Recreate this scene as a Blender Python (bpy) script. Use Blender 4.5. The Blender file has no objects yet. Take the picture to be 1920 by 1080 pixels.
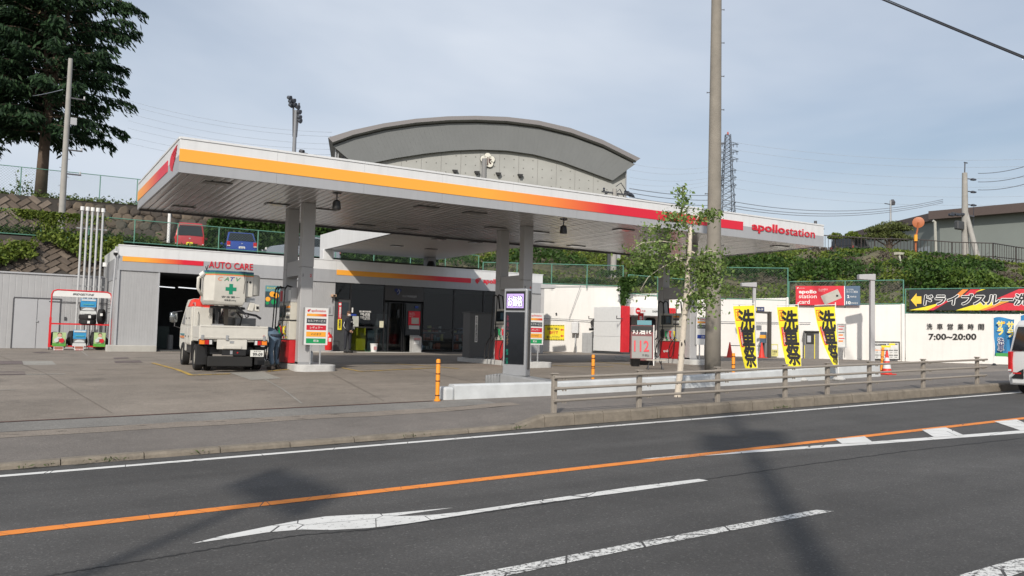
import bpy, bmesh, math, random
import numpy as np
from mathutils import Vector, Matrix
from math import radians as rad, sin, cos, tan, pi, atan2, hypot
random.seed(11); rng = np.random.default_rng(11)
C = bpy.context.scene.collection

# ------------------------------------------------------------------ camera
FPX = 1547.3; PITCH = .05820836; ROLL = .02480529; YAW = .54294745
_F = Vector((sin(YAW)*cos(PITCH), cos(YAW)*cos(PITCH), sin(PITCH)))
_R0 = Vector((cos(YAW), -sin(YAW), 0)); _U0 = _R0.cross(_F)
_R = _R0*cos(ROLL) + _U0*sin(ROLL); _U = -_R0*sin(ROLL) + _U0*cos(ROLL)
cam_data = bpy.data.cameras.new('camera'); cam = bpy.data.objects.new('camera', cam_data); C.objects.link(cam)
cam.matrix_world = Matrix(((_R.x, _U.x, -_F.x, 0), (_R.y, _U.y, -_F.y, 0), (_R.z, _U.z, -_F.z, 0), (0, 0, 0, 1)))
cam_data.sensor_width = 36; cam_data.lens = FPX/1920*36; cam_data.clip_start = .05; cam_data.clip_end = 3000
bpy.context.scene.camera = cam

# ------------------------------------------------------------------ light
AZ, EL = 42.5, 34.5                      # shadows fall towards azimuth AZ
sd = Vector((sin(rad(AZ))*cos(rad(EL)), cos(rad(AZ))*cos(rad(EL)), -sin(rad(EL))))
sl = bpy.data.lights.new('sun', 'SUN'); sl.energy = 3.4; sl.angle = rad(1.1); sl.color = (1, .93, .83)
so = bpy.data.objects.new('sun', sl); so.rotation_euler = sd.to_track_quat('-Z', 'Y').to_euler(); C.objects.link(so)
world = bpy.data.worlds.new('World'); bpy.context.scene.world = world; world.use_nodes = True
wn, wl = world.node_tree.nodes, world.node_tree.links
bg = wn['Background']
sky = wn.new('ShaderNodeTexSky'); sky.sky_type = 'NISHITA'; sky.sun_disc = False
sky.sun_elevation = rad(EL); sky.sun_rotation = rad(AZ+180); sky.air_density = 1.1; sky.dust_density = 2.5; sky.ozone_density = 1.6
tc = wn.new('ShaderNodeTexCoord'); mp = wn.new('ShaderNodeMapping'); mp.inputs['Scale'].default_value = (.8, .8, 2.6)
wl.new(tc.outputs['Generated'], mp.inputs[0])
nz = wn.new('ShaderNodeTexNoise'); nz.inputs['Scale'].default_value = 1.6; nz.inputs['Detail'].default_value = 5; nz.inputs['Roughness'].default_value = .52; nz.inputs['Distortion'].default_value = .25
wl.new(mp.outputs[0], nz.inputs[0])
cr = wn.new('ShaderNodeValToRGB'); cr.color_ramp.elements[0].position = .30; cr.color_ramp.elements[1].position = .75
cr.color_ramp.elements[0].color = (.26, .26, .26, 1); cr.color_ramp.elements[1].color = (1, 1, 1, 1)
wl.new(nz.outputs[0], cr.inputs[0])
mx = wn.new('ShaderNodeMixRGB'); mx.inputs[2].default_value = (6.5, 7.05, 7.9, 1)
wl.new(cr.outputs[0], mx.inputs[0]); wl.new(sky.outputs[0], mx.inputs[1]); wl.new(mx.outputs[0], bg.inputs[0])
bg.inputs[1].default_value = .1
sc = bpy.context.scene
sc.view_settings.view_transform = 'Standard'; sc.view_settings.look = 'None'; sc.view_settings.exposure = .14; sc.view_settings.gamma = 1

# ------------------------------------------------------------------ picture helpers: a pixel becomes a point in the place
def ray(u, v): return (u-960)/FPX*_R - (v-540)/FPX*_U + _F
def PY(u, v, y): d = ray(u, v); return d*(y/d.y)
def PX(u, v, x): d = ray(u, v); return d*(x/d.x)
def PZ(u, v, z): d = ray(u, v); return d*(z/d.z)
def PD(u, v, d): return ray(u, v)*d
def interp(x, ks): return float(np.interp(x, [k[0] for k in ks], [k[1] for k in ks]))
ZF = [(-12, -1.76), (0, -1.48), (7.3, -1.30), (10, -1.25), (14, -1.13), (21.3, -.88), (30, -.68), (70, -.6)]
def road_z(x): return -1.75 + .03*x
def gz(x, y):                       # height of the forecourt
    zf = interp(x, ZF); zb = min(-1.12 + .0145*x, -.72); zc = min(-.98+.008*x, -.7)
    return interp(y, [(14.7, zf), (22, zb), (35, zc), (60, zc)])
def onlot(u, v):
    d = ray(u, v); lo = 1.0
    for i in range(4000):
        k = 8+i*.02; p = d*k
        if p.z <= gz(p.x, p.y): return p
    return d*60
def lotat(u, depth):                # point of the forecourt in picture column u at a depth
    p = PD(u, 690, depth); return Vector((p.x, p.y, gz(p.x, p.y)))

# ------------------------------------------------------------------ materials
MATS = {}
def nodes(name):
    m = bpy.data.materials.new(name); m.use_nodes = True
    nt = m.node_tree; return m, nt.nodes, nt.links, nt.nodes['Principled BSDF']
def mat(name, col, rough=.6, metal=0, var=.12, scale=6, bump=0, bscale=60, island=0, spec=.5, coat=0, emit=None, est=1, streak=0):
    if name in MATS: return MATS[name]
    m, N, L, b = nodes(name); MATS[name] = m
    b.inputs['Roughness'].default_value = rough; b.inputs['Metallic'].default_value = metal
    b.inputs['Specular IOR Level'].default_value = spec; b.inputs['Coat Weight'].default_value = coat
    tcn = N.new('ShaderNodeTexCoord')
    n = N.new('ShaderNodeTexNoise'); n.inputs['Scale'].default_value = scale; n.inputs['Detail'].default_value = 6; n.inputs['Roughness'].default_value = .65
    L.new(tcn.outputs['Object'], n.inputs[0])
    mr = N.new('ShaderNodeMapRange'); mr.inputs[1].default_value = .25; mr.inputs[2].default_value = .75
    mr.inputs[3].default_value = 1-var; mr.inputs[4].default_value = 1+var; L.new(n.outputs[0], mr.inputs[0])
    val = mr.outputs[0]
    if island:
        g = N.new('ShaderNodeNewGeometry'); m2 = N.new('ShaderNodeMapRange'); m2.inputs[3].default_value = 1-island; m2.inputs[4].default_value = 1+island
        L.new(g.outputs['Random Per Island'], m2.inputs[0]); mu = N.new('ShaderNodeMath'); mu.operation = 'MULTIPLY'
        L.new(val, mu.inputs[0]); L.new(m2.outputs[0], mu.inputs[1]); val = mu.outputs[0]
    if streak:
        ms_ = N.new('ShaderNodeMapping'); ms_.inputs['Scale'].default_value = (2.2, 2.2, .16); L.new(tcn.outputs['Object'], ms_.inputs[0])
        n3 = N.new('ShaderNodeTexNoise'); n3.inputs['Scale'].default_value = 2.2; n3.inputs['Detail'].default_value = 8; n3.inputs['Roughness'].default_value = .7; L.new(ms_.outputs[0], n3.inputs[0])
        m3 = N.new('ShaderNodeMapRange'); m3.inputs[1].default_value = .48; m3.inputs[2].default_value = .75; m3.inputs[3].default_value = 1; m3.inputs[4].default_value = 1-streak; L.new(n3.outputs[0], m3.inputs[0])
        mu3 = N.new('ShaderNodeMath'); mu3.operation = 'MULTIPLY'; L.new(val, mu3.inputs[0]); L.new(m3.outputs[0], mu3.inputs[1]); val = mu3.outputs[0]
    v = N.new('ShaderNodeVectorMath'); v.operation = 'SCALE'; v.inputs[0].default_value = col; L.new(val, v.inputs['Scale'])
    L.new(v.outputs[0], b.inputs['Base Color'])
    r2 = N.new('ShaderNodeMapRange'); r2.inputs[3].default_value = max(0, rough-.08); r2.inputs[4].default_value = min(1, rough+.08)
    L.new(n.outputs[0], r2.inputs[0]); L.new(r2.outputs[0], b.inputs['Roughness'])
    if bump:
        nb = N.new('ShaderNodeTexNoise'); nb.inputs['Scale'].default_value = bscale; nb.inputs['Detail'].default_value = 5
        L.new(tcn.outputs['Object'], nb.inputs[0]); bp = N.new('ShaderNodeBump'); bp.inputs['Strength'].default_value = bump; bp.inputs['Distance'].default_value = .02
        L.new(nb.outputs[0], bp.inputs['Height']); L.new(bp.outputs[0], b.inputs['Normal'])
    if emit: b.inputs['Emission Color'].default_value = (*emit, 1); b.inputs['Emission Strength'].default_value = est
    return m
def grad(name, stops, axis, x0, x1, rough=.4):   # print that changes colour along one axis of its object
    m, N, L, b = nodes(name); tcn = N.new('ShaderNodeTexCoord'); s = N.new('ShaderNodeSeparateXYZ'); L.new(tcn.outputs['Object'], s.inputs[0])
    r = N.new('ShaderNodeMapRange'); r.inputs[1].default_value = x0; r.inputs[2].default_value = x1; L.new(s.outputs[axis], r.inputs[0])
    c = N.new('ShaderNodeValToRGB'); e = c.color_ramp.elements
    e[0].position, e[0].color = stops[0][0], (*stops[0][1], 1); e[1].position, e[1].color = stops[-1][0], (*stops[-1][1], 1)
    for p, col in stops[1:-1]: k = e.new(p); k.color = (*col, 1)
    L.new(r.outputs[0], c.inputs[0]); L.new(c.outputs[0], b.inputs['Base Color']); b.inputs['Roughness'].default_value = rough
    return m
def ground_mat(name, col, kind):
    m, N, L, b = nodes(name); tcn = N.new('ShaderNodeTexCoord'); P = tcn.outputs['Object']
    def noise(s, d=4, r=.6, vec=None):
        n = N.new('ShaderNodeTexNoise'); n.inputs['Scale'].default_value = s; n.inputs['Detail'].default_value = d; n.inputs['Roughness'].default_value = r
        L.new(vec or P, n.inputs[0]); return n.outputs[0]
    def rng_(o, a, b_, c, d):
        r = N.new('ShaderNodeMapRange'); r.inputs[1].default_value = a; r.inputs[2].default_value = b_; r.inputs[3].default_value = c; r.inputs[4].default_value = d
        L.new(o, r.inputs[0]); return r.outputs[0]
    def mul(a, b_):
        q = N.new('ShaderNodeMath'); q.operation = 'MULTIPLY'; L.new(a, q.inputs[0]); L.new(b_, q.inputs[1]); return q.outputs[0]
    v = rng_(noise(.35, 5), .3, .7, .82, 1.16)
    v = mul(v, rng_(noise(2.6, 6, .7), .3, .7, .9, 1.1))
    v = mul(v, rng_(noise(55, 3, .7), .25, .75, .62, 1.38)); v = mul(v, rng_(noise(140, 2, .7), .3, .7, .8, 1.2))
    vo = N.new('ShaderNodeTexVoronoi'); vo.inputs['Scale'].default_value = 70; L.new(P, vo.inputs[0])   # pale chips of aggregate
    sp = N.new('ShaderNodeSeparateColor'); L.new(vo.outputs['Color'], sp.inputs[0])
    v = mul(v, rng_(sp.outputs[0], .93, .97, 1, 1.75 if kind == 'road' else 1.35))
    if kind == 'road':
        mpn = N.new('ShaderNodeMapping'); mpn.inputs['Scale'].default_value = (.03, 1.1, 1); L.new(P, mpn.inputs[0])
        v = mul(v, rng_(noise(1.3, 3, .5, mpn.outputs[0]), .3, .7, .86, 1.14)); v = mul(v, rng_(noise(.22, 4, .55), .35, .65, .88, 1.12))
    if kind == 'lot':
        st = noise(.9, 7, .62); v = mul(v, rng_(st, .56, .68, 1, .74)); v = mul(v, rng_(noise(3.3, 5, .7), .62, .70, 1, .78))
        mpn = N.new('ShaderNodeMapping'); mpn.inputs['Scale'].default_value = (.35, 1.2, 1); L.new(P, mpn.inputs[0])
        v = mul(v, rng_(noise(.8, 5, .6, mpn.outputs[0]), .3, .7, .88, 1.12))
    sc_ = N.new('ShaderNodeVectorMath'); sc_.operation = 'SCALE'; sc_.inputs[0].default_value = col; L.new(v, sc_.inputs['Scale'])
    L.new(sc_.outputs[0], b.inputs['Base Color']); b.inputs['Roughness'].default_value = .88
    bp = N.new('ShaderNodeBump'); bp.inputs['Strength'].default_value = .35; bp.inputs['Distance'].default_value = .01
    L.new(noise(90, 3, .8), bp.inputs['Height']); L.new(bp.outputs[0], b.inputs['Normal'])
    return m
def paint_mat(name, col, base, wear, scale=14, vs=1.6):  # road paint with worn spots where the asphalt shows
    m, N, L, b = nodes(name); tcn = N.new('ShaderNodeTexCoord'); P = tcn.outputs['Object']
    n = N.new('ShaderNodeTexNoise'); n.inputs['Scale'].default_value = scale; n.inputs['Detail'].default_value = 8; n.inputs['Roughness'].default_value = .78; L.new(P, n.inputs[0])
    mr = N.new('ShaderNodeMapRange'); mr.inputs[1].default_value = 1-wear-.03; mr.inputs[2].default_value = 1-wear+.03; L.new(n.outputs[0], mr.inputs[0])
    v = N.new('ShaderNodeTexVoronoi'); v.feature = 'DISTANCE_TO_EDGE'; v.inputs['Scale'].default_value = vs; L.new(P, v.inputs[0])
    c2 = N.new('ShaderNodeMath'); c2.operation = 'LESS_THAN'; c2.inputs[1].default_value = .012 if wear > .4 else .007; L.new(v.outputs[0], c2.inputs[0])
    mx_ = N.new('ShaderNodeMath'); mx_.operation = 'MAXIMUM'; L.new(mr.outputs[0], mx_.inputs[0]); L.new(c2.outputs[0], mx_.inputs[1])
    inv = N.new('ShaderNodeMath'); inv.operation = 'SUBTRACT'; inv.inputs[0].default_value = 1; L.new(mr.outputs[0], inv.inputs[1])
    n2 = N.new('ShaderNodeTexNoise'); n2.inputs['Scale'].default_value = 3; n2.inputs['Detail'].default_value = 6; L.new(P, n2.inputs[0])
    r2 = N.new('ShaderNodeMapRange'); r2.inputs[3].default_value = .82; r2.inputs[4].default_value = 1.15; L.new(n2.outputs[0], r2.inputs[0])
    s = N.new('ShaderNodeVectorMath'); s.operation = 'SCALE'; s.inputs[0].default_value = col; L.new(r2.outputs[0], s.inputs['Scale'])
    mc = N.new('ShaderNodeMixRGB'); L.new(mx_.outputs[0], mc.inputs[0]); L.new(s.outputs[0], mc.inputs[1]); mc.inputs[2].default_value = (*base, 1)
    L.new(mc.outputs[0], b.inputs['Base Color']); b.inputs['Roughness'].default_value = .75
    return m

# ------------------------------------------------------------------ mesh builder
BOXF = ((0, 3, 2, 1), (4, 5, 6, 7), (0, 1, 5, 4), (1, 2, 6, 5), (2, 3, 7, 6), (3, 0, 4, 7))
class MB:
    def __init__(s): s.v = []; s.f = []; s.m = []; s.mats = []
    def mi(s, m):
        if m is None: return 0
        if m not in s.mats: s.mats.append(m)
        return s.mats.index(m)
    def add(s, vs, fs, m=None):
        o = len(s.v); s.v += [tuple(p) for p in vs]; k = s.mi(m)
        for f in fs: s.f.append(tuple(o+i for i in f)); s.m.append(k)
        return s
    def box(s, x0, x1, y0, y1, z0, z1, m=None):
        return s.add([(x0, y0, z0), (x1, y0, z0), (x1, y1, z0), (x0, y1, z0), (x0, y0, z1), (x1, y0, z1), (x1, y1, z1), (x0, y1, z1)], BOXF, m)
    def hexa(s, pts, m=None): return s.add(pts, BOXF, m)       # eight corners, bottom ring then top ring
    def quad(s, a, b, c, d, m=None): return s.add([a, b, c, d], [(0, 1, 2, 3)], m)
    def cyl(s, a, b, r0, r1=None, n=12, m=None, cap=True):
        a = Vector(a); b = Vector(b); r1 = r0 if r1 is None else r1
        d = (b-a).normalized(); e = d.orthogonal().normalized(); g = d.cross(e)
        vs = [a+(e*cos(2*pi*i/n)+g*sin(2*pi*i/n))*r0 for i in range(n)] + [b+(e*cos(2*pi*i/n)+g*sin(2*pi*i/n))*r1 for i in range(n)]
        fs = [(i, (i+1) % n, n+(i+1) % n, n+i) for i in range(n)]
        if cap: fs += [tuple(range(n-1, -1, -1)), tuple(range(n, 2*n))]
        return s.add(vs, fs, m)
    def tube(s, pts, r, n=6, m=None, r1=None):
        pts = [Vector(p) for p in pts]; rings = []; k = len(pts)
        e = (pts[1]-pts[0]).orthogonal().normalized()
        for i, p in enumerate(pts):
            t = (pts[min(i+1, k-1)]-pts[max(i-1, 0)]).normalized(); e = (e-t*e.dot(t)).normalized(); g = t.cross(e)
            rr = r if r1 is None else r+(r1-r)*i/(k-1)
            rings += [p+(e*cos(2*pi*j/n)+g*sin(2*pi*j/n))*rr for j in range(n)]
        fs = [(i*n+j, i*n+(j+1) % n, (i+1)*n+(j+1) % n, (i+1)*n+j) for i in range(k-1) for j in range(n)]
        fs += [tuple(range(n-1, -1, -1)), tuple(range((k-1)*n, k*n))]
        return s.add(rings, fs, m)
    def prism(s, poly, a, b, axis='y', m=None):                # poly in the two other axes (x,z / y,z / x,y)
        def P(p, t): return {'y': (p[0], t, p[1]), 'x': (t, p[0], p[1]), 'z': (p[0], p[1], t)}[axis]
        n = len(poly); vs = [P(p, a) for p in poly]+[P(p, b) for p in poly]
        fs = [(i, (i+1) % n, n+(i+1) % n, n+i) for i in range(n)]+[tuple(range(n-1, -1, -1)), tuple(range(n, 2*n))]
        return s.add(vs, fs, m)
    def lathe(s, prof, n=16, c=(0, 0), m=None, sx=1, sy=1):    # prof = (radius, z)
        vs = [(c[0]+r*cos(2*pi*i/n)*sx, c[1]+r*sin(2*pi*i/n)*sy, z) for r, z in prof for i in range(n)]; k = len(prof)
        fs = [(j*n+i, j*n+(i+1) % n, (j+1)*n+(i+1) % n, (j+1)*n+i) for j in range(k-1) for i in range(n)]
        fs += [tuple(range(n-1, -1, -1)), tuple(range((k-1)*n, k*n))]
        return s.add(vs, fs, m)
    def grid(s, rows, m=None):                                 # rows of points of equal length
        n = len(rows[0]); vs = [p for r in rows for p in r]
        return s.add(vs, [(j*n+i, j*n+i+1, (j+1)*n+i+1, (j+1)*n+i) for j in range(len(rows)-1) for i in range(n-1)], m)
    def rot(s, M):
        s.v = [tuple(M @ Vector(p)) for p in s.v]; return s
    def build(s, name, m=None, parent=None, smooth=False, bevel=0, bseg=1, kind=None, label=None, group=None, cat=None, loc=None, rz=0, fix=True):
        me = bpy.data.meshes.new(name); me.from_pydata(s.v, [], s.f)
        for q in (s.mats or [m]): me.materials.append(q)
        if len(s.mats) > 1: me.polygons.foreach_set('material_index', s.m)
        if fix:
            bm = bmesh.new(); bm.from_mesh(me); bmesh.ops.recalc_face_normals(bm, faces=bm.faces); bm.to_mesh(me); bm.free()
        if smooth:
            me.polygons.foreach_set('use_smooth', [True]*len(me.polygons))
            if smooth == 'auto': me.set_sharp_from_angle(angle=rad(35))
        o = bpy.data.objects.new(name, me); C.objects.link(o)
        if parent is not None: o.parent = parent
        if bevel:
            b = o.modifiers.new('bevel', 'BEVEL'); b.width = bevel; b.segments = bseg; b.limit_method = 'ANGLE'; b.angle_limit = rad(40)
        if kind: o['kind'] = kind
        if loc: o.location = loc
        if rz: o.rotation_euler.z = rz
        tag(o, label, cat, group); return o
def tag(o, label=None, cat=None, group=None, kind=None):
    if label: o['label'] = label
    if cat: o['category'] = cat
    if group: o['group'] = group
    if kind: o['kind'] = kind
    return o
def thing(name, label, cat, loc=(0, 0, 0), rz=0, group=None):
    o = bpy.data.objects.new(name, None); C.objects.link(o); o.empty_display_size = .2
    o.location = loc; o.rotation_euler = (0, 0, rz); return tag(o, label, cat, group)
def copy_tree(o, parent=None):
    c = o.copy(); C.objects.link(c); c.parent = parent
    for ch in [q for q in o.children]: copy_tree(ch, c)
    return c
def dup(o, loc, rz, label, group=None):
    c = copy_tree(o); c.location = loc; c.rotation_euler = (0, 0, rz); c['label'] = label
    if group: c['group'] = group
    return c
def link_mesh(name, me, parent=None, M=None):
    o = bpy.data.objects.new(name, me); C.objects.link(o); o.parent = parent
    if M is not None: o.matrix_local = M
    return o
# flat or raised lettering fitted into a box on a plane: origin o, unit axis a (reading direction), unit axis up
def text(s, m, o, w, h, a=(1, 0, 0), up=(0, 0, 1), parent=None, bold=0, extrude=0, name='lettering', shear=0, lines=None, keep=False, vertical=False, ring=0):
    body = '\n'.join(s) if vertical else s
    c = bpy.data.curves.new(name, 'FONT'); c.body = body; c.size = 1; c.resolution_u = 2; cjk = any(ord(q) > 0x2e00 for q in s); c.offset = 0 if cjk else bold; c.shear = shear
    c.align_x = 'CENTER' if vertical else 'LEFT'; c.space_line = .82 if vertical else .95
    if extrude: c.extrude = extrude
    t = bpy.data.objects.new(name, c); me = bpy.data.meshes.new_from_object(t); bpy.data.objects.remove(t)
    n = len(me.vertices); co = np.empty(n*3); me.vertices.foreach_get('co', co); co = co.reshape(n, 3)
    if ring or (cjk and bold):
        r0 = ring or bold*.9; off_ = [(0, 0)]+[(r0*cos(pi*j/4), r0*sin(pi*j/4)) for j in range(8)] if (ring or bold > .02) else [(-r0, 0), (r0, 0), (0, r0), (0, -r0)]
        if ring and ring > .05: off_ += [(r0*.5*cos(pi*j/3), r0*.5*sin(pi*j/3)) for j in range(6)]
        fs_ = [tuple(p.vertices) for p in me.polygons]; allv = []; allf = []
        for j, (ox, oy) in enumerate(off_): allv += [(x+ox, y+oy, z-.0004*j) for x, y, z in co]; allf += [tuple(i+n*j for i in f) for f in fs_]
        bpy.data.meshes.remove(me); me = bpy.data.meshes.new(name); me.from_pydata(allv, [], allf); n = len(allv); co = np.array(allv)
    mn, mx_ = co.min(0), co.max(0); k = h/(mx_[1]-mn[1]); kx = k if keep else w/(mx_[0]-mn[0])
    A = Vector(a); U = Vector(up); Nn = A.cross(U); O = Vector(o)
    A_, U_, N_, O_ = (np.array(q) for q in (A, U, Nn, O))
    out = O_ + np.outer((co[:, 0]-mn[0])*kx, A_) + np.outer((co[:, 1]-mn[1])*k, U_) + np.outer(co[:, 2], N_)
    me.vertices.foreach_set('co', out.astype(np.float32).ravel()); me.materials.clear(); me.materials.append(m); me.update()
    return link_mesh(name, me, parent)
def leaves(name, P, size, m, parent=None, kind=None, dirs=None, aspect=.6, var=.5, label=None, cat=None, group=None, flat=0):
    n = len(P); P = np.asarray(P, float)
    a = rng.normal(size=(n, 3)) if dirs is None else np.asarray(dirs)+rng.normal(size=(n, 3))*.25
    if flat: a[:, 2] *= 1-flat
    a /= np.linalg.norm(a, axis=1)[:, None]; b = np.cross(a, rng.normal(size=(n, 3))); b /= np.linalg.norm(b, axis=1)[:, None]
    s = (size*(1-var+2*var*rng.random(n)))[:, None]; a = a*s; b = b*s*aspect
    V = np.stack([P-a, P-b*.9+a*.05, P+a, P+b*.9+a*.05], 1).reshape(-1, 3)
    me = bpy.data.meshes.new(name); me.vertices.add(4*n); me.vertices.foreach_set('co', V.astype(np.float32).ravel())
    me.loops.add(4*n); me.loops.foreach_set('vertex_index', np.arange(4*n, dtype=np.int32)); me.polygons.add(n)
    me.polygons.foreach_set('loop_start', np.arange(0, 4*n, 4, dtype=np.int32)); me.polygons.foreach_set('loop_total', np.full(n, 4, dtype=np.int32))
    me.update(calc_edges=True); me.validate(); me.materials.append(m)
    o = link_mesh(name, me, parent); tag(o, label, cat, group, kind); return o
def leaf_mat(name, col, col2, rough=.6):
    m, N, L, b = nodes(name); g = N.new('ShaderNodeNewGeometry'); c = N.new('ShaderNodeValToRGB'); e = c.color_ramp.elements
    e[0].color = (*col, 1); e[1].color = (*col2, 1); e[1].position = .95; L.new(g.outputs['Random Per Island'], c.inputs[0])
    L.new(c.outputs[0], b.inputs['Base Color']); b.inputs['Roughness'].default_value = rough; b.inputs['Specular IOR Level'].default_value = .3
    tr = N.new('ShaderNodeBsdfTranslucent'); L.new(c.outputs[0], tr.inputs[0]); mxs = N.new('ShaderNodeMixShader'); mxs.inputs[0].default_value = .22
    L.new(b.outputs[0], mxs.inputs[1]); L.new(tr.outputs[0], mxs.inputs[2]); L.new(mxs.outputs[0], N['Material Output'].inputs[0]); return m
def glass(name='window_glass', col=(.012, .014, .017), rough=.04):
    return mat(name, col, rough, 0, 0, 1, spec=.7)

white = mat('white_paint', (.74, .74, .73), .45, var=.05, scale=2)
offwhite = mat('off_white_paint', (.62, .61, .57), .5, var=.08, scale=3)
ltgrey = mat('light_grey_panel', (.40, .41, .43), .5, var=.04, scale=2)
midgrey = mat('mid_grey_panel', (.27, .275, .285), .5, var=.05, scale=2)
dkgrey = mat('dark_grey_panel', (.055, .058, .062), .5, var=.1)
black = mat('black_plastic', (.012, .012, .013), .5)
rubber = mat('black_rubber', (.015, .015, .015), .8)
steel = mat('galvanized_steel', (.42, .43, .44), .42, .55, var=.12, scale=9)
dsteel = mat('dark_steel', (.10, .10, .11), .5, .4)
red = mat('red_paint', (.62, .022, .028), .4, var=.06)
redp = mat('red_print', (.60, .016, .035), .5, var=.03)
orange = mat('orange_plastic', (.85, .30, .02), .5, var=.08)
orangep = mat('orange_print', (.90, .40, .04), .5, var=.03)
greenp = mat('green_print', (.01, .30, .10), .5, var=.03)
bluep = mat('blue_print', (.015, .05, .30), .5, var=.03)
yellowp = mat('yellow_print', (.80, .66, .03), .55, var=.04)
cloth_y = mat('yellow_cloth', (.80, .68, .03), .8, var=.05)
concrete = mat('concrete', (.30, .285, .25), .85, var=.2, scale=3, bump=.3, bscale=40)
concrete_l = mat('pale_concrete', (.42, .41, .38), .85, var=.12, scale=2.5, bump=.2, bscale=30)
wallwhite = mat('whitewashed_concrete', (.74, .725, .70), .8, var=.04, scale=1.2, bump=.25, bscale=8, streak=.07)
kerbm = mat('kerb_concrete', (.185, .16, .128), .9, var=.3, scale=5, bump=.5, bscale=35)
beige = mat('beige_rail_paint', (.275, .245, .21), .5, var=.1, scale=8)
wgl = glass()
greenfence = mat('green_fence_paint', (.10, .25, .19), .5, var=.1)
wirem = mat('fence_wire', (.11, .17, .14), .5, .3)
# ================================================================== the setting
asph = ground_mat('road_asphalt', (.062, .060, .058), 'road')
asph2 = ground_mat('sidewalk_asphalt', (.150, .135, .122), 'walk')
lotm = ground_mat('forecourt_concrete', (.212, .184, .155), 'lot')
patchm = ground_mat('pale_patch', (.27, .26, .235), 'walk')
darkpatch = ground_mat('dark_patch', (.13, .105, .10), 'walk')
apron = ground_mat('grey_apron', (.185, .178, .165), 'walk')
soil = mat('hillside_soil', (.11, .10, .06), .95, var=.4, scale=1.5, bump=.5, bscale=6)
ASPH = (.062, .060, .058)
wline = paint_mat('white_road_paint', (.66, .66, .64), ASPH, .27)
wworn = paint_mat('worn_white_road_paint', (.62, .62, .60), ASPH, .47, 26)
oline = paint_mat('orange_road_paint', (.74, .235, .035), ASPH, .30, 14, 3.6)
yworn = paint_mat('worn_yellow_paint', (.50, .33, .06), (.19, .165, .14), .44, 8)

def struct(name, b, m=None, parent=None, **k):
    o = b.build(name, m, parent, **k); o['kind'] = 'structure'; return o
def strip(y0, y1, dz, x0=-90, x1=230, zf=road_z, n=2):
    b = MB(); xs = [x0+(x1-x0)*i/n for i in range(n+1)]
    b.grid([[(x, y0, zf(x)+dz) for x in xs], [(x, y1, zf(x)+dz) for x in xs]]); return b
struct('road', strip(-9, 11.70, 0), asph)
# ground far below everything, out to the horizon
b = MB(); b.quad((-1500, -1500, -9), (1500, -1500, -9), (1500, 1500, -9), (-1500, 1500, -9)); struct('ground', b, soil)
def onroad(u, v): d = ray(u, v); return d*(-1.75/(d.z-.03*d.x))
def road_poly(name, px, m, dz=.004):
    b = MB(); P = [onroad(*q) for q in px]; b.add([(p.x, p.y, p.z+dz) for p in P], [tuple(range(len(P)))])
    o = b.build(name, m); o['kind'] = 'structure'; return o
struct('white_edge_line', strip(11.14, 11.28, .004), wline)
struct('orange_centre_line', strip(8.07, 8.24, .004), oline)
road_poly('white_taper_mark', [(360, 1020), (420, 1004.5), (500, 988), (560, 976.5), (610, 969), (660, 966), (720, 964), (850, 952.5), (775, 963), (735, 969), (800, 966.5), (860, 961), (1180, 914), (1310, 898.5), (1328, 901.5), (1190, 921), (1000, 946), (860, 967.5), (760, 983), (690, 991), (620, 994.5), (565, 993.5), (500, 999), (430, 1010)], paint_mat('split_white_paint', (.64, .64, .62), ASPH, .40, 18))
road_poly('white_lane_line', [(1200, 861.5), (1285, 853.3), (1640, 828), (1925, 806.5), (1990, 801), (1990, 806.5), (1925, 812), (1640, 833), (1285, 857.5)], wline)
for q in ([(1566, 824), (1621, 819), (1636, 829.5), (1579, 833)], [(1728, 806.5), (1773, 802), (1808, 817), (1752, 821)], [(1864, 791), (1906, 787), (1945, 804), (1914, 808)]):
    road_poly('white_hatch_mark', q, wline, .008)
road_poly('white_lane_dash', [(780, 1095), (960, 1063), (1180, 1020), (1400, 980), (1530, 956.5), (1564, 959), (1400, 990), (1180, 1032), (960, 1078), (880, 1095)], wworn)
road_poly('white_lane_dash', [(1690, 1110), (1905, 1049), (1960, 1043), (1990, 1048), (1800, 1115)], wworn)
# sealed crack along the carriageway
cm = mat('crack_sealer', (.018, .018, .018), .8)
b = MB(); pts = []
for u, v in [(-60, 1102), (60, 1086), (160, 1068), (300, 1046), (430, 1024), (560, 1004), (700, 993), (860, 968), (1000, 948), (1180, 922), (1330, 898), (1500, 873), (1700, 846), (1950, 818)]: pts.append(onroad(u, v))
for p, q in zip(pts[:-1], pts[1:]):
    n = 14
    for i in range(n):
        a = p.lerp(q, i/n); c = p.lerp(q, (i+1)/n); w = .008+.012*rng.random(); j = .012*sin(i*2.1+p.x*5); j2 = .012*sin((i+1)*2.1+p.x*5)
        b.quad((a.x, a.y-w+j, a.z+.0025), (c.x, c.y-w+j2, c.z+.0025), (c.x, c.y+w+j2, c.z+.0025), (a.x, a.y+w+j, a.z+.0025))
struct('road_crack', b, cm)

# forecourt
b = MB(); xs = [-14+i for i in range(70)]; ys = [14.7, 15.5, 17, 19, 22, 26, 30, 35, 40, 46, 52]
b.grid([[(x, y, gz(x, y)) for x in xs] for y in ys]); struct('forecourt', b, lotm)
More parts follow.
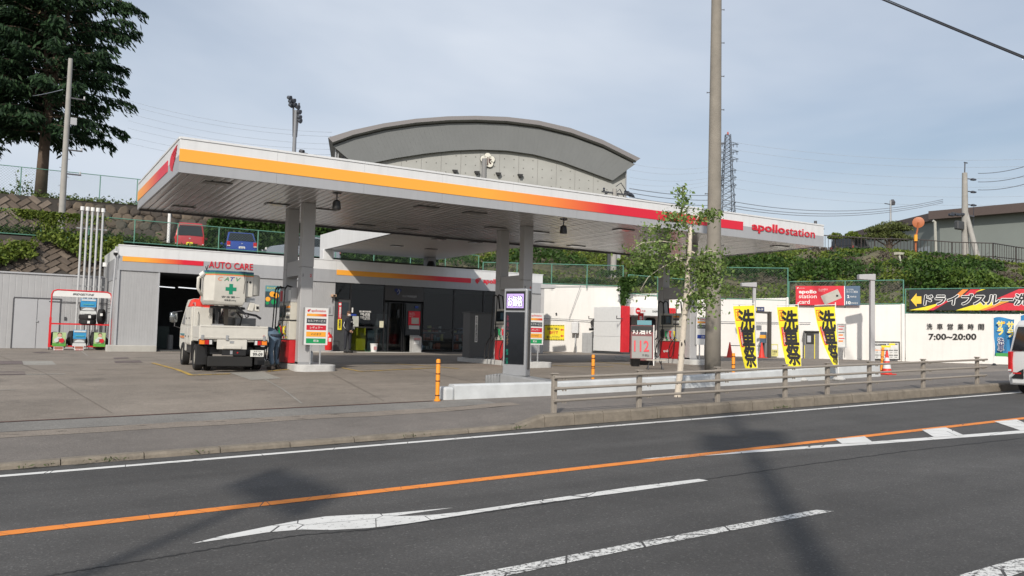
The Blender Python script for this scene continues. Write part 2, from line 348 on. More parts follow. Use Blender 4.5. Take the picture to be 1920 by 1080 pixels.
# pavement between kerb and forecourt
def walk_z(x, t):      # t: 0 at the kerb, 1 at the forecourt
    lift = interp(x, [(7.1, .05), (8.0, .16), (22, .15), (25, .05)]); return (road_z(x)+lift)*(1-t)+gz(x, 14.7)*t
b = MB(); xs = [-14+.6*i for i in range(140)]
b.grid([[(x, 11.86+(14.7-11.86)*t, walk_z(x, t)) for x in xs] for t in (0, .25, .5, .75, 1)]); struct('pavement', b, asph2)
def walk_strip(name, t0, t1, x0, x1, m, dz=.004, jag=0):
    b = MB(); n = int((x1-x0)/.5); r0, r1 = [], []
    for i in range(n+1):
        x = x0+(x1-x0)*i/n; a = t0+jag*(rng.random()-.5); c = t1+jag*(rng.random()-.5)
        r0.append((x, 11.86+2.84*a, walk_z(x, a)+dz)); r1.append((x, 11.86+2.84*c, walk_z(x, c)+dz))
    b.grid([r0, r1]); struct(name, b, m)
walk_strip('concrete_apron', .71, .97, -14, 8.1, apron)
walk_strip('patched_strip', .56, .71, -14, 8.4, ground_mat('patched_strip', (.215, .185, .155), 'walk'), .004, .03)
walk_strip('gutter_edge_plate', .972, .995, -14, 7.1, mat('rusty_steel', (.085, .045, .035), .8, var=.4, scale=10), .009)
b = MB()
for i in range(26):   # short cracks
    x = -4+rng.random()*12; t = .60+.08*rng.random(); l = .15+.3*rng.random(); z = walk_z(x, t)+.009; y = 11.86+2.84*t
    b.add([(x, y, z), (x+l*.5, y+.012, z), (x+l, y+.05*(rng.random()-.5), z), (x+l*.5, y-.012, z)], [(0, 1, 2, 3)])
struct('pavement_cracks', b, cm)
# kerb: one stone after another
kerb = thing('kerb', 'weathered concrete kerb between road and pavement', None, (0, 0, 0)); kerb['kind'] = 'structure'
del kerb['label']
def kerb_stone(x0, x1, h0, h1):
    b = MB(); g = .006; x0 += g; x1 -= g; w = .2; y = 11.66+.006*(rng.random()-.5); dz = .006*(rng.random()-.5)
    def sec(x, h):
        z = road_z(x)-.02; t = road_z(x)+h+dz; c = min(.035, h*.4)
        return [(x, y, z), (x, y+.018, t-c), (x, y+.018+c, t), (x, y+w, t), (x, y+w, z)]
    A, B = sec(x0, h0), sec(x1, h1); vs = A+B
    b.add(vs, [(i, (i+1) % 5, 5+(i+1) % 5, 5+i) for i in range(5)]+[(4, 3, 2, 1, 0), (5, 6, 7, 8, 9)])
    o = b.build('kerb_stone', kerbm, kerb)
x = -3.2
while x < 6.6: kerb_stone(x, x+.95, .07, .07); x += .95
kerb_stone(x, 7.75, .07, .20); x = 7.75
while x < 22.2: kerb_stone(x, x+.62, .20, .20); x += .62
kerb_stone(x, x+.6, .20, .05); x += .6
while x < 34: kerb_stone(x, x+.62, .05, .05); x += .62
# gutter grime
b = MB()
for i in range(180):
    x = -3+rng.random()*28; l = .1+.5*rng.random(); w = .01+.05*rng.random(); y = 11.64; z = road_z(x)+.006
    b.add([(x, y, z), (x+l, y, z+.03*l), (x+l*.7, y-w, z+.03*l*.7), (x+l*.2, y-w, z+.03*l*.2)], [(0, 1, 2, 3)])
o = struct('gutter_grit', b, mat('grit', (.10, .09, .075), .95, var=.3)); o['kind'] = 'stuff'
grassm = leaf_mat('grass_leaf', (.04, .07, .018), (.09, .13, .035))
P = []
for cx_, n in ((1.1, 60), (.35, 30), (5.3, 30), (-.9, 20), (7.2, 40), (13.6, 60), (2.2, 15), (10.2, 15)):
    for i in range(n): x = cx_+rng.normal()*.12; P.append((x, 11.62+rng.normal()*.02, road_z(x)+.02+.04*rng.random()))
leaves('kerb_weeds', P[::2], .024, grassm, kind='stuff', aspect=.3)

def lot_poly(name, px, m, dz=.006, n=1):
    P = [onlot(*q) for q in px]; b = MB(); b.add([(p.x, p.y, gz(p.x, p.y)+dz) for p in P], [tuple(range(len(P)))]); struct(name, b, m)
def lot_line(name, px, w, m, dz=.010, jit=0):
    P = [onlot(*q) for q in px]; b = MB()
    for p, q in zip(P[:-1], P[1:]):
        d = Vector((q.x-p.x, q.y-p.y, 0)); L_ = d.length; d.normalize(); s = Vector((-d.y, d.x, 0))*w/2; n = max(1, int(L_/.8))
        for i in range(n):
            a = p.lerp(q, i/n); c = p.lerp(q, (i+1)/n)
            vs = [a-s, c-s, c+s, a+s]; b.add([(v.x, v.y, gz(v.x, v.y)+dz) for v in vs], [(0, 1, 2, 3)])
    struct(name, b, m)
lot_poly('pale_concrete_patch', [(42, 677), (98, 677), (123, 702), (48, 703)], patchm)
lot_poly('dark_concrete_patch', [(-40, 677), (41, 677), (44, 683), (-40, 684)], darkpatch, .007)
lot_poly('dark_concrete_patch', [(-40, 697), (46, 697), (48, 703), (-40, 704)], darkpatch, .007)
lot_poly('pale_concrete_patch', [(430, 699), (492, 697), (528, 710), (470, 713)], patchm)
lot_poly('manhole_cover', [(60, 661), (78, 659.5), (96, 661), (78, 662.6)], darkpatch, .007)
lot_poly('manhole_cover', [(212, 671), (240, 670), (242, 672.5), (214, 673.5)], darkpatch, .007)
lot_poly('manhole_cover', [(214, 677), (262, 676), (268, 680), (216, 681)], darkpatch, .0065)
for q in ([(-60, 712), (300, 700), (700, 690)], [(0, 668), (120, 722), (210, 775)], [(620, 700), (720, 752)], [(730, 684), (980, 738)], [(1130, 668), (1330, 700)], [(1330, 690), (1560, 672)]): lot_line('slab_joint', q, .018, mat('slab_joint_filler', (.155, .135, .115), .9), .006)
lot_line('yellow_bay_line', [(286, 681), (358, 704), (432, 701.5)], .11, yworn)
lot_line('yellow_bay_line', [(500, 697), (540, 693)], .11, yworn)
lot_line('yellow_bay_line', [(640, 690), (676, 697), (820, 690)], .10, yworn)
lot_line('yellow_bay_line', [(700, 680), (860, 692)], .10, yworn)
lot_line('yellow_bay_line', [(1030, 685), (1082, 688), (1150, 688)], .10, yworn)
lot_line('yellow_bay_line', [(1100, 678), (1180, 684)], .10, yworn)
lot_line('concrete_joint', [(492, 709), (530, 730), (566, 757)], .035, patchm, .007)
lot_line('concrete_joint', [(150, 657), (165, 668)], .035, patchm, .007)
lot_line('concrete_joint', [(-30, 733), (30, 731)], .05, patchm, .007)
lot_line('concrete_joint', [(-60, 700), (140, 690), (280, 684), (560, 672)], .02, darkpatch, .007)

# ------------------------------------------------------------------ low white wall along the forecourt
lw = thing('low_white_wall', 'long low white painted concrete wall behind the guard rail and price pylon', 'low wall', (7.37, 14.8, gz(7.37, 14.8)))
def lowz(x): return interp(x, [(7.3, -1.0), (10, -.965), (14, -.84), (21.2, -.52), (30, -.3)])
b = MB(); xs = [7.62, 9, 10.2, 12, 14, 16, 18, 20, 21.2]; R_ = []
for x in xs:
    z = lowz(x); g = gz(x, 14.7)-.05
    R_.append([(x, 14.72, g), (x, 14.76, z-.03), (x, 14.79, z), (x, 14.99, z), (x, 15.02, z-.03), (x, 15.05, g)])
b.grid([[tuple(Vector(p)-lw.location) for p in r] for r in R_]); b.add([tuple(Vector(p)-lw.location) for p in R_[0]], [(0, 1, 2, 3, 4, 5)]); b.add([tuple(Vector(p)-lw.location) for p in R_[-1]], [(0, 1, 2, 3, 4, 5)])
lww = mat('white_low_wall_paint', (.50, .52, .53), .6, var=.16, scale=2.2, bump=.2, bscale=14)
b.build('wall', lww, lw)
b = MB(); b.box(0.02, .25, -.06, .24, -.05, .25); b.build('end_nose', lww, lw, bevel=.05, bseg=3)

# ------------------------------------------------------------------ guard rail
gr = thing('guard_rail', 'beige steel guard rail with three round bars along the raised kerb', 'guard rail', (8.1, 11.9, road_z(8.1)+.24))
PX_ = [8.1, 10.0, 12.0, 13.95, 15.3, 16.75, 18.8, 21.1]; RY = 11.92
def rz_(x): return road_z(x)+.2
post_b = MB(); post_b.box(-.045, .045, -.035, .04, -.05, .66); post_b.box(-.07, .07, -.045, .05, .66, .685)
p0 = None
for i, x in enumerate(PX_):
    if p0 is None: p0 = post_b.build('post', beige, gr, bevel=.012, bseg=2); o = p0
    else: o = link_mesh('post', p0.data, gr); m_ = o.modifiers.new('bevel', 'BEVEL'); m_.width = .012; m_.segments = 2
    o.location = Vector((x, RY, rz_(x)))-gr.location
def bend(x): return 0
for k, h in enumerate((.61, .42, .21)):
    for i, x in enumerate(PX_):
        x0 = x if i else x-.02; x1 = PX_[i+1] if i+1 < len(PX_) else x+.35
        if i == len(PX_)-1 and k: x1 = x+.32
        b = MB(); b.cyl((x0+.06, RY-.06, rz_(x0)+h), (x1-.02 if i+1 < len(PX_) else x1, RY-.06, rz_(x1)+h), .024, n=10)
        b.cyl((x0-.02, RY-.06, rz_(x0)+h), (x0+.10, RY-.06, rz_(x0+.1)+h), .029, n=10)
        for dx in (.16, .22): b.box(x0+dx-.012, x0+dx+.012, RY-.07, RY-.05, rz_(x0)+h-.045, rz_(x0)+h-.02)
        b.v = [tuple(Vector(p)-gr.location) for p in b.v]; b.build('rail', beige, gr, smooth='auto')

# ------------------------------------------------------------------ terraces on the left
stonem = mat('dark_field_stone', (.085, .07, .055), .9, var=.35, scale=4, bump=.6, bscale=12, island=0)
blockm = mat('tan_wall_block', (.105, .082, .064), .9, var=.28, scale=2.5, bump=.4, bscale=18)
blockm2 = mat('brown_wall_block', (.095, .075, .06), .9, var=.28, scale=2.5, bump=.4, bscale=18)
blockm3 = mat('pale_wall_block', (.155, .125, .10), .9, var=.28, scale=2.5, bump=.4, bscale=18)
joint = mat('wall_joint', (.04, .035, .03), .95, var=.3)
# every back-of-lot surface in one sheet: flank, terrace, upper ground
def terr(name, rows, m, **k):
    b = MB(); b.grid(rows); return struct(name, b, m, **k)
ZT = 3.95
terr('terrace', [[(x, 42.6, ZT) for x in (-30, 0, 14, 24)], [(x, 53.6, ZT+.1) for x in (-30, 0, 14, 26)]], ground_mat('terrace_asphalt', (.12, .115, .10), 'walk'))
def leanwall(name, label, xa, xb, ya, yb, z0f, z1f, cell, mats_, cls, piece, kind):
    # a leaning masonry wall of single diagonal blocks or stones on a jointed backing
    root = thing(name, label, cls, (xa, ya, z0f(xa)))
    L0 = root.location
    def P(s, t, d=0):
        x = xa+(xb-xa)*s; y = ya+(yb-ya)*t; z = z0f(x)*(1-t)+z1f(x)*t
        n = Vector((0, -(z1f(x)-z0f(x)), (yb-ya))).normalized()*-1
        n = Vector((0, -abs(z1f(x)-z0f(x)), abs(yb-ya))).normalized()
        return Vector((x, y, z))+n*d-L0
    b = MB(); b.grid([[tuple(P(i/12, t)) for i in range(13)] for t in (0, .5, 1)])
    b.build('backing', joint, root)
    return root, P
zt0 = lambda x: .9; zt1 = lambda x: 3.9
root, P = leanwall('block_retaining_wall', 'herringbone brown block slope wall above the grey siding wall, half overgrown', -8, 3.6, 39.6, 42.6, zt0, zt1, .4, None, 'retaining wall', 'block', 0)
W_ = 11.6; H_ = 4.25
# herringbone lay: blocks of .50 x .26 turned 45 degrees
cnt = 0; protos = []
for k_, mm in enumerate((blockm, blockm2, blockm3)):
    b = MB(); L_, w = .285, .155; b.hexa([(-L_+.008, -w+.008, 0), (L_-.008, -w+.008, 0), (L_-.008, w-.008, 0), (-L_+.008, w-.008, 0), (-L_+.03, -w+.03, .05), (L_-.03, -w+.03, .05), (L_-.03, w-.03, .05), (-L_+.03, w-.03, .05)])
    me = bpy.data.meshes.new('block'); me.from_pydata(b.v, [], b.f); me.materials.append(mm); protos.append(me)
ax = Vector((1, 0, 0)); ay = (P(0, 1)-P(0, 0)).normalized(); an = ax.cross(ay)
def herring(P, root, W_, H_, s, vis, limit, z0=0):
    n = 0; a = s*2
    for i in range(-60, 90):
        for j in range(-60, 90):
            for o_ in (0, 1):
                # tile of the herringbone: horizontal and vertical block in a 45 degree frame
                cx_ = (i+j)*1.0*a/2*1.0; 
                u = i*s*1.0+j*s*0; 
                gx = (i*1+j*2)*s if 0 else None
    return n
tiles = []
s = .31                                         # block width; length 2 s
for m_i in range(-70, 70):
    for n_i in range(-70, 70):
        # lattice of the classic herringbone: (1,1) and (2,-2) in units of s
        bx = m_i*s+n_i*2*s; by = m_i*s-n_i*2*s
        for (cx_, cy_, r_) in ((bx+s, by+s*.5, 0), (bx+s*3.5, by+s, 1)):
            X_ = (cx_-cy_)*.7071+W_/2; Y_ = (cx_+cy_)*.7071+H_/2
            if .35 < X_ < W_-.35 and .3 < Y_ < H_-.3: tiles.append((X_, Y_, r_))
org = P(0, 0)
for (X_, Y_, r_) in tiles:
    wp = org+ax*X_+ay*Y_+root.location
    q = wp; dd = q.dot(_F); u = 960+FPX*q.dot(_R)/dd; v = 540-FPX*q.dot(_U)/dd
    if not (-25 < u < 235 and v < 512): continue
    cnt += 1
    if cnt > 296: break
    an_ = rad(45 if r_ == 0 else -45); e1 = ax*cos(an_)+ay*sin(an_); e2 = -ax*sin(an_)+ay*cos(an_)
    o_ = org+ax*X_+ay*Y_+an*(.005+.02*rng.random())
    M_ = Matrix(((e1.x, e2.x, an.x, o_.x), (e1.y, e2.y, an.y, o_.y), (e1.z, e2.z, an.z, o_.z), (0, 0, 0, 1)))
    link_mesh('block', protos[int(rng.integers(3))], root, M_)
# upper wall: field stones, tan blocks to the left of the pole
uz0 = lambda x: ZT-.1; uz1 = lambda x: 7.15+.02*x
root2, P2 = leanwall('stone_retaining_wall', 'dark field stone wall behind the parked red van under the upper fence', 2.0, 26, 52.2, 53.6, uz0, uz1, .4, None, 'stone wall', 'stone', 0)
sp = []
for k_ in range(5):
    b = MB(); n = 7; vs = []
    rr = [.34+.10*rng.random() for _ in range(n)]
    for zz, f in ((-.02, 1), (.10, .93), (.17, .62)): vs += [(rr[i]*f*cos(2*pi*i/n), rr[i]*f*.82*sin(2*pi*i/n), zz) for i in range(n)]
    fs = [(j*n+i, j*n+(i+1) % n, (j+1)*n+(i+1) % n, (j+1)*n+i) for j in range(2) for i in range(n)]+[tuple(range(2*n, 3*n))]
    me = bpy.data.meshes.new('stone'); me.from_pydata(vs, [], fs)
    me.materials.append(mat('stone_%d' % k_, [(.075, .06, .048), (.10, .08, .06), (.06, .05, .042), (.12, .095, .07), (.085, .075, .06)][k_], .9, var=.35, scale=3, bump=.6, bscale=9)); sp.append(me)
ay2 = (P2(0, 1)-P2(0, 0)).normalized(); an2 = ax.cross(ay2); H2 = (P2(0, 1)-P2(0, 0)).length
rowh = .50; cnt = 0; r_i = 0
yy = .2
while yy < H2-.05:
    xx = .25+(.3 if r_i % 2 else 0)
    while xx < 15:
        o_ = P2(0, 0)+ax*(xx+.05*rng.normal())+ay2*(yy+.04*rng.normal()); q = o_+root2.location
        dd = q.dot(_F); u = 960+FPX*q.dot(_R)/dd; v = 540-FPX*q.dot(_U)/dd
        if 95 < u < 430 and v < 462 and cnt < 298:
            an_ = rng.random()*6.28; e1 = ax*cos(an_)+ay2*sin(an_); e2 = -ax*sin(an_)+ay2*cos(an_); sc_ = .85+.3*rng.random()
            M_ = Matrix(((e1.x*sc_, e2.x*sc_, an2.x, o_.x), (e1.y*sc_, e2.y*sc_, an2.y, o_.y), (e1.z*sc_, e2.z*sc_, an2.z, o_.z), (0, 0, 0, 1)))
            link_mesh('stone', sp[int(rng.integers(5))], root2, M_); cnt += 1
        xx += .60
    yy += rowh; r_i += 1
root3, P3 = leanwall('tan_block_retaining_wall', 'tan diagonal block wall behind the concrete pole at the upper left', -14, 2.0, 51.8, 53.6, uz0, lambda x: 7.2, .4, None, 'retaining wall', 'block', 0)
ay3 = (P3(0, 1)-P3(0, 0)).normalized(); an3 = ax.cross(ay3); H3 = (P3(0, 1)-P3(0, 0)).length; s = .36; tl = []
for m_i in range(-70, 70):
    for n_i in range(-70, 70):
        bx = m_i*s+n_i*2*s; by = m_i*s-n_i*2*s
        for (cx_, cy_, r_) in ((bx+s, by+s*.5, 0), (bx+s*3.5, by+s, 1)):
            X_ = (cx_-cy_)*.7071+8; Y_ = (cx_+cy_)*.7071+H3/2
            if .35 < X_ < 15.7 and .3 < Y_ < H3-.2: tl.append((X_, Y_, r_))
cnt = 0
for (X_, Y_, r_) in tl:
    o_ = P3(0, 0)+ax*X_+ay3*Y_+an3*.01; q = o_+root3.location; dd = q.dot(_F); u = 960+FPX*q.dot(_R)/dd
    if u < -25 or cnt > 290: continue
    cnt += 1; an_ = rad(45 if r_ == 0 else -45); e1 = (ax*cos(an_)+ay3*sin(an_))*1.16; e2 = (-ax*sin(an_)+ay3*cos(an_))*1.16
    M_ = Matrix(((e1.x, e2.x, an3.x, o_.x), (e1.y, e2.y, an3.y, o_.y), (e1.z, e2.z, an3.z, o_.z), (0, 0, 0, 1)))
    link_mesh('block', protos[int(rng.integers(2))*2], root3, M_)
terr('upper_ground', [[(x, 53.55, 7.12+.02*max(x, 0)) for x in (-60, 0, 14, 30)], [(x, 75, 7.3) for x in (-60, 0, 14, 40)], [(x, 200, 6.5) for x in (-200, 0, 60, 200)]], soil)

# ------------------------------------------------------------------ hillside on the right, from the wall tops up
WT = [(985, 45, 531), (1174, 43.5, 537.5), (1178, 43.3, 550.6), (1240, 42.6, 549.8), (1241, 42.6, 560), (1297, 42, 561), (1298, 42, 562), (1476, 40, 558), (1478, 40, 572.5), (1695, 38.5, 571), (1697, 38.5, 588), (1925, 36, 588.8), (2150, 34, 589)]
us = [820, 860, 900, 950, 985, 1040, 1100, 1174, 1178, 1210, 1241, 1270, 1300, 1350, 1400, 1440, 1476, 1478, 1520, 1560, 1600, 1650, 1695, 1700, 1750, 1800, 1860, 1925, 2000, 2150]
def wd(u): return 1/interp(max(u, 905), [(905, 1/45.64)]+[(q[0], 1/q[1]) for q in WT])
def wv(u): return interp(u, [(q[0], q[2]) for q in WT])
TOPZ = [(820, 8.2), (1180, 8.0), (1340, 6.6), (1480, 6.3), (1541, 6.3), (1640, 6.25), (1720, 6.1), (1785, 5.82), (1862, 5.6), (1925, 5.15), (2150, 4.5)]
rows = [[] for _ in range(8)]
for u in us:
    d0 = wd(u); base = PD(u, wv(u), d0+.25); zt = interp(u, TOPZ); z0 = base.z-.12
    for k_, (dd, f) in enumerate(((0, 0), (1.5, .10), (4, .22), (7, .45), (10, .68), (13, .9), (15, 1), (60, 1.0))):
        p = PD(u, 600, d0+.25+dd); h = z0+(zt-z0)*f+(.22*sin(u*.05+dd) if 0 < f < 1 else 0); rows[k_].append((p.x, p.y, h))
hill = terr('hillside', rows, soil)
HR = rows
def hill_pt(i, s, k_, t):
    a = Vector(HR[k_][i]).lerp(Vector(HR[k_][i+1]), s); c = Vector(HR[k_+1][i]).lerp(Vector(HR[k_+1][i+1]), s); return a.lerp(c, t)
ivy_d = leaf_mat('dark_ivy', (.018, .045, .008), (.05, .105, .018))
ivy_l = leaf_mat('light_ivy', (.055, .095, .014), (.17, .22, .035))
dryl = leaf_mat('dry_undergrowth', (.06, .048, .04), (.13, .108, .085))
PD_, PL_, PR_ = [], [], []
from mathutils import noise as mnoise
for i in range(len(us)-1):
    wdt = (Vector(HR[2][i+1])-Vector(HR[2][i])).length
    for k_ in range(0, 6):
        hgt = (Vector(HR[k_+1][i])-Vector(HR[k_][i])).length
        for _ in range(int(wdt*hgt*105)):
            p = hill_pt(i, rng.random(), k_, rng.random()); q = mnoise.noise(p*.33)+.4*mnoise.noise(p*1.3); q2 = mnoise.noise(p*.55+Vector((9, 4, 2)))
            h = abs(rng.normal())*.22
            if k_ >= 2:
                if q2 > .05+.12*q and us[i] > 1150: 
                    if rng.random() < .8: PR_.append((p.x, p.y, p.z+h*.4))
                elif q > .10: PD_.append((p.x, p.y, p.z+(h+.75*max(0, q))*(1 if k_ < 4 else .45 if k_ == 4 else .2)))
                else: PL_.append((p.x, p.y, p.z+(h+.15)*(1 if k_ < 4 else .3)))
            else:
                r_ = rng.random()
                if us[i] < 1170 and k_ == 1: (PR_ if r_ < .6 else PL_).append((p.x, p.y, p.z+h*.25))
                elif r_ < .45: PL_.append((p.x, p.y, p.z+h*.4))
                elif r_ < .62: PR_.append((p.x, p.y, p.z+h*.3))
leaves('dark_slope_ivy', PD_, .105, ivy_d, kind='stuff'); leaves('light_slope_ivy', PL_, .095, ivy_l, kind='stuff'); leaves('dry_slope_brush', PR_, .075, dryl, kind='stuff')

def bush(name, label, c, rx, ry, rz_, n, size, m, group='bushes on the slope', cat='bush', lobes=9, parts=True):
    r = thing(name, label, cat, c, 0, group); P = []
    L_ = [(rng.normal()*.42*rx, rng.normal()*.42*ry, (.25+.6*rng.random())*rz_, .38+.3*rng.random()) for _ in range(lobes)]
    for _ in range(n):
        l = L_[int(rng.integers(lobes))]; d = rng.normal(size=3); d /= np.linalg.norm(d); k = l[3]*(.55+.5*rng.random())
        P.append((l[0]+d[0]*k*rx, l[1]+d[1]*k*ry, max(.02, l[2]+d[2]*k*rz_)))
    leaves('foliage', P, size, m, r)
    b = MB()
    for _ in range(5): l = L_[int(rng.integers(lobes))]; b.tube([(0, 0, -.1), (l[0]*.4, l[1]*.4, l[2]*.5), (l[0], l[1], l[2])], .03, 5, r1=.008)
    b.build('stems', mat('bush_stem', (.07, .05, .035), .9), r); return r
bushm = leaf_mat('bush_leaf', (.02, .055, .01), (.075, .14, .022)); bushl = leaf_mat('bush_leaf_light', (.045, .085, .012), (.13, .20, .035))
for u, v, d, sx, sz, mm, lab in ((1400+120, 518, 47, 2.0, 1.6, bushm, 'dark rounded bush on the slope above the red card banner'), (1590, 505, 49, 2.4, 1.0, bushl, 'bright green bush high on the slope right of the canopy end'),
        (1770, 528, 44, 2.7, 1.8, bushm, 'large round green bush above the drive-through banner'), (1690, 508, 48, 1.8, .8, bushl, 'low light green bush below the black fence'),
        (1860, 528, 43, 2.0, 1.1, bushl, 'light green bush right of the propped utility pole'), (1440, 500, 49, 2.2, 1.4, bushm, 'dark bush behind the large concrete pole'), (1228, 520, 46, 1.5, 1.6, bushm, 'dark bush left of the third pump column')):
    p = PD(u, v, d); bush('bush', lab, (p.x, p.y, p.z-.9), sx, sx*.8, sz, 3600, .10, mm)

# ------------------------------------------------------------------ white retaining wall in stepped sections
rw = thing('white_retaining_wall', 'long stepped whitewashed retaining wall at the back of the forecourt', 'retaining wall', PD(985, 656, 45))
def wall_sec(u0, u1, v0, v1, d0, d1, dn=.25):
    a = PD(u0, 640, d0); c = PD(u1, 640, d1); za = PD(u0, v0, d0).z; zc = PD(u1, v1, d1).z; n = (c-a); n.z = 0; n.normalize(); w = Vector((-n.y, n.x, 0))
    if w.y < 0: w = -w
    b = MB(); g = -1.4
    pts = [(a.x, a.y, g), (c.x, c.y, g), (c.x+w.x*dn, c.y+w.y*dn, g), (a.x+w.x*dn, a.y+w.y*dn, g), (a.x, a.y, za), (c.x, c.y, zc), (c.x+w.x*dn, c.y+w.y*dn, zc), (a.x+w.x*dn, a.y+w.y*dn, za)]
    b.hexa([tuple(Vector(p)-rw.location) for p in pts]); return b
SECS = []
for (u0, u1, v0, v1) in ((905, 1173.7, 529, 537.5), (1174.2, 1240, 550.8, 549.8), (1240.5, 1297, 560, 561), (1297.5, 1476, 562, 558), (1477.5, 1635, 572.5, 571.6), (1640, 1694, 571.4, 570.6), (1697, 1925, 587.8, 589), (1926, 2200, 589, 590)):
    d0, d1 = wd(u0), wd(u1); b = wall_sec(u0, u1, v0, v1, d0, d1); b.build('wall_section', wallwhite, rw, bevel=.03)
for (u0, u1, v0) in ((1291, 1300, 549), (1473.5, 1478.5, 557), (1636, 1640.5, 570.5), (1690.5, 1697, 569.5)):    # little end piers
    b = wall_sec(u0, u1, v0, v0, wd(u0)-.12, wd(u1)-.12, .4); b.build('pier', wallwhite, rw, bevel=.03)
def wallpt(u, v, off=.02): return PD(u, v, wd(u)-off)
def wall_pipe(name, pts, r=.02, m=None, parent=None): b = MB(); b.tube([wallpt(u, v, .06) for u, v in pts], r, 6); return b.build(name, m or steel, parent)
tag(wall_pipe('conduit', [(1020, 596.5), (1060, 598.5), (1118, 602)], .018, midgrey), 'thin grey conduit running along the white wall above the yellow sign', 'conduit')
tag(wall_pipe('conduit', [(1089, 535), (1080, 560), (1067, 597)], .014, midgrey), 'thin cable pipe slanting down the tall part of the white wall', 'conduit')
tag(wall_pipe('conduit', [(1351, 603), (1400, 604), (1480, 605), (1520, 605)], .018, midgrey), 'thin grey conduit behind the three yellow flags', 'conduit')
for u, v in ((1022+21, 588), (1698+1, 672)):
    b = MB(); p = wallpt(u, v, .03); q = wallpt(u, v, .0); b.cyl(p, q, .05, n=10); o = b.build('drain_hole', black, None); tag(o, 'small round drain hole in the white wall ' + ('above the yellow exit sign' if u < 1300 else 'beside the menu board'), 'drain hole')

# ------------------------------------------------------------------ fences
def mesh_fence(name, label, pts, h, post_every=2.0, cell=.13, m=greenfence, wr=.0045, rails=(1.0,), group='green chain link fences', post_r=.028, cat='fence', wire=None):
    root = thing(name, label, cat, pts[0], 0, group); L0 = Vector(pts[0]); pts = [Vector(p)-L0 for p in pts]; net = MB()
    for a, c in zip(pts[:-1], pts[1:]):
        d = c-a; L_ = Vector((d.x, d.y, 0)).length; n = max(1, round(L_/post_every))
        for i in range(n+1):
            if i == n and c is not pts[-1]: continue
            p = a.lerp(c, i/n); b = MB(); b.cyl(p+Vector((0, 0, -.15)), p+Vector((0, 0, h+.02)), post_r, n=8); b.build('post', m, root, smooth='auto')
        for r_ in rails:
            b = MB(); b.cyl(a+Vector((0, 0, h*r_)), c+Vector((0, 0, h*r_)), post_r*.75, n=6); b.build('rail', m, root, smooth='auto')
        t = 0; dirn = d/L_
        k = -h
        while k < L_:
            for sgn in (1, -1):
                s0, s1 = (k, k+h) if sgn > 0 else (k+h, k)
                z0, z1 = 0.03, h-.02
                def clip(s0, s1, z0, z1):
                    if s0 < 0: z0 = z0+(z1-z0)*(0-s0)/(s1-s0); s0 = 0
                    if s1 > L_: z1 = z0+(z1-z0)*(L_-s0)/(s1-s0); s1 = L_
                    return s0, s1, z0, z1
                if sgn > 0: q = clip(s0, s1, z0, z1)
                else: q = clip(s1, s0, z1, z0)
                if q[1]-q[0] > .05:
                    A_ = a+dirn*q[0]+Vector((0, 0, q[2])); B_ = a+dirn*q[1]+Vector((0, 0, q[3]))
                    off = Vector((0, .012*sgn, 0)); net.cyl(A_+off, B_+off, wr, n=3, cap=False)
            k += cell
    net.build('mesh', wire or wirem, root, kind='stuff', fix=False); return root
fz = lambda u, v: PY(u, v, 42.85)
a = PY(-60, 435, 42.85); c = PY(520, 481, 42.85); 
mesh_fence('chain_link_fence', 'green chain link fence in front of the parked red, blue and silver cars', [(a.x, 42.85, ZT+.02), (0.9, 42.85, ZT+.02), (12.5, 42.85, ZT+.02), (23.5, 42.85, ZT-.35)], 1.12, 2.05, .14, rails=(1.0, .03))
mesh_fence('chain_link_fence', 'tall green fence on top of the stone wall at the upper left by the conifer', [(-8, 53.75, 7.15), (10, 53.75, 7.25), (22, 53.75, 7.4)], 1.62, 2.05, .16, rails=(1.0,), wr=.0035)
for (u0, u1, hh, e, lab) in ((905, 1168, 1.1, 2.0, 'green chain link fence on the tallest part of the white wall'), (1178, 1290, 1.0, 2.0, 'short wire fence on the white wall left of the birch'),
        (1340, 1477, 1.62, 3.0, 'tall wire fence on the white wall behind the first yellow flag'), (1479, 1694, 1.15, 2.2, 'green wire fence holding the red card banner'), (1698, 1990, 1.15, 3.0, 'green wire fence carrying the black drive-through banner')):
    A_ = PD(u0, wv(u0), wd(u0)+.12) if u0 >= 985 else PD(u0, 529, wd(985)+.4); B_ = PD(u1, wv(u1), wd(u1)+.12)
    mesh_fence('wire_fence', lab, [tuple(A_), tuple(B_)], hh, e, .13, rails=(1.0, .03), wr=.004)

# creeper and grass on the left terraces
P = []; PL2 = []
for _ in range(30000):
    x = -8+12.2*rng.random(); t = rng.random(); y = 39.5+3*t; z = .9+3*t; q = Vector((x, y, z)); dd = q.dot(_F); u = 960+FPX*q.dot(_R)/dd; v = 540-FPX*q.dot(_U)/dd
    n_ = mnoise.noise(q*.8)+.5*mnoise.noise(q*2.3)
    vb = np.interp(u, [0, 40, 90, 130, 200], [512, 485, 470, 482, 490])  # lower limit of the creeper
    if v < vb+28*n_ and v > np.interp(u, [0, 60, 100, 200], [462, 462, 446, 460])+14*mnoise.noise(q*1.7+Vector((3, 1, 7))): P.append((x, y-.12-.22*abs(rng.normal()), z+.12+.12*abs(rng.normal())))
leaves('wall_creeper', P, .085, ivy_l, kind='stuff')
P = []
for _ in range(9000):
    x = -8+16*rng.random(); y = 43.1+.9*rng.random()
    if mnoise.noise(Vector((x*.4, y*.4, 1))) > -.15: P.append((x, y, ZT+abs(rng.normal())*(.2 if x < 6 else .08)))
leaves('terrace_weeds', P, .09, leaf_mat('weed_leaf', (.03, .07, .012), (.10, .15, .03)), kind='stuff')
P = []
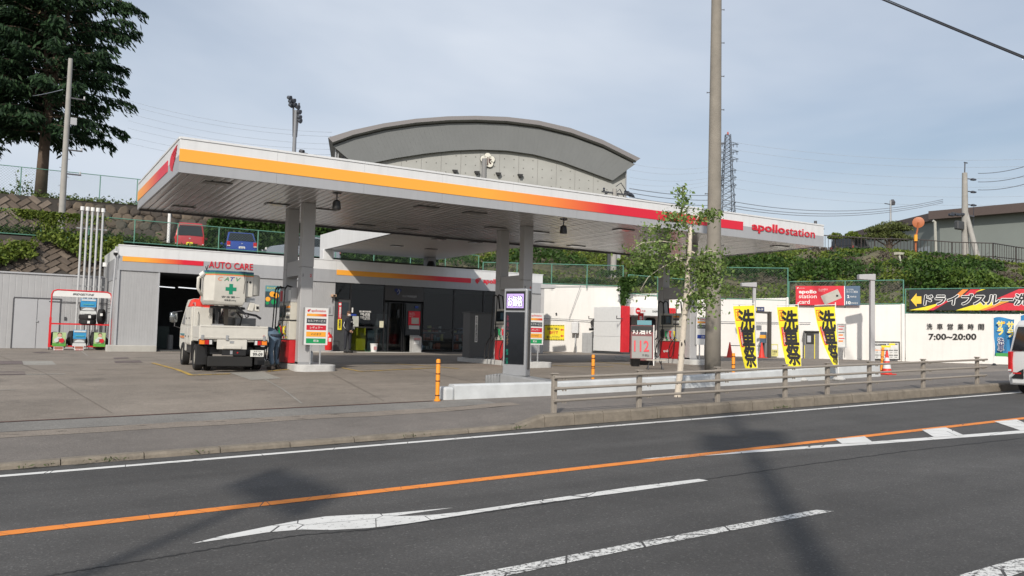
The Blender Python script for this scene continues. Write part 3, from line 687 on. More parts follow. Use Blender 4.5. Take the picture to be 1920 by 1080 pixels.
for (x, n) in ((-1.2, 300), (.35, 650), (1.25, 900), (2.2, 250), (3.1, 160)):
    for _ in range(n): P.append((x+rng.normal()*.28, 42.75-.12*rng.random(), ZT+1.15-abs(rng.normal())*(.55 if 1 < x < 1.5 else .2)))
leaves('fence_creeper', P, .075, ivy_l, kind='stuff')
# ivy bank over the upper wall behind the cars
P = []
for _ in range(34000):
    x = 8.3+19*rng.random(); t = rng.random(); y = 52.1-.3*abs(rng.normal())-(1-t)*.5; z = ZT+.1+(3.5+.02*x)*t
    lim = np.interp(x, [8.3, 9.6, 12, 28], [.05, .6, .95, 1.12])
    if t < lim+.12*mnoise.noise(Vector((x, 0, z))): P.append((x, y, z+.2*mnoise.noise(Vector((x*1.2, y, z*1.2)))))
leaves('ivy_bank', P, .12, ivy_d, kind='stuff')
P = []
for _ in range(4500): x = -12+24*rng.random(); P.append((x, 53.6+.6*rng.random(), 7.15+abs(rng.normal())*.16+(.5*abs(rng.normal()) if -.3 < x < .6 or x < -3 else 0)))
leaves('wall_top_weeds', P, .08, leaf_mat('weed_leaf2', (.04, .08, .015), (.13, .17, .04)), kind='stuff')
# ================================================================== front canopy
CX0, CX1, CY0, CY1, SO, CT = 2.94, 24.3, 19.1, 26.05, 3.42, 4.19
can = thing('station_canopy', 'big flat white and grey canopy over the pumps with orange to red stripe', 'canopy', (CX0, CY0, SO))
def off(b, o): b.v = [tuple(Vector(p)-o) for p in b.v]; return b
cl = can.location.copy()
gloss = mat('glossy_soffit_metal', (.42, .415, .41), .24, .3, var=.10, scale=1.2)
fw = mat('fascia_white', (.68, .69, .70), .38, var=.04, scale=1, streak=.10); fg = mat('fascia_grey', (.36, .37, .39), .38, var=.04, scale=1, streak=.10)
slat = MB(); sw = .2; D_ = CY1-CY0-.12
slat.prism([(.006, .03), (.018, .004), (.05, 0), (.15, 0), (.182, .004), (.194, .03)], .06, .06+D_, 'y')
n = int((CX1-CX0-.12)/sw); first = None
for i in range(n+1):
    if first is None: first = slat.build('soffit_slat', gloss, can, smooth='auto'); o = first
    else: o = link_mesh('soffit_slat', first.data, can)
    o.location = (.06+i*sw*(CX1-CX0-.12)/(n*sw+sw), 0, .002*sin(i*1.7)); o.rotation_euler.y = .008*sin(i*2.3)
b = MB(); b.box(.05, CX1-CX0-.05, .05, CY1-CY0-.05, .045, .60); b.build('deck', dsteel, can)
W = CX1-CX0; DP = CY1-CY0; H = CT-SO
# fascia boards in panels about 2.1 m long; white above, grey below
def fascia_run(L_, place, nm):
    n = max(1, round(L_/2.14)); w = L_/n
    for i in range(n):
        for (z0, z1, m_, t_) in ((-.02, .36, fg, 0), (.363, H-.05, fw, 0), (H-.047, H, fw, .018)):
            b = MB(); b.box(i*w+.002, (i+1)*w-.002, -t_, .04, z0, z1); b.rot(place); b.build('fascia_panel', m_, can)
fascia_run(W, Matrix.Identity(4), 'f')
fascia_run(DP-.041, Matrix.Translation((0, DP, 0)) @ Matrix.Rotation(-pi/2, 4, 'Z'), 'l')
fascia_run(DP-.041, Matrix.Translation((W, .041, 0)) @ Matrix.Rotation(pi/2, 4, 'Z'), 'r')
b = MB(); b.box(.041, W-.041, DP-.04, DP, -.05, .30); b.build('back_edge', dsteel, can)
OR_, RD_ = (.90, .40, .05), (.66, .016, .04)
g1 = grad('canopy_stripe_print', [(0, OR_), (.44, OR_), (.56, (.85, .25, .05)), (.68, RD_), (1, RD_)], 0, .05, 17.4, .4)
sx1 = PY(1393, 420, CY0).x-CX0
b = MB(); b.box(.0, sx1, -.012, -.001, .225, .50); b.build('stripe', g1, can)
g2 = grad('side_stripe_print', [(0, RD_), (.25, RD_), (.7, (.85, .28, .05)), (1, OR_)], 1, 1.4, DP, .4)
b = MB(); b.box(-.012, -.001, 1.55, DP, .225, .50); b.build('stripe', g2, can)
text('apollo', redp, (PY(1409, 443, CY0).x-CX0, -.02, .185), PY(1471, 443, CY0).x-PY(1409, 443, CY0).x, .36, parent=can, bold=.024, extrude=.01, name='lettering')
text('station', redp, (PY(1472.5, 443, CY0).x-CX0, -.02, .255), PY(1527, 443, CY0).x-PY(1472.5, 443, CY0).x, .265, parent=can, bold=.002, extrude=.01, name='lettering')
def emblem(parent, o, w, h, a=(1, 0, 0), up=(0, 0, 1), m=redp, th=.012, name='emblem', fl=1):
    # red head in profile with streaming hair
    A, U = Vector(a), Vector(up); N_ = A.cross(U); O = Vector(o); b = MB()
    polys = [[(.02, .52), (.0, .36), (.10, .30), (.08, .22), (.16, .20), (.17, .10), (.30, .06), (.42, -.02), (.46, .12), (.60, .30), (.58, .46), (.46, .62), (.30, .78), (.16, .76), (.06, .66)],
             [(.18, .80), (.34, .84), (.55, .92), (.98, .98), (.86, .86), (.55, .80), (.40, .74)], [(.42, .70), (.62, .76), (.96, .82), (.84, .70), (.60, .66), (.50, .60)],
             [(.54, .58), (.70, .62), (.90, .66), (.78, .54), (.64, .52), (.58, .48)], [(.60, .42), (.70, .46), (.80, .50), (.70, .38), (.62, .34)]]
    for p in polys:
        vs = [O+A*(x*w)+U*(y*h) for x, y in p]; n = len(vs); vs2 = [v+N_*th for v in vs]
        b.add(vs+vs2, [(i, (i+1) % n, n+(i+1) % n, n+i) for i in range(n)]+[tuple(range(n-1, -1, -1)), tuple(range(n, 2*n))])
    return b.build(name, m, parent)
emblem(can, (-.002, 1.22, .13), .95, .52, (0, -1, 0), (0, 0, 1))
# recessed light panels in the soffit
lpm = mat('soffit_light_frame', (.10, .10, .10), .4, .3); lgl = mat('soffit_light_glass', (.35, .34, .33), .15)
def soffit_light(u, v, parent, z, loc, w=.62, d=.36):
    p = PZ(u, v, z)-loc; b = MB(); b.box(p.x-w/2, p.x+w/2, p.y-d/2, p.y+d/2, -.022, -.001); o = b.build('light_panel', lpm, parent)
    b = MB(); b.box(p.x-w/2+.05, p.x+w/2-.05, p.y-d/2+.05, p.y+d/2-.05, -.027, -.021); b.build('glass', lgl, o)
for u, v in ((407.5, 343), (344, 388), (519, 383), (607, 393), (683, 422), (799, 388), (764, 429.5), (890, 399), (929, 427), (1010, 435), (1021, 454), (1080, 461), (1169, 430.5), (1462, 461.5)): soffit_light(u, v, can, SO, cl)
def speaker(u, v, z, label, k=1.0):
    p = PZ(u, v, z); t = thing('horn_speaker', label, 'speaker', p); b = MB()
    b.cyl((0, 0, 0), (0, 0, -.02), .11*k, n=12); b.cyl((0, 0, -.01), (0, 0, -.2*k), .018, n=8); b.build('bracket', dsteel, t)
    b = MB(); b.lathe([(.05, -.18*k), (.09*k, -.22*k), (.11*k, -.38*k), (.10*k, -.42*k)], 14, (0, 0)); b.build('horn', black, t, smooth='auto')
speaker(632, 361.5, SO, 'black speaker hanging under the canopy near the left pump columns')
speaker(1057, 411, SO, 'black speaker hanging under the canopy between second and third pump columns')

# ------------------------------------------------------------------ pump islands and columns
colm = mat('column_grey_paint', (.40, .40, .405), .5, var=.05, scale=2)
islm = mat('island_concrete', (.50, .50, .49), .7, var=.15, scale=5, bump=.2)
names = ['left', 'middle', 'right']
def rrect(x0, x1, y0, y1, r, n=6):
    P = []
    for cx_, cy_, a0 in ((x1-r, y0+r, -90), (x1-r, y1-r, 0), (x0+r, y1-r, 90), (x0+r, y0+r, 180)):
        for i in range(n+1): a = rad(a0+90*i/n); P.append((cx_+r*cos(a), cy_+r*sin(a)))
    return P
COLX = [6.48, 13.41, 20.34]
for i, cx_ in enumerate(COLX):
    g = gz(cx_+.4, 21.5); nm = names[i]
    t = thing('pump_island', 'raised pale concrete island at the %s pump columns' % nm, 'pump island', (cx_, 21.15, g), group='pump islands')
    b = MB(); b.prism(rrect(-.14, .97, 0, 4.6, .28), -.05, .16, 'z'); b.build('base', islm, t, bevel=.015, smooth='auto')
    z0 = g+.16
    for k, yy in enumerate((21.55, 23.0)):
        c_ = thing('pump_column', '%s square grey column at the %s pump island' % (('front', 'rear')[k], nm), 'column', (cx_, yy, z0), group='canopy columns')
        h = SO-z0; b = MB()
        b.box(0, .33, 0, .28, 0, h*.60-.002); b.build('lower_casing', colm, c_, bevel=.012)
        b = MB(); b.box(0, .33, 0, .28, h*.60+.002, h); b.build('upper_casing', colm, c_, bevel=.012)
        if k == 0:
            b = MB(); b.box(.0, .335, -.004, .285, h*.0, .06); b.build('foot_trim', midgrey, c_)
            for q, s_ in enumerate((2*i+1, 2*i+2)):
                text(str(s_), red if s_ % 2 == 0 else dkgrey, (.04+.19*q, -.006, h*.62-.35), .05, .08, parent=c_, bold=.02, keep=True, name='number')
        c_['label'] = c_['label']
    bm_ = thing('cross_beam', 'boxed grey beam joining the two columns of the %s pump island' % nm, 'beam', (cx_, 21.83, 1.48), group='cross beams')
    b = MB(); b.box(.02, .31, .004, 1.166, 0, .42); b.build('casing', colm, bm_, bevel=.01)
# fuel dispensers, face towards -x
scr = mat('dark_screen', (.02, .028, .035), .1); dw = mat('dispenser_cream', (.52, .50, .44), .45, var=.06); dred = mat('dispenser_red', (.50, .02, .025), .4)
hosem = mat('black_hose', (.01, .01, .01), .55)
def dispenser(cx_, label, short=False):
    g = gz(cx_, 22.4)+.16; t = thing('fuel_dispenser', label, 'fuel pump', (cx_, 22.42, g), group='fuel dispensers'); W2 = .56
    # local: x=-.15 is the front face, y across
    b = MB(); b.box(-.10, .40, -W2+.02, W2-.02, 0, .62); b.build('lower_panel', dred, t, bevel=.012)
    b = MB(); b.box(-.13, .42, -W2, W2, .622, 1.12); b.build('nozzle_panel', dw, t, bevel=.012)
    b = MB(); b.box(-.10, .40, -W2, W2, 1.145, 1.62); b.build('display_head', dw, t, bevel=.012)
    b = MB(); b.box(-.11, .41, -W2-.005, W2+.005, 1.12, 1.145); b.build('shelf', black, t)
    b = MB(); b.box(-.118, -.101, -.08, .46, 1.22, 1.55); s_ = b.build('display', scr, t); b = MB(); b.box(-.122, -.117, -.02, .18, 1.28, 1.50); b.build('screen', mat('screen_blue', (.05, .10, .14), .15), s_)
    for k in range(4):
        b = MB(); b.box(-.118, -.101, -.47, -.18, 1.20+.09*k, 1.255+.09*k); b.build('keypad', [dkgrey, white, dkgrey, orange][k], t)
    for k, (y_, c_) in enumerate(((-.34, yellowp), (-.12, redp), (.10, greenp), (.36, dkgrey))):
        b = MB(); b.box(-.142, -.129, y_-.08, y_+.08, .72, 1.05); b.build('nozzle_holder', dkgrey if k == 3 else ltgrey, t)
        b = MB(); b.tube([(-.16, y_, .98), (-.21, y_, .92), (-.20, y_, .80), (-.16, y_, .76)], .026, 7); b.tube([(-.20, y_, .90), (-.26, y_-.01, .99)], .016, 6); b.build('nozzle', c_, t, smooth=True)
        b = MB(); b.box(-.148, -.141, y_-.05, y_+.05, .66, .70); b.build('sticker', c_, t)
    # hose posts and hoses looping down
    for k, y_ in enumerate((-.50, .18, .44) if not short else (-.50, .44)):
        b = MB(); b.tube([(0, y_, 1.62), (-.06, y_, 2.02), (-.20, y_, 2.06), (-.26, y_, 1.98)], .026, 6); b.build('hose_arm', black, t, smooth=True)
        b = MB(); P_ = [(-.26, y_, 1.98), (-.28, y_, 1.4), (-.30, y_+.03, .7), (-.34, y_+.08, .12), (-.38, y_+.16, .02), (-.40, y_+.26, .10), (-.34, y_+.24, .5), (-.24, y_+.06, .78)]
        Q_ = []
        for a_, c_ in zip(P_[:-1], P_[1:]):
            for q in range(3): Q_.append(Vector(a_).lerp(Vector(c_), q/3))
        Q_.append(Vector(P_[-1])); Q_ = [Q_[0]]+[(Q_[j-1]+Q_[j]*2+Q_[j+1])/4 for j in range(1, len(Q_)-1)]+[Q_[-1]]
        b.tube(Q_, .016, 6); b.build('hose', hosem, t, smooth=True)
    if i_d == 0:
        b = MB(); b.box(-.10, .40, -W2, W2, 1.625, 2.02); b.build('top_casing', colm, t, bevel=.01)
        for k in range(4): b = MB(); b.box(-.108, -.101, -.5+.26*k, -.30+.26*k, 1.66, 1.95); b.build('notice', [white, ltgrey, white, redp][k], t)
    return t
for i_d, (cx_, lab) in enumerate(((COLX[0]-.05, 'fuel dispenser with hanging black hoses beside the parked bucket truck'), (COLX[1]-.05, 'fuel dispenser half hidden behind the price pylon'), (COLX[2]-.05, 'cream and red fuel dispenser with a dark display behind the birch trunk'))): dispenser(cx_, lab)
text('apollo', white, (COLX[2]-.16, 22.75, gz(20.3, 22.4)+.36), .5, .12, (0, -1, 0), parent=None, bold=.03, keep=True, name='dispenser_lettering')
_o = bpy.data.objects['dispenser_lettering']; _o.name = 'lettering'; _o.parent = bpy.data.objects['fuel_dispenser.002']; _o.matrix_parent_inverse = Matrix.Translation(-_o.parent.location)

# price boards at the island fronts
pg = grad('price_board_stripe', [(0, OR_), (.4, OR_), (1, RD_)], 0, .06, .60)
def price_board(loc, rz, kind, label):
    t = thing('price_board', label, 'sign', loc, rz, 'grade boards on the islands'); w = .66; zb, zt = .52, 1.50
    b = MB(); b.box(0, w, 0, .05, zb, zt); b.build('board', white, t, bevel=.008); b = MB()
    b = MB(); b.box(-.018, -.001, -.006, .056, zb-.01, zt+.01); b.build('edge_frame', midgrey, t)
    for x in (.20, .47):
        b = MB(); b.cyl((x, .025, 0), (x, .025, zb), .024, n=8); b.build('leg', steel, t, smooth='auto')
    emblem(t, (.07, -.002, 1.385), .09, .08, th=.004)
    text('apollostation', redp, (.18, -.004, 1.375), .40, .085, parent=t, bold=.012)
    b = MB(); b.box(.06, .60, -.004, -.001, 1.28, 1.345); b.build('stripe', pg, t)
    if kind == 'a': rows = (('セルフサービス', mat('slate_print', (.06, .07, .08)), .0), ('レギュラー', redp, .1), ('ハイオク', orangep, .2), ('軽油', greenp, .3))
    else: rows = (('セルフサービス', mat('slate_print', (.06, .07, .08)), .0), ('', white, 0), ('灯油', bluep, .2))
    for k, (s_, m_, _) in enumerate(rows):
        if not s_: continue
        z = 1.09-.175*k; b = MB(); b.box(.06, .60, -.004, -.001, z, z+.13); p_ = b.build('grade_panel', m_, t)
        wt = .07*len(s_); text(s_, dkgrey if s_ == 'ハイオク' else white, (.33-wt/2, -.007, z+.035), wt, .065, parent=p_, bold=.02)
    return t
p = PY(569, 650, 21.35); price_board((p.x, 21.35, gz(7, 21.35)+.16), .06, 'a', 'white grade board with red, orange and green rows on the left pump island')
p = PY(986, 650, 21.4); price_board((p.x, 21.4, gz(14, 21.4)+.16), .06, 'a', 'white grade board partly hidden behind the price pylon')
p = PY(1305, 640, 21.5); price_board((p.x, 21.5, gz(21, 21.5)+.16), .04, 'b', 'white grade board with a blue row beside the large concrete pole')
# small things on the islands
def simple(name, label, cat, b, m, loc=(0, 0, 0), rz=0, **k): o = b.build(name, m, None, **k); o.location = loc; o.rotation_euler.z = rz; return tag(o, label, cat)
b = MB(); b.lathe([(.075, 0), (.08, .02), (.08, .30), (.06, .34), (.02, .36)], 12); simple('air_canister', 'small steel container by the legs of the left grade board', 'container', b, steel, (PY(584, 680, 21.6).x, 21.75, gz(7, 21.6)+.16), smooth='auto')

# dark cabinet on the middle island
t = thing('dark_cabinet', 'tall dark grey cabinet with a vertical white notice left of the price pylon', 'cabinet', (13.22, 24.6, gz(13.5, 24.6)+.16)); b = MB()
b.box(0, .98, 0, .5, 0, 1.5); b.build('body', mat('slate_cabinet', (.085, .088, .092), .5, var=.05), t, bevel=.01)
b = MB(); b.box(-.03, 1.0, -.03, .53, 1.5, 1.54); b.build('lid', dkgrey, t)
b = MB(); b.box(.20, .30, -.006, -.001, .52, 1.42); k_ = b.build('notice', white, t); text(list('セルフ給油所案内図'), dkgrey, (.215, -.009, .55), .07, .84, parent=k_, vertical=True, bold=.02)

# ================================================================== rear canopy
RX0, RX1, RY0, RY1, RS, RT = 11.75, 17.7, 27.2, 36.4, 3.66, 4.36
rc = thing('rear_canopy', 'smaller white canopy reaching back over the shop roof', 'canopy', (RX0, RY0, RS)); rl = rc.location.copy()
for i in range(int((RX1-RX0-.1)/.25)):
    b = MB(); b.prism([(.006, .03), (.02, .003), (.23, .003), (.244, .03)], .05, RY1-RY0-.05, 'y'); o = b.build('soffit_slat', gloss2 if i else mat('rear_soffit_metal', (.50, .49, .47), .38, .15, var=.06), rc) if 0 else None
gloss2 = mat('rear_soffit_metal', (.52, .51, .49), .38, .1, var=.08, scale=.8); sl0 = None
ns = 27; sww = (RX1-RX0-.1)/ns
for i in range(ns):
    if sl0 is None:
        b = MB(); b.prism([(.006, .03), (.016, .003), (sww-.016, .003), (sww-.006, .03)], .05, RY1-RY0-.05, 'y'); sl0 = b.build('soffit_slat', gloss2, rc); o = sl0
    else: o = link_mesh('soffit_slat', sl0.data, rc)
    o.location.x = .05+i*sww
b = MB(); b.box(.04, RX1-RX0-.04, .04, RY1-RY0-.04, .04, .5); b.build('deck', dsteel, rc)
W_ = RX1-RX0; D2 = RY1-RY0; H_ = RT-RS
for nm, (x0, x1, y0, y1) in (('a', (0, W_, 0, .04)), ('b', (0, W_, D2-.04, D2)), ('c', (0, .04, .041, D2-.041)), ('d', (W_-.04, W_, .041, D2-.041))):
    b = MB(); b.box(x0, x1, y0, y1, -.01, H_); b.build('fascia', fw, rc)
b = MB(); b.box(-.01, .045, .0, D2, -.03, -.011); b.build('drip_edge', dkgrey, rc)
for u, v in ((744, 460.5), (808, 466.5), (891, 454), (823, 448)): soffit_light(u, v, rc, RS, rl, .5, .3)
def rcol(x0, x1, y0, y1, label):
    t = thing('roof_column', label, 'column', (x0, y0, 2.2), group='rear canopy columns'); b = MB(); b.box(0, x1-x0, 0, y1-y0, 0, RS-2.2-.002); b.build('casing', colm if x0 > 13 else fw, t, bevel=.012)
a = PY(801, 485, 35.6).x; rcol(a, a+.44, 35.55, 36.0, 'grey column rising behind the shop fascia in the middle of the rear canopy')
a = PY(602, 480, 36.0).x; rcol(a, a+.48, 35.7, 36.2, 'white column rising behind the shop roof at the left corner of the rear canopy')
t = thing('loudspeaker', 'black loudspeaker on the middle column of the rear canopy', 'speaker', (PY(809, 470, 35.3).x-.2, 35.30, 2.98)); b = MB(); b.lathe([(.20, 0), (.26, .12), (.17, .36), (.12, .46)], 14, (.2, 0)); b.build('horn', black, t, smooth='auto'); b = MB(); b.box(.15, .25, .0, .24, .2, .3); b.build('bracket', dsteel, t)

# ================================================================== service building
BX0, BX1, BY, BT = 3.38, 22.9, 35.0, 3.12
bd = thing('service_building', 'long low white and grey service building with workshop door and dark shop windows', 'building', (BX0, BY, -.85)); bl = bd.location.copy()
def bx(u, y=BY): return PY(u, 560, y).x-BX0
def bz(u, v, y=BY): return PY(u, v, y).z+.85
siding = mat('ribbed_grey_siding', (.37, .375, .385), .55, var=.05, scale=3, streak=.10)
def siding_wall(b_name, x0, x1, z0, z1, place=Matrix.Identity(4), pitch=.09, m=siding, parent=bd, dp=.005):
    b = MB(); n = max(1, int((x1-x0)/pitch)); w = (x1-x0)/n; P = []
    for i in range(n): X = x0+i*w; P += [(X, 0), (X+w*.06, -dp), (X+w*.12, -dp), (X+w*.18, 0)]
    P.append((x1, 0)); R0_ = [(x, -y, z0) for x, y in P]; R1_ = [(x, -y, z1) for x, y in P]; b.grid([R0_, R1_]); b.rot(place); return b.build(b_name, m, parent)
HB = BT+.85
zg = bz(222.4, 506)          # top of the siding
zs = bz(226, 480)            # white / grey change
xd0, xd1 = bx(294.5), bx(380+45)     # workshop opening
xw0, xw1 = bx(628), bx(968)    # shop window
L_ = BX1-BX0
# fascia
for (x0, x1) in [(i*L_/9, (i+1)*L_/9) for i in range(9)]:
    b = MB(); b.box(x0+.002, x1-.002, -.05, .05, zs+.002, HB); b.build('fascia_panel', fw, bd)
    b = MB(); b.box(x0+.002, x1-.002, -.05, .05, zg, zs); b.build('fascia_panel', fg, bd)
b = MB(); b.box(-.02, L_+.02, -.07, .3, HB, HB+.04); b.build('roof_edge', fw, bd)
b = MB(); b.box(.0, .05, .051, 6.0, zs, HB-.002); b.build('side_fascia', fw, bd)
b = MB(); b.box(.0, .05, .051, 6.0, zg-.3, zs); b.build('side_fascia', fg, bd)
b = MB(); b.box(.06, L_, .06, 6, HB-.25, HB-.15); b.build('roof', mat('grey_roof', (.25, .25, .25), .8), bd)
siding_wall('side_wall', 0, 5.9, 0, zg-.3, Matrix.Translation((.02, 5.95, 0)) @ Matrix.Rotation(-pi/2, 4, 'Z'))
siding_wall('front_wall', .03, xd0, .0, zg); siding_wall('front_wall', xd1, xw0, 0, zg)
b = MB(); b.box(-.015, .06, -.06, .02, -.2, zg); b.build('corner_trim', ltgrey, bd)
for x in (xd0, xd1-.06): b = MB(); b.box(x, x+.06, -.03, .1, -.1, zg); b.build('door_frame', ltgrey, bd)
b = MB(); b.box(-.3, xd0+.02, -.42, .0, -.35, .14); b.build('plinth', concrete_l, bd, bevel=.02)
# workshop interior
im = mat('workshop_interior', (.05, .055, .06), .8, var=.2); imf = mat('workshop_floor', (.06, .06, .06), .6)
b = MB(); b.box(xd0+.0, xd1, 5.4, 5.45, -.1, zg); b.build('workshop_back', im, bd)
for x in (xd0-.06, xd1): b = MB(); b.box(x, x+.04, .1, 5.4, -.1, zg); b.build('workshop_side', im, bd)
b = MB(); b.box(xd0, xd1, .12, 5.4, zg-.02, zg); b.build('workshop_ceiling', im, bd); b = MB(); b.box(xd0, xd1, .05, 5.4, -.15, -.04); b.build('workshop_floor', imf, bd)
tubm = mat('fluorescent_tube', (.8, .8, .8), .4, emit=(.95, .97, 1), est=.9)
for (x0, x1) in ((bx(296), bx(333)), (bx(340), bx(379))): b = MB(); b.cyl((x0, .8, zg-.52), (x1, .8, zg-.55), .02, n=6); b.build('tube_light', tubm, bd)
b = MB(); b.box(xd0+.2, xd0+.9, 2.6, 3.0, -.04, .9); b.build('tool_trolley', mat('dull_green', (.03, .05, .045), .6), bd); b = MB(); b.lathe([(.12, -.04), (.12, .5), (.1, .55)], 10, (xd0+.8, 1.6)); b.build('oil_drum', mat('pale_drum', (.2, .2, .2), .6), bd)
# shop front: frames and panes
fr = mat('black_window_frame', (.012, .012, .014), .4)
shopg, N_, Lk, bb = nodes('shop_glass'); MATS['shop_glass'] = shopg
bb.inputs['Base Color'].default_value = (.02, .022, .025, 1); bb.inputs['Roughness'].default_value = .03
tr = N_.new('ShaderNodeBsdfTransparent'); tr.inputs[0].default_value = (.62, .66, .68, 1); fz_ = N_.new('ShaderNodeFresnel'); fz_.inputs[0].default_value = 1.5
gl_ = N_.new('ShaderNodeBsdfGlossy'); gl_.inputs['Roughness'].default_value = .02; ms = N_.new('ShaderNodeMixShader')
ad = N_.new('ShaderNodeMath'); ad.operation = 'MULTIPLY_ADD'; ad.inputs[1].default_value = 1.0; ad.inputs[2].default_value = 0; Lk.new(fz_.outputs[0], ad.inputs[0])
gb_ = N_.new('ShaderNodeNewGeometry'); iv_ = N_.new('ShaderNodeMath'); iv_.operation = 'SUBTRACT'; iv_.inputs[0].default_value = 1; Lk.new(gb_.outputs['Backfacing'], iv_.inputs[1]); mb_ = N_.new('ShaderNodeMath'); mb_.operation = 'MULTIPLY'; Lk.new(ad.outputs[0], mb_.inputs[0]); Lk.new(iv_.outputs[0], mb_.inputs[1]); Lk.new(mb_.outputs[0], ms.inputs[0]); Lk.new(tr.outputs[0], ms.inputs[1]); Lk.new(gl_.outputs[0], ms.inputs[2]); Lk.new(ms.outputs[0], N_['Material Output'].inputs[0])
zt = zg; zb = .02
us_ = [628, 657.5, 721.5, 794, 851.5, 907, 968]
xs_ = [bx(u) for u in us_]
def window(x0, x1, z0, z1, y=.03, nm='window'):
    b = MB(); f = .035
    for q in ((x0, x1, z0, z0+f), (x0, x1, z1-f, z1), (x0, x0+f, z0+f, z1-f), (x1-f, x1, z0+f, z1-f)): b.box(q[0], q[1], y-.04, y+.04, q[2], q[3])
    w = b.build(nm, fr, bd); b = MB(); b.box(x0+f, x1-f, y-.006, y+.006, z0+f, z1-f); b.build('pane', shopg, w); return w
zm = bz(700, 614)    # transom of the side lights
ztr = bz(740, 563.5)
zdt = bz(650, 562)
window(xs_[0], xs_[1], zdt, zt)
b = MB(); b.box(xs_[0], xs_[1], 0, .06, -.02, zdt); b.build('staff_door', dkgrey, bd)
b = MB(); b.box(bx(641.5), bx(654), -.01, -.001, bz(648, 590), bz(648, 567)); b.build('door_pane', scr, bd)
window(xs_[1], xs_[2], zm, zt); window(xs_[1], xs_[2], zb, zm-.003)
b = MB(); b.box(xs_[2], xs_[3], -.02, .05, ztr, zt-.02); tp = b.build('sign_panel', mat('dark_transom_panel', (.06, .06, .062), .45), bd)
dx = (xs_[3]-xs_[2])
for (a_, c_) in ((0, .11), (.11, .47), (.50, .97)): window(xs_[2]+dx*a_, xs_[2]+dx*c_, zb-.06, ztr-.08, nm='window' if a_ == 0 else 'door')
for a_, c_ in ((3, 4), (4, 5), (5, 6)): window(xs_[a_], xs_[c_], zm, zt); window(xs_[a_], xs_[c_], zb, zm-.003)
siding_wall('front_wall', xs_[6], L_, 0, zg)
# shop interior
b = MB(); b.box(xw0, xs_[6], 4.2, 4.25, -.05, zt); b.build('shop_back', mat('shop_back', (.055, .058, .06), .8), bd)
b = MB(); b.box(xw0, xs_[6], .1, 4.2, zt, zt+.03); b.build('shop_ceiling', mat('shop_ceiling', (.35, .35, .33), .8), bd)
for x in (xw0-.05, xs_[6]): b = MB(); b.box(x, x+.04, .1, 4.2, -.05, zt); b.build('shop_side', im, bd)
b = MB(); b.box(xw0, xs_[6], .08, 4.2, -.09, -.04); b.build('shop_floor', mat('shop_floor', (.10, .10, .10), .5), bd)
random.seed(4)
shelfm = [mat('goods_%d' % k, c, .6) for k, c in enumerate(((.55, .53, .48), (.14, .18, .25), (.50, .12, .07), (.18, .32, .34), (.58, .52, .16)))]
for (xa, xb) in ((xs_[3]+.2, xs_[4]-.2), (xs_[4]+.2, xs_[5]-.1), (xs_[5]+.1, xs_[6]-.2)):
    for z in (.12, .52, .92):
        b = MB(); b.box(xa, xb, .45, .8, z, z+.03); b.build('shelf', mat('shop_shelf', (.3, .3, .3), .5), bd)
        x = xa+.05
        while x < xb-.2:
            w = .08+.15*random.random(); h = .12+.2*random.random(); b = MB(); b.box(x, x+w, .46, .62, z+.03, z+.03+h); b.build('goods', random.choice(shelfm), bd); x += w+.05
vm = MB(); vm.box(xs_[2]+dx*.15, xs_[2]+dx*.45, 1.6, 2.2, -.04, 1.75); v_ = vm.build('vending_machine', mat('vending_grey', (.25, .25, .24), .5), bd)
b = MB(); b.box(xs_[2]+dx*.18, xs_[2]+dx*.42, 1.585, 1.598, .35, 1.0); b.build('panel', dkgrey, v_); b = MB(); b.cyl((xs_[2]+dx*.3, 1.58, 1.15), (xs_[2]+dx*.3, 1.57, 1.15), .2, n=16); b.build('logo', dkgrey, v_)
b = MB(); b.box(xs_[1]+.1, xs_[1]+.95, .5, .9, .0, 1.12); b.build('yellow_cabinet', mat('dull_yellow', (.75, .68, .02), .6), bd)
b = MB(); b.box(xs_[1]+1.1, xs_[2]-.2, .6, 1.0, .0, .95); b.build('counter', mat('teal_counter', (.10, .14, .15), .6), bd)
# prints on the glass and wall
def print_on(u0, v0, u1, v1, m_, nm='poster', y=BY, dy=.016, parent=bd):
    a = PY(u0, v1, y); c = PY(u1, v0, y); b = MB(); b.box(a.x-BX0, c.x-BX0, -dy-.004+(y-BY), -dy+(y-BY), a.z+.85, c.z+.85); return b.build(nm, m_, parent), a.x-BX0, a.z+.85, c.x-a.x, c.z-a.z
def tx(s, m_, u0, v0, u1, v1, parent=bd, y=BY, dy=.03, **k):
    a = PY(u0, v1, y); c = PY(u1, v0, y); return text(s, m_, (a.x-BX0, -dy+(y-BY), a.z+.85), c.x-a.x, c.z-a.z, parent=parent, **k)
tx('営業時間', white, 673, 583, 695, 585.5, bold=.02); tx('7:00~20:00', white, 675, 587, 693, 590.5, bold=.02); tx('平日/土曜', white, 680, 591, 693, 593, bold=.02); tx('7:00~19:00', white, 675, 593.5, 693, 597); tx('日曜/祝日', white, 681, 597.5, 693, 599.5)
print_on(660, 593, 672.5, 612, mat('notice_paper', (.45, .46, .42), .7), 'notice'); print_on(711, 602, 719, 614, mat('notice_paper2', (.62, .60, .45), .7), 'notice'); print_on(658, 589, 668, 592, bluep, 'sticker'); print_on(659, 577, 662, 586, white, 'sticker')
o, x0, z0, w, h = print_on(765, 584, 788, 610, redp); tx('apollo\nstation\ncard', mat('pale_print', (.6, .5, .5), .6), 767, 586, 778, 594, parent=o); print_on(771, 596, 785, 607, mat('card_print', (.42, .40, .36), .5), 'card', dy=.022); print_on(766, 609.5, 786, 617, mat('pale_print2', (.5, .48, .48), .6), 'poster')
print_on(778, 574, 784, 578, bluep, 'sticker')
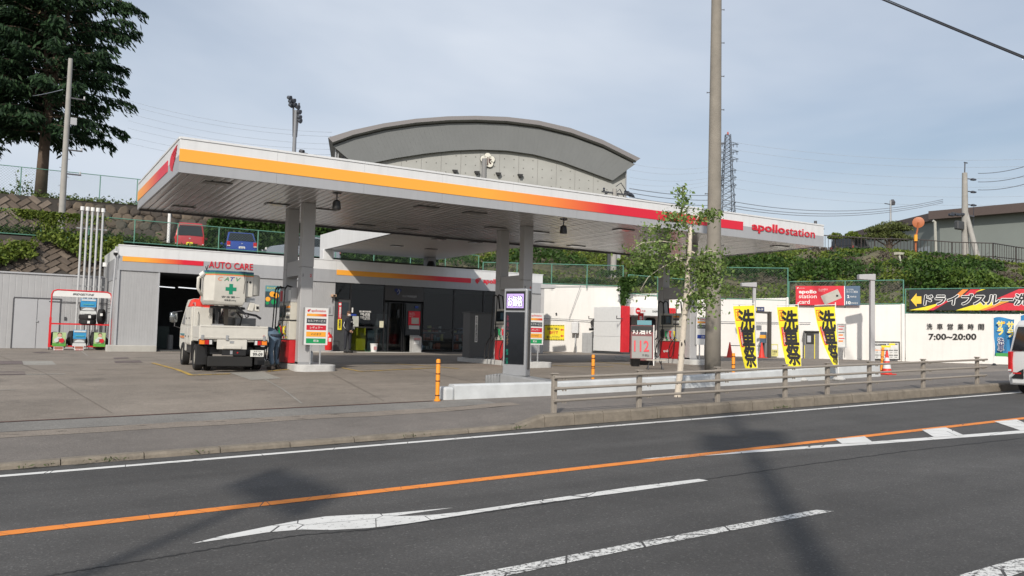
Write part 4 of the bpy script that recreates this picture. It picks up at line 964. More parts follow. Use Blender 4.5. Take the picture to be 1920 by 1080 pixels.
# door sign: dark blue emblem with white stroke
b = MB(); c0 = (bx(745), bz(745, 547)); sc_ = .36
b.prism([(c0[0]+x*sc_, c0[1]+y*sc_) for x, y in ((-.5, .28), (-.2, .42), (0, .3), (.2, .42), (.5, .28), (.45, .05), (.2, -.05), (.12, -.42), (-.08, -.42), (-.18, -.05), (-.42, .02))], -.045, -.036, 'y'); eb = b.build('emblem', mat('navy_print', (.01, .02, .12), .5), tp)
b = MB(); b.tube([(c0[0]-.02, -.05, c0[1]-.12), (c0[0]+.05, -.05, c0[1]-.10), (c0[0]+.09, -.05, c0[1]+.04), (c0[0]+.03, -.05, c0[1]+.10), (c0[0]-.02, -.05, c0[1])], .012, 5); b.build('stroke', ltgrey, eb)
tx('株式会社', dkgrey, 756, 545, 782, 549, parent=tp, dy=.028); tx('セルフ中央給油所', ltgrey, 754, 554, 781, 557.5, parent=tp, dy=.028)
# vertical red and yellow banner on the staff door
o, x0, z0, w, h = print_on(632.5, 567, 640, 618, redp, 'banner', dy=.04); print_on(632, 598.5, 640.2, 618.5, yellowp, 'banner', dy=.046)
text(list('車検受付'), white, (x0+.03, -.052, z0+h*.42), w*.72, h*.42, parent=bd, vertical=True, bold=.03); text(list('実施中'), dkgrey, (x0+.03, -.058, z0+.04), w*.72, h*.34, parent=bd, vertical=True, bold=.03)
b = MB(); b.cyl((x0+w/2, -.045, z0+h*.93), (x0+w/2, -.052, z0+h*.93), .055, n=14); b.build('mark', white, bd)
# step along the shop front
b = MB(); b.box(xd1+.3, L_, -.75, -.0, -.3, .0); b.build('step', concrete_l, bd, bevel=.015)
# fascia stripes and lettering
def stripe(u0, v0, u1, v1, x_off=0):
    x0, x1 = bx(u0, BY-.06), bx(u1, BY-.06); z1 = bz(u0, v0, BY-.06); z0 = bz(u0, v0+(9 if u0 < 300 else 9.5), BY-.06)
    g_ = grad('building_stripe_%d' % u0, [(0, OR_), (.35 if u0 > 300 else .25, OR_), (.75, RD_), (1, RD_)], 0, x0, x1); b = MB(); b.box(x0, x1, -.064, -.051, z0, z1); b.build('stripe', g_, bd)
stripe(226, 480, 378.5, 0); stripe(629.5, 505.5, 882, 0)
a = PY(391, 502, BY-.06); c = PY(474, 502, BY-.06); text('AUTO CARE', redp, (a.x-BX0, -.07, PY(391, 502, BY).z+.85), c.x-a.x, .27, parent=bd, bold=.008, extrude=.008)
a = PY(890, 531, BY); emblem(bd, (a.x-BX0, -.052, a.z+.85-.02), .33, .30)
a = PY(905, 531, BY); text('apollo', redp, (a.x-BX0, -.06, a.z+.85-.07), .92, .30, parent=bd, bold=.03, extrude=.008); text('station', redp, (a.x-BX0+.95, -.06, a.z+.85), .85, .22, parent=bd, extrude=.008)
# poster on the grey wall right of the truck
o, x0, z0, w, h = print_on(496, 536.5, 527, 575, mat('poster_dark', (.04, .07, .08), .5), 'poster', dy=.02)
b = MB(); b.box(x0, x0+w, -.028, -.025, z0+h*.72, z0+h); b.build('poster_top', mat('poster_sky', (.12, .28, .32), .5), bd)
text('キャンペーン', yellowp, (x0+.06, -.032, z0+h*.82), w*.8, h*.12, parent=bd, bold=.03)
for (fx, fz2, r_, c_) in ((.18, .36, .10, orangep), (.16, .18, .07, greenp), (.55, .24, .11, greenp), (.45, .6, .12, orangep), (.7, .55, .12, orangep)):
    b = MB(); b.cyl((x0+w*fx, -.026, z0+h*fz2), (x0+w*fx, -.032, z0+h*fz2), r_, n=12); b.build('poster_shape', c_, bd)
# downpipe, camera, vent at the left corner
b = MB(); b.tube([(-.10, -.02, HB-.05), (-.10, -.02, zg+.2), (-.16, .1, 1.2), (-.16, .1, .1)], .035, 8); b.build('downpipe', ltgrey, bd, smooth='auto')
t = thing('security_camera', 'small black dome camera at the left corner of the workshop roof', 'camera', (BX0-.12, BY-.12, PY(215, 476, BY).z)); b = MB(); b.box(-.04, .04, 0, .14, .02, .1); b.build('bracket', white, t); b = MB(); b.lathe([(.05, -.07), (.08, -.02), (.08, .04)], 10); b.build('dome', black, t, smooth='auto')
t = thing('security_camera', 'pale camera with a dark lens on the wall left of the shop windows', 'camera', (PY(624, 555, BY).x, BY-.1, PY(624, 555, BY).z)); b = MB(); b.box(-.10, .10, -.12, .08, -.04, .06); b.build('body', mat('tan_plastic', (.5, .33, .22), .5), t, bevel=.01); b = MB(); b.box(-.05, .05, -.13, -.119, -.02, .04); b.build('lens', black, t); b = MB(); b.cyl((-.02, .04, -.04), (-.02, .06, -.28), .02, n=6); b.build('bracket', dsteel, t)
t = thing('wall_notice', 'white notice plate on the siding left of the shop windows', 'notice', (PY(614, 580, BY-.02).x, BY-.03, PY(614, 590.5, BY).z)); b = MB(); w_ = PY(624, 580, BY).x-PY(614, 580, BY).x; b.box(0, w_, -.01, 0, 0, .42); b.build('plate', ltgrey, t); text(list('火気厳禁'), dkgrey, (.08, -.013, .05), .06, .3, parent=t, vertical=True)
t = thing('fire_extinguisher', 'large red wheeled fire extinguisher by the grey wall left of the attendant', 'fire extinguisher', (PY(616, 650, 34.4).x, 34.4, -.85)); b = MB(); b.lathe([(.14, .05), (.16, .1), (.16, .62), (.12, .72), (.05, .76), (.04, .82)], 14); b.build('tank', mat('extinguisher_red', (.6, .02, .02), .3), t, smooth='auto')
b = MB(); b.tube([(-.12, 0, .7), (-.13, 0, 1.0), (.13, 0, 1.0), (.12, 0, .7)], .014, 6); b.build('handle', dsteel, t); b = MB(); b.box(-.06, .05, -.17, -.158, .42, .58); b.build('label_plate', white, t)
b = MB(); b.lathe([(.13, 0), (.16, .34), (.175, .345), (.175, .37), (.16, .37)], 14); o = simple('bucket', 'white plastic pail with faint red print standing on the step before the glass', 'bucket', b, white, (PY(701, 650, 34.6).x, 34.6, -.85), smooth='auto')
b = MB(); b.box(-.07, .07, -.166, -.160, .1, .24); c_ = b.build('print', mat('pink_print', (.5, .25, .25), .6), o)
t = thing('service_cabinet', 'small white and grey self-service box before the right door leaf', 'cabinet', (PY(772, 650, 34.55).x, 34.45, -.85)); w_ = .44; b = MB()
b.hexa([(0, 0, 0), (w_, 0, 0), (w_, .35, 0), (0, .35, 0), (0, 0, .70), (w_, 0, .70), (w_, .35, .78), (0, .35, .78)]); b.build('body', mat('cab_grey', (.42, .42, .41), .5), t, bevel=.01)
b = MB(); b.box(.06, .3, -.008, 0, .38, .52); b.build('label_plate', white, t); b = MB(); b.box(.06, .38, -.008, 0, .56, .66); b.build('label_strip', mat('pink_print', (.5, .25, .25)), t); b = MB(); b.tube([(w_, .1, .5), (w_+.06, .05, .3), (w_+.03, .05, .1)], .02, 6); b.build('hose', mat('blue_hose', (.15, .2, .3), .5), t)
b = MB(); b.tube([(.0, 0, .12), (.08, 0, .02), (.22, .03, .0), (.34, 0, .08)], .012, 6); simple('garden_hose', 'green hose coiled at the foot of the glass left of the pail', 'hose', b, mat('hose_green', (.03, .15, .06), .5), (PY(683, 652, 34.6).x, 34.6, -.84))

# ------------------------------------------------------------------ grey siding wall at the far left with a double door
fwl = thing('siding_wall', 'grey ribbed siding wall with a flush double door at the far left', 'wall', (-8, 38.6, -1.05))
zt_ = PY(100, 516, 38.6).z+1.05
siding_wall('wall_panel', 0, PY(190, 560, 38.6).x+8, 0, zt_, pitch=.22, parent=fwl)
b = MB(); b.box(-.05, PY(192, 560, 38.6).x+8, -.05, .25, zt_, zt_+.06); b.build('cap', ltgrey, fwl)
b = MB(); b.box(0, 12, .02, .2, -.3, zt_); b.build('core', midgrey, fwl)
def fx(u): return PY(u, 600, 38.55).x+8
def fzz(u, v): return PY(u, v, 38.55).z+1.05
zd = fzz(60, 560)
for (a_, c_) in ((25, 68.5), (69.5, 111)):
    b = MB(); b.box(fx(a_), fx(c_), -.03, -.012, .08, zd); b.build('door_leaf', ltgrey, fwl, bevel=.004)
b = MB(); b.box(fx(24.5)-.02, fx(111.5)+.03, -.045, -.005, zd+.005, zd+.05); b.box(fx(24)-.03, fx(25)-.005, -.045, -.005, .05, zd); b.box(fx(111.2), fx(112.2), -.045, -.005, .05, zd); b.build('door_frame', dsteel, fwl)
b = MB(); b.box(fx(68)-.02, fx(72), -.06, -.03, fzz(70, 604), fzz(70, 601)); b.build('handle', steel, fwl)
b = MB(); b.cyl((fx(90), -.05, fzz(90, 565)), (fx(205), -.05, fzz(205, 569)), .015, n=6); b.build('conduit', dsteel, fwl)
b = MB(); b.box(fx(120), fx(124), -.05, -.01, fzz(122, 600), fzz(122, 594)); b.build('switch_box', dsteel, fwl)
# vent pipes
vp = thing('vent_pipes', 'five tall white vent pipes with caps rising above the tyre rack', 'vent pipes', (PY(150, 650, 38.2).x, 38.2, -1.0))
ztp = [PY(u, v, 38.2).z+1.0 for u, v in ((154.5, 389), (165.5, 390), (175.5, 391), (185.5, 392), (196, 393))]
vx = [PY(u, 520, 38.2).x for u in (147.5, 157.5, 167, 177, 187)]
wpm = mat('vent_pipe_paint', (.46, .47, .48), .5, var=.06)
for x, z in zip(vx, ztp):
    b = MB(); b.cyl((x-vp.location.x, 0, 0), (x-vp.location.x, 0, z-.1), .042, n=10); k_ = b.build('pipe', wpm, vp, smooth='auto')
    b = MB(); b.cyl((x-vp.location.x, 0, z-.12), (x-vp.location.x, 0, z+.04), .075, n=10); b.build('cap', white, k_, smooth='auto')
for z in (ztp[0]-.85, 2.62): b = MB(); b.box(vx[0]-vp.location.x-.18, vx[-1]-vp.location.x+.18, .05, .08, z-.02, z+.02); b.build('clamp_bar', steel, vp)
# lamp on the roof side
t = thing('flood_lamp', 'small white lamp on a stalk at the left side of the workshop roof', 'lamp', (PY(197, 500, 36.5).x, 36.5, PY(197, 500, 36.5).z)); b = MB(); b.cyl((0, 0, 0), (0, 0, .16), .09, n=12); b.build('head', white, t); b = MB(); b.cyl((0, 0, -.4), (0, 0, 0), .012, n=6); b.build('stalk', steel, t)

# ------------------------------------------------------------------ tyre rack
rk0 = PY(88, 655, 36.6); rk1 = PY(207, 655, 36.6); gzr = gz(2, 36.6)
rk = thing('tyre_rack', 'red steel tyre display rack with a white header sign', 'rack', (rk0.x+.06, 36.5, gzr)); RW_ = rk1.x-rk0.x-.12; zt_ = PY(100, 543, 36.6).z-gzr
b = MB()
pts = [(0, 0, .1), (0, 0, zt_-.18), (.05, 0, zt_-.05), (.18, 0, zt_), (RW_-.18, 0, zt_-.02), (RW_-.05, 0, zt_-.07), (RW_, 0, zt_-.2), (RW_, 0, .1)]; b.tube(pts, .028, 8); b.build('frame', red, rk, smooth='auto')
b = MB(); b.box(-.04, .04, -.04, .04, .1, 1.25); b.build('upright', red, rk); b = MB(); b.box(RW_-.05, RW_+.05, -.04, .45, .1, .95); b.v = [(x, y, z) for x, y, z in b.v]
b = MB(); b.box(RW_-.04, RW_+.04, -.04, .04, .1, 1.25); b.build('upright', red, rk)
zsh = PY(150, 608, 36.6).z-gzr
b = MB(); b.box(.04, RW_-.04, -.03, .01, zsh-.03, zsh+.03); b.build('shelf_bar', red, rk); b = MB(); b.box(.04, RW_-.04, .36, .40, zsh-.03, zsh+.03); b.build('shelf_bar', red, rk)
b = MB(); b.box(.04, RW_-.04, -.03, .4, .12, .17); b.build('bottom_shelf', red, rk)
for x in (0, RW_): b = MB(); b.box(x-.03, x+.03, 0, .45, .10, .16); b.build('foot', red, rk); b = MB(); b.cyl((x-.02, 0, .06), (x+.02, 0, .06), .06, n=10); b.build('castor', black, rk)
b = MB(); b.box(.03, RW_-.03, -.008, .008, zt_-.26, zt_-.035); hd = b.build('header_sign', white, rk, bevel=.004); text('BRIDGESTONE', dkgrey, (RW_*.34, -.012, zt_-.19), RW_*.36, .085, parent=hd, bold=.03, shear=.3)
for k in range(4): b = MB(); z = 1.95-.15*k; b.tube([(RW_, 0, z), (RW_-.14, -.02, z+.02), (RW_-.16, -.06, z-.03), (RW_-.10, -.08, z-.05)], .012, 5); b.build('hook', dsteel, rk)
# tyres
tyre_mat = mat('tyre_rubber', (.013, .013, .014), .75, var=.2, scale=20, bump=.3, bscale=60)
def tyre_mesh(R_=.31, w=.19, ri=.20, m=None):
    b = MB(); prof = [(ri, -w*.36), (ri+.03, -w*.5), (R_-.03, -w*.5), (R_-.005, -w*.40), (R_, -w*.2), (R_, w*.2), (R_-.005, w*.40), (R_-.03, w*.5), (ri+.03, w*.5), (ri, w*.36)]
    n = 28; k = len(prof); b.add([(r*cos(2*pi*i/n), z, r*sin(2*pi*i/n)) for r, z in prof for i in range(n)], [(j*n+i, j*n+(i+1) % n, ((j+1) % k)*n+(i+1) % n, ((j+1) % k)*n+i) for j in range(k) for i in range(n)])
    return b
tb = tyre_mesh()
def tyre(loc, rot, label):
    t = thing('display_tyre', label, 'tyre', loc, 0, 'tyres on the red rack'); t.rotation_euler = rot
    if 'tyre_me' not in MATS:
        o = tb.build('tread', tyre_mat, t, smooth='auto'); MATS['tyre_me'] = o.data
    else: link_mesh('tread', MATS['tyre_me'], t)
    return t
rx = lambda u, v, y=36.6: PY(u, v, y)
def ty(u, v, rot, label, y=36.6): p = rx(u, v, y); return tyre(tuple(p), rot, label)
adb = mat('advert_blue', (.05, .32, .62), .45); adw = mat('advert_white', (.60, .62, .62), .45); adg = mat('advert_green', (.45, .60, .30), .45); adgr = mat('advert_grey', (.18, .19, .2), .45)
def advert(u0, v0, u1, v1, kind, label, y=36.38):
    a = rx(u0, v1, y); c = rx(u1, v0, y); w = c.x-a.x; h = c.z-a.z; t = thing('tyre_advert', label, 'advert card', (a.x, y, a.z), 0, 'advert cards in front of the tyres')
    def card(x0, x1, z0, z1, m_, nm='card', d=0, flare=.0):
        b = MB(); b.hexa([(x0-flare, -.01-d, z0), (x1+flare, -.01-d, z0), (x1+flare, -.004-d, z0), (x0-flare, -.004-d, z0), (x0, -.01-d-.05*(z1 > h*.9), z1), (x1, -.01-d-.05*(z1 > h*.9), z1), (x1, -.004-d-.05*(z1 > h*.9), z1), (x0, -.004-d-.05*(z1 > h*.9), z1)]); return b.build(nm, m_, t)
    if kind == 'blue':
        card(0, w, h*.45, h, adb); card(.02, w-.02, h*.2, h*.44, adgr); card(0, w, 0, h*.19, adw, flare=.02); text('PLAYZ', white, (w*.15, -.06, h*.72), w*.7, h*.12, parent=t, bold=.02, shear=.3) if 0 else None
        b = MB(); b.box(w*.05, w*.95, -.065, -.06, h*.86, h*.97); b.build('band', adw, t)
        b = MB(); b.prism([(w*.1, h*.24), (w*.9, h*.24), (w*.85, h*.34), (w*.62, h*.40), (w*.35, h*.40), (w*.18, h*.33)], -.018, -.013, 'y'); b.build('printed_car', adw, t)
        b = MB(); b.box(w*.15, w*.85, -.05, -.045, h*.60, h*.66); b.build('band', mat('advert_teal', (.1, .4, .42), .5), t)
    else:
        card(0, w, h*.22, h, adg); card(-.01, w+.01, 0, h*.21, mat('advert_green2', (.10, .35, .05), .5))
        b = MB(); b.cyl((w*.52, -.05, h*.80), (w*.52, -.062, h*.80), w*.16, n=14); b.build('printed_face', mat('skin_print', (.6, .38, .28), .6), t); b = MB(); b.cyl((w*.52, -.048, h*.86), (w*.52, -.058, h*.86), w*.18, n=14); b.build('printed_hair', mat('hair_print', (.06, .03, .02), .6), t)
        b = MB(); b.cyl((w*.68, -.05, h*.42), (w*.68, -.062, h*.42), w*.2, n=16); b.build('red_disc', redp, t); b = MB(); b.cyl((w*.28, -.05, h*.44), (w*.28, -.060, h*.44), w*.18, n=16); b.build('white_disc', adw, t); b = MB(); b.box(w*.3, w*.7, -.058, -.045, h*.56, h*.68); b.build('printed_blouse', adw, t)
def pricecard(u0, v0, u1, v1, s_, label, y=36.2):
    a = rx(u0, v1, y); c = rx(u1, v0, y); w = c.x-a.x; h = c.z-a.z; t = thing('price_card', label, 'price card', (a.x, y, a.z), 0, 'price cards on the rack'); b = MB(); b.box(0, w, -.006, 0, 0, h); b.build('card', white, t)
    b = MB(); b.box(.02, w-.02, -.010, -.007, h*.5, h*.95); b.build('band', mat('brown_print', (.35, .12, .08), .6), t); text(s_, redp, (.04, -.012, h*.12), w*.8, h*.3, parent=t, bold=.03)
HP = pi/2
ty(165, 575, (0, 0, 0), 'upright tyre behind the blue card on the upper shelf')
ty(164, 594.5, (HP, 0, 0), 'flat tyre at the top of the pair on the upper shelf'); ty(164, 603.5, (HP, 0, 0), 'flat tyre lying directly on the upper shelf bar')
ty(190, 594, (0, rad(-14), HP-.35), 'leaning tyre at the right end of the upper shelf')
ty(109, 642, (0, 0, 0), 'upright tyre behind the left green card on the lower shelf'); ty(101, 637, (0, 0, HP-.3), 'tyre edge-on behind the left green card', 36.8)
ty(148, 640, (0, 0, 0), 'upright tyre behind the blue card on the lower shelf'); ty(134, 635, (0, 0, HP-.3), 'tyre edge-on between the left green and blue cards', 36.8)
ty(187, 642, (0, 0, 0), 'upright tyre behind the right green card on the lower shelf'); ty(176, 637, (0, 0, HP-.3), 'tyre edge-on left of the right green card', 36.8)
advert(150, 561, 181, 588, 'blue', 'blue and white tyre card on the upper shelf'); advert(98, 623.5, 124, 649, 'green', 'light green card with a portrait, left on the lower shelf'); advert(136, 619, 162, 649, 'blue', 'blue and white tyre card in the middle of the lower shelf'); advert(175, 624, 198, 650, 'green', 'light green card with a portrait, right on the lower shelf')
pricecard(100, 650, 119, 659, '57,800', 'white price card with brown band under the left green tyre card'); pricecard(139, 649, 157, 659, '¥68,800', 'white price card with brown band under the blue tyre card')
for u, v in ((168, 594), (166, 604), (190, 590)):
    p = rx(u, v, 36.27); b = MB(); b.box(-.045, .045, -.004, 0, -.05, .05); o = b.build('tyre_sticker', white, None, loc=tuple(p)); tag(o, {168: 'square white sticker on the upper flat tyre', 166: 'square white sticker on the lower flat tyre', 190: 'square white sticker on the leaning tyre'}[u], 'sticker', 'stickers on the tyres')
# ================================================================== bucket truck
cream = mat('truck_cream_paint', (.56, .545, .50), .4, var=.08, scale=5)
tx0 = PY(374, 620, 21.3).x
trk = thing('bucket_truck', 'white boom truck with CATV bucket and green cross parked at the left pumps', 'truck', (tx0, 21.3, gz(4.5, 22)), rad(-3.2))
TW = 1.64
tlr = mat('tail_red', (.45, .01, .012), .25); tlo = mat('tail_amber', (.8, .22, .02), .25); tlw = mat('tail_clear', (.6, .6, .6), .2)
b = MB(); b.box(.30, .42, .25, 4.4, .42, .60); b.box(TW-.42, TW-.30, .25, 4.4, .42, .60); b.box(.3, TW-.3, .2, .3, .42, .56); b.build('chassis', black, trk)
b = MB(); b.box(0, TW, .02, 2.75, .74, .82); b.build('deck', cream, trk, bevel=.01)
b = MB(); b.box(0, TW, -.035, .0, .80, 1.14); tg = b.build('tailgate', cream, trk, bevel=.012, bseg=2)
b = MB(); b.box(.02, TW-.02, -.046, -.036, .83, .85); b.box(.02, TW-.02, -.046, -.036, 1.10, 1.12); b.build('rib', cream, tg)
for x in (.04, .62, TW-.12): b = MB(); b.box(x, x+.06, -.055, -.03, .78, .90); b.build('hinge', steel, tg)
b = MB(); b.cyl((TW-.10, -.036, .89), (TW-.10, -.044, .89), .025, n=10); b.build('reflector', tlr, tg)
b = MB(); b.box(-.001, .04, .05, 1.35, .82, 1.12); b.build('side_board', cream, trk, bevel=.01); b = MB(); b.box(TW-.04, TW, .05, 2.7, .82, 1.12); b.build('side_board', cream, trk, bevel=.01)
# tool lockers on the left side
b = MB(); b.box(-.03, .42, 1.4, 2.72, .62, 1.62); lk = b.build('tool_locker', cream, trk, bevel=.015)
for (y0, y1, z0, z1) in ((1.45, 2.03, .66, 1.08), (2.08, 2.67, .66, 1.08), (1.45, 2.03, 1.14, 1.56), (2.08, 2.67, 1.14, 1.56)):
    b = MB(); b.box(-.042, -.031, y0, y1, z0, z1); d_ = b.build('locker_door', cream, lk, bevel=.004)
    b = MB(); b.box(-.056, -.043, (y0+y1)/2-.04, (y0+y1)/2+.04, z0+.16, z0+.20); b.build('latch', dsteel, lk)
b = MB(); b.box(.0, .46, 1.18, 1.38, .83, 1.60); b.build('end_locker', cream, trk, bevel=.012)
b = MB(); b.tube([(.08, 1.16, 1.0), (.08, 1.12, 1.05), (.08, 1.12, 1.45), (.08, 1.16, 1.5)], .012, 6); b.tube([(.36, 1.16, 1.35), (.36, 1.1, 1.40), (.36, 1.16, 1.46)], .01, 6); b.build('grab_rail', cream, trk)
b = MB(); b.box(TW-.55, TW-.02, 1.5, 2.7, .82, 1.36); b.build('tool_box', midgrey, trk, bevel=.01)
b = MB(); b.box(.46, TW-.56, 2.5, 2.72, .83, 1.30); b.build('front_box', mat('truck_box_grey', (.16, .16, .16), .6), trk)  # box behind the cab in one even dark grey
# rear end: beam, lights, plate, bumper
b = MB(); b.box(.42, 1.14, -.02, .02, .55, .80); b.build('rear_panel', cream, trk, bevel=.01); b = MB(); b.box(.57, 1.0, -.05, -.021, .57, .64); b.build('panel_ledge', cream, trk); b = MB(); b.box(.72, .82, -.026, -.021, .70, .76); b.build('badge', steel, trk)
for x0, cols in ((.0, (tlo, tlr, tlw)), (TW-.32, (tlw, tlr, tlo))):
    b = MB(); b.box(x0-.01, x0+.33, -.015, .05, .655, .79); tl = b.build('tail_lamp', black, trk)
    for k, c_ in enumerate(cols): b = MB(); ww = (.13, .10, .07)[k] if x0 == 0 else (.07, .10, .13)[k]; xx = x0+(0, .13, .235)[k] if x0 == 0 else x0+(.0, .07, .175)[k]; b.box(xx+.004, xx+ww-.004, -.03, -.016, .67, .775); b.build('lens', c_, tl)
b = MB(); b.box(.22, 1.30, .02, .08, .12, .38); b.build('under_guard', rubber, trk, bevel=.02); b = MB(); b.box(.55, 1.12, -.0, .04, .40, .54); b.build('bumper', black, trk)
b = MB(); b.box(.74, .80, -.01, -.001, .43, .52); b.build('tow_hitch', steel, trk); b = MB(); b.cyl((.92, -.001, .47), (.92, -.012, .47), .02, n=8); b.build('fog_lamp', tlr, trk)
pl = mat('plate_white', (.66, .66, .62), .5); b = MB(); b.box(1.23, 1.56, -.012, -.002, .375, .54); p_ = b.build('number_plate', pl, trk); text('99-09', dkgrey, (1.29, -.016, .39), .24, .085, parent=p_, bold=.03); text('松本 800', dkgrey, (1.31, -.016, .495), .18, .03, parent=p_)
for x in (.06, .1): pass
def wheel(parent, x, y, R_, w, side, hubm, dual=False):
    t = thing('wheel', None, None, (x, y, R_)); t.parent = parent; t.location = (x, y, R_)
    b = tyre_mesh(R_, w, R_*.6); b.rot(Matrix.Rotation(pi/2, 4, 'Z')); b.build('tyre', tyre_mat, t, smooth='auto')
    b = MB(); b.lathe([(R_*.6, -w*.38), (R_*.55, -w*.2), (R_*.3, -w*.12), (R_*.25, -w*.3), (R_*.1, -w*.32)], 16); b.rot(Matrix.Rotation(side*pi/2, 4, 'Y')); b.build('rim', hubm, t, smooth='auto'); return t
hub = mat('hub_cream', (.42, .40, .35), .5)
wheel(trk, .10, .85, .33, .20, 1, hub); wheel(trk, TW-.10, .85, .33, .20, -1, hub); wheel(trk, .33, .85, .33, .16, 1, hub); wheel(trk, TW-.33, .85, .33, .16, -1, hub)
wheel(trk, .10, 3.55, .33, .19, 1, hub); wheel(trk, TW-.10, 3.55, .33, .19, -1, hub)
b = MB(); b.box(-.02, .26, 1.30, 1.34, .22, .72); b.build('mud_flap', black, trk); b = MB(); b.box(-.01, .24, .30, .33, .16, .62); b.build('mud_flap', black, trk); b = MB(); b.box(TW-.24, TW+.01, .30, .33, .16, .62); b.build('mud_flap', black, trk)
b = MB(); b.box(.05, TW-.05, 1.35, 2.9, .40, .72); b.build('underbody', black, trk)
# cab
cab = MB(); W_ = TW-.04
prof = [(2.85, .42), (4.30, .42), (4.55, .50), (4.57, .95), (4.50, 1.12), (4.16, 1.80), (4.00, 1.88), (2.95, 1.88), (2.85, 1.80)]
A_ = [(.04, y, z) for y, z in prof]; B_ = [(W_, y, z) for y, z in prof]
A2 = [(.04+(.12 if z > 1.2 else 0), y, z) for y, z in prof]; B2 = [(W_-(.12 if z > 1.2 else 0), y, z) for y, z in prof]
n = len(prof); cab.add(A2+B2, [(i, (i+1) % n, n+(i+1) % n, n+i) for i in range(n)]+[tuple(range(n)), tuple(range(2*n-1, n-1, -1))]); cb = cab.build('cab', cream, trk, bevel=.04, bseg=3, smooth='auto')
for sx in (0, 1):
    x = .085 if sx == 0 else W_-.045; s_ = -1 if sx == 0 else 1
    b = MB(); pts = [(3.05, 1.18), (4.22, 1.18), (4.02, 1.62), (3.95, 1.72), (3.05, 1.72)]
    b.add([((.04 if sx == 0 else W_)+s_*.004-s_*.12*(z-1.1)/.7, y, z) for y, z in pts], [(0, 1, 2, 3, 4)]); b.build('side_window', wgl, cb, fix=False)
b = MB(); b.box(.035, .039, 2.9, 4.4, .86, .90); k_ = b.build('stripe', mat('stripe_teal', (.03, .20, .24), .5), cb); b = MB(); b.box(.033, .038, 2.9, 4.4, .78, .83); b.build('stripe', mat('stripe_orange', (.65, .20, .05), .5), cb)
b = MB(); b.box(.3, W_-.26, 2.838, 2.848, 1.3, 1.7); b.build('rear_window', wgl, cb)
b = MB(); b.tube([(.05, 4.3, 1.55), (-.12, 4.35, 1.52), (-.14, 4.34, 1.1), (.03, 4.4, 1.05)], .012, 6); mr_ = b.build('mirror', dsteel, cb); b = MB(); b.lathe([(.02, -.16), (.10, -.13), (.11, .0), (.10, .13), (.02, .16)], 12, (0, 0), sy=.3); b.rot(Matrix.Translation((-.17, 4.33, 1.36))); b.build('mirror_glass', mat('mirror_glass', (.25, .27, .28), .05, .8), cb, smooth=True)
# red traffic cones lying on the locker
conem = mat('cone_red', (.68, .045, .03), .5, var=.05)
cn = thing('traffic_cone', 'red cone lying on its side on the truck locker below the bucket', 'traffic cone', (0, 0, 0)); cn.parent = None
wp = Matrix.Translation(trk.location) @ Matrix.Rotation(rad(-3.2), 4, 'Z')
b = MB(); nn = 20; b.lathe([(.17, 0), (.15, .02), (.03, .55), (.02, .56)], nn); b.add([(.19*cos(a), .19*sin(a), z) for z in (0, .02) for a in [pi/4+pi/2*i for i in range(4)]], [(0, 1, 2, 3), (4, 5, 6, 7), (0, 1, 5, 4), (1, 2, 6, 5), (2, 3, 7, 6), (3, 0, 4, 7)])
b.v = [(x*1.25, y*1.25, z) for x, y, z in b.v]
b.build('body', conem, cn, smooth='auto'); cn.matrix_world = wp @ Matrix.Translation((.34, 1.35, 1.80)) @ Matrix.Rotation(rad(-90), 4, 'X') @ Matrix.Rotation(rad(8), 4, 'Y')
b = MB(); b.cyl((0, 0, -.001), (0, 0, -.004), .13, n=16); b.build('dark_mouth', mat('cone_inside', (.10, .01, .01), .8), cn)
b = MB(); b.hexa([(-.02, 1.95, 1.62), (.5, 1.95, 1.62), (.5, 2.5, 1.62), (-.02, 2.5, 1.62), (.06, 2.0, 1.84), (.44, 2.0, 1.84), (.44, 2.45, 1.84), (.06, 2.45, 1.84)]); o = b.build('red_crate', conem, None, bevel=.03); o.matrix_world = wp; tag(o, 'red moulded crate on the truck locker behind the lying cone', 'crate')
# turret, arm and buckets
b = MB(); b.cyl((.98, 1.9, .8), (.98, 1.9, 1.35), .24, n=16); b.build('turret', mat('turret_grey', (.20, .20, .20), .5), trk, smooth='auto')
b = MB(); b.box(.80, 1.16, 1.65, 2.15, 1.35, 1.72); b.build('turret_head', cream, trk, bevel=.03)
b = MB(); b.hexa([(.88, 1.7, 1.55), (1.08, 1.7, 1.55), (1.08, 4.3, 1.95), (.88, 4.3, 1.95), (.88, 1.7, 1.80), (1.08, 1.7, 1.80), (1.08, 4.3, 2.18), (.88, 4.3, 2.18)]); b.build('boom', cream, trk, bevel=.02)
b = MB(); b.box(.70, .80, .9, 1.0, .82, 1.66); b.build('boom_rest', mat('brown_steel', (.13, .11, .09), .6), trk); b = MB(); b.box(.50, .56, 1.0, 1.06, .82, 1.66); b.build('boom_rest', dkgrey, trk)
b = MB(); b.tube([(.34, .9, 1.62), (1.2, .9, 1.60), (1.2, .9, 1.58)], .035, 8); b.build('cross_bar', dkgrey, trk, smooth='auto'); b = MB(); b.tube([(.95, .7, 1.66), (1.18, .45, 1.42)], .03, 8); b.tube([(1.18, .45, 1.42), (1.20, .43, 1.37)], .05, 8); b.build('jack_arm', dsteel, trk, smooth='auto'); b = MB(); b.tube([(1.05, .9, 1.50), (1.45, .6, 1.42), (1.56, .55, 1.34)], .03, 8); b.build('jack_arm', dsteel, trk, smooth='auto')
b = MB(); b.box(.42, .72, .9, 1.3, 1.05, 1.18); b.build('fitting', midgrey, trk)
b = MB(); b.cyl((1.0, 1.5, 1.45), (1.05, .8, 1.60), .05, n=10); b.cyl((.62, 1.5, .83), (.62, 1.5, 1.50), .045, n=10); b.build('hydraulic_cylinder', steel, trk, smooth='auto', kind='stuff')
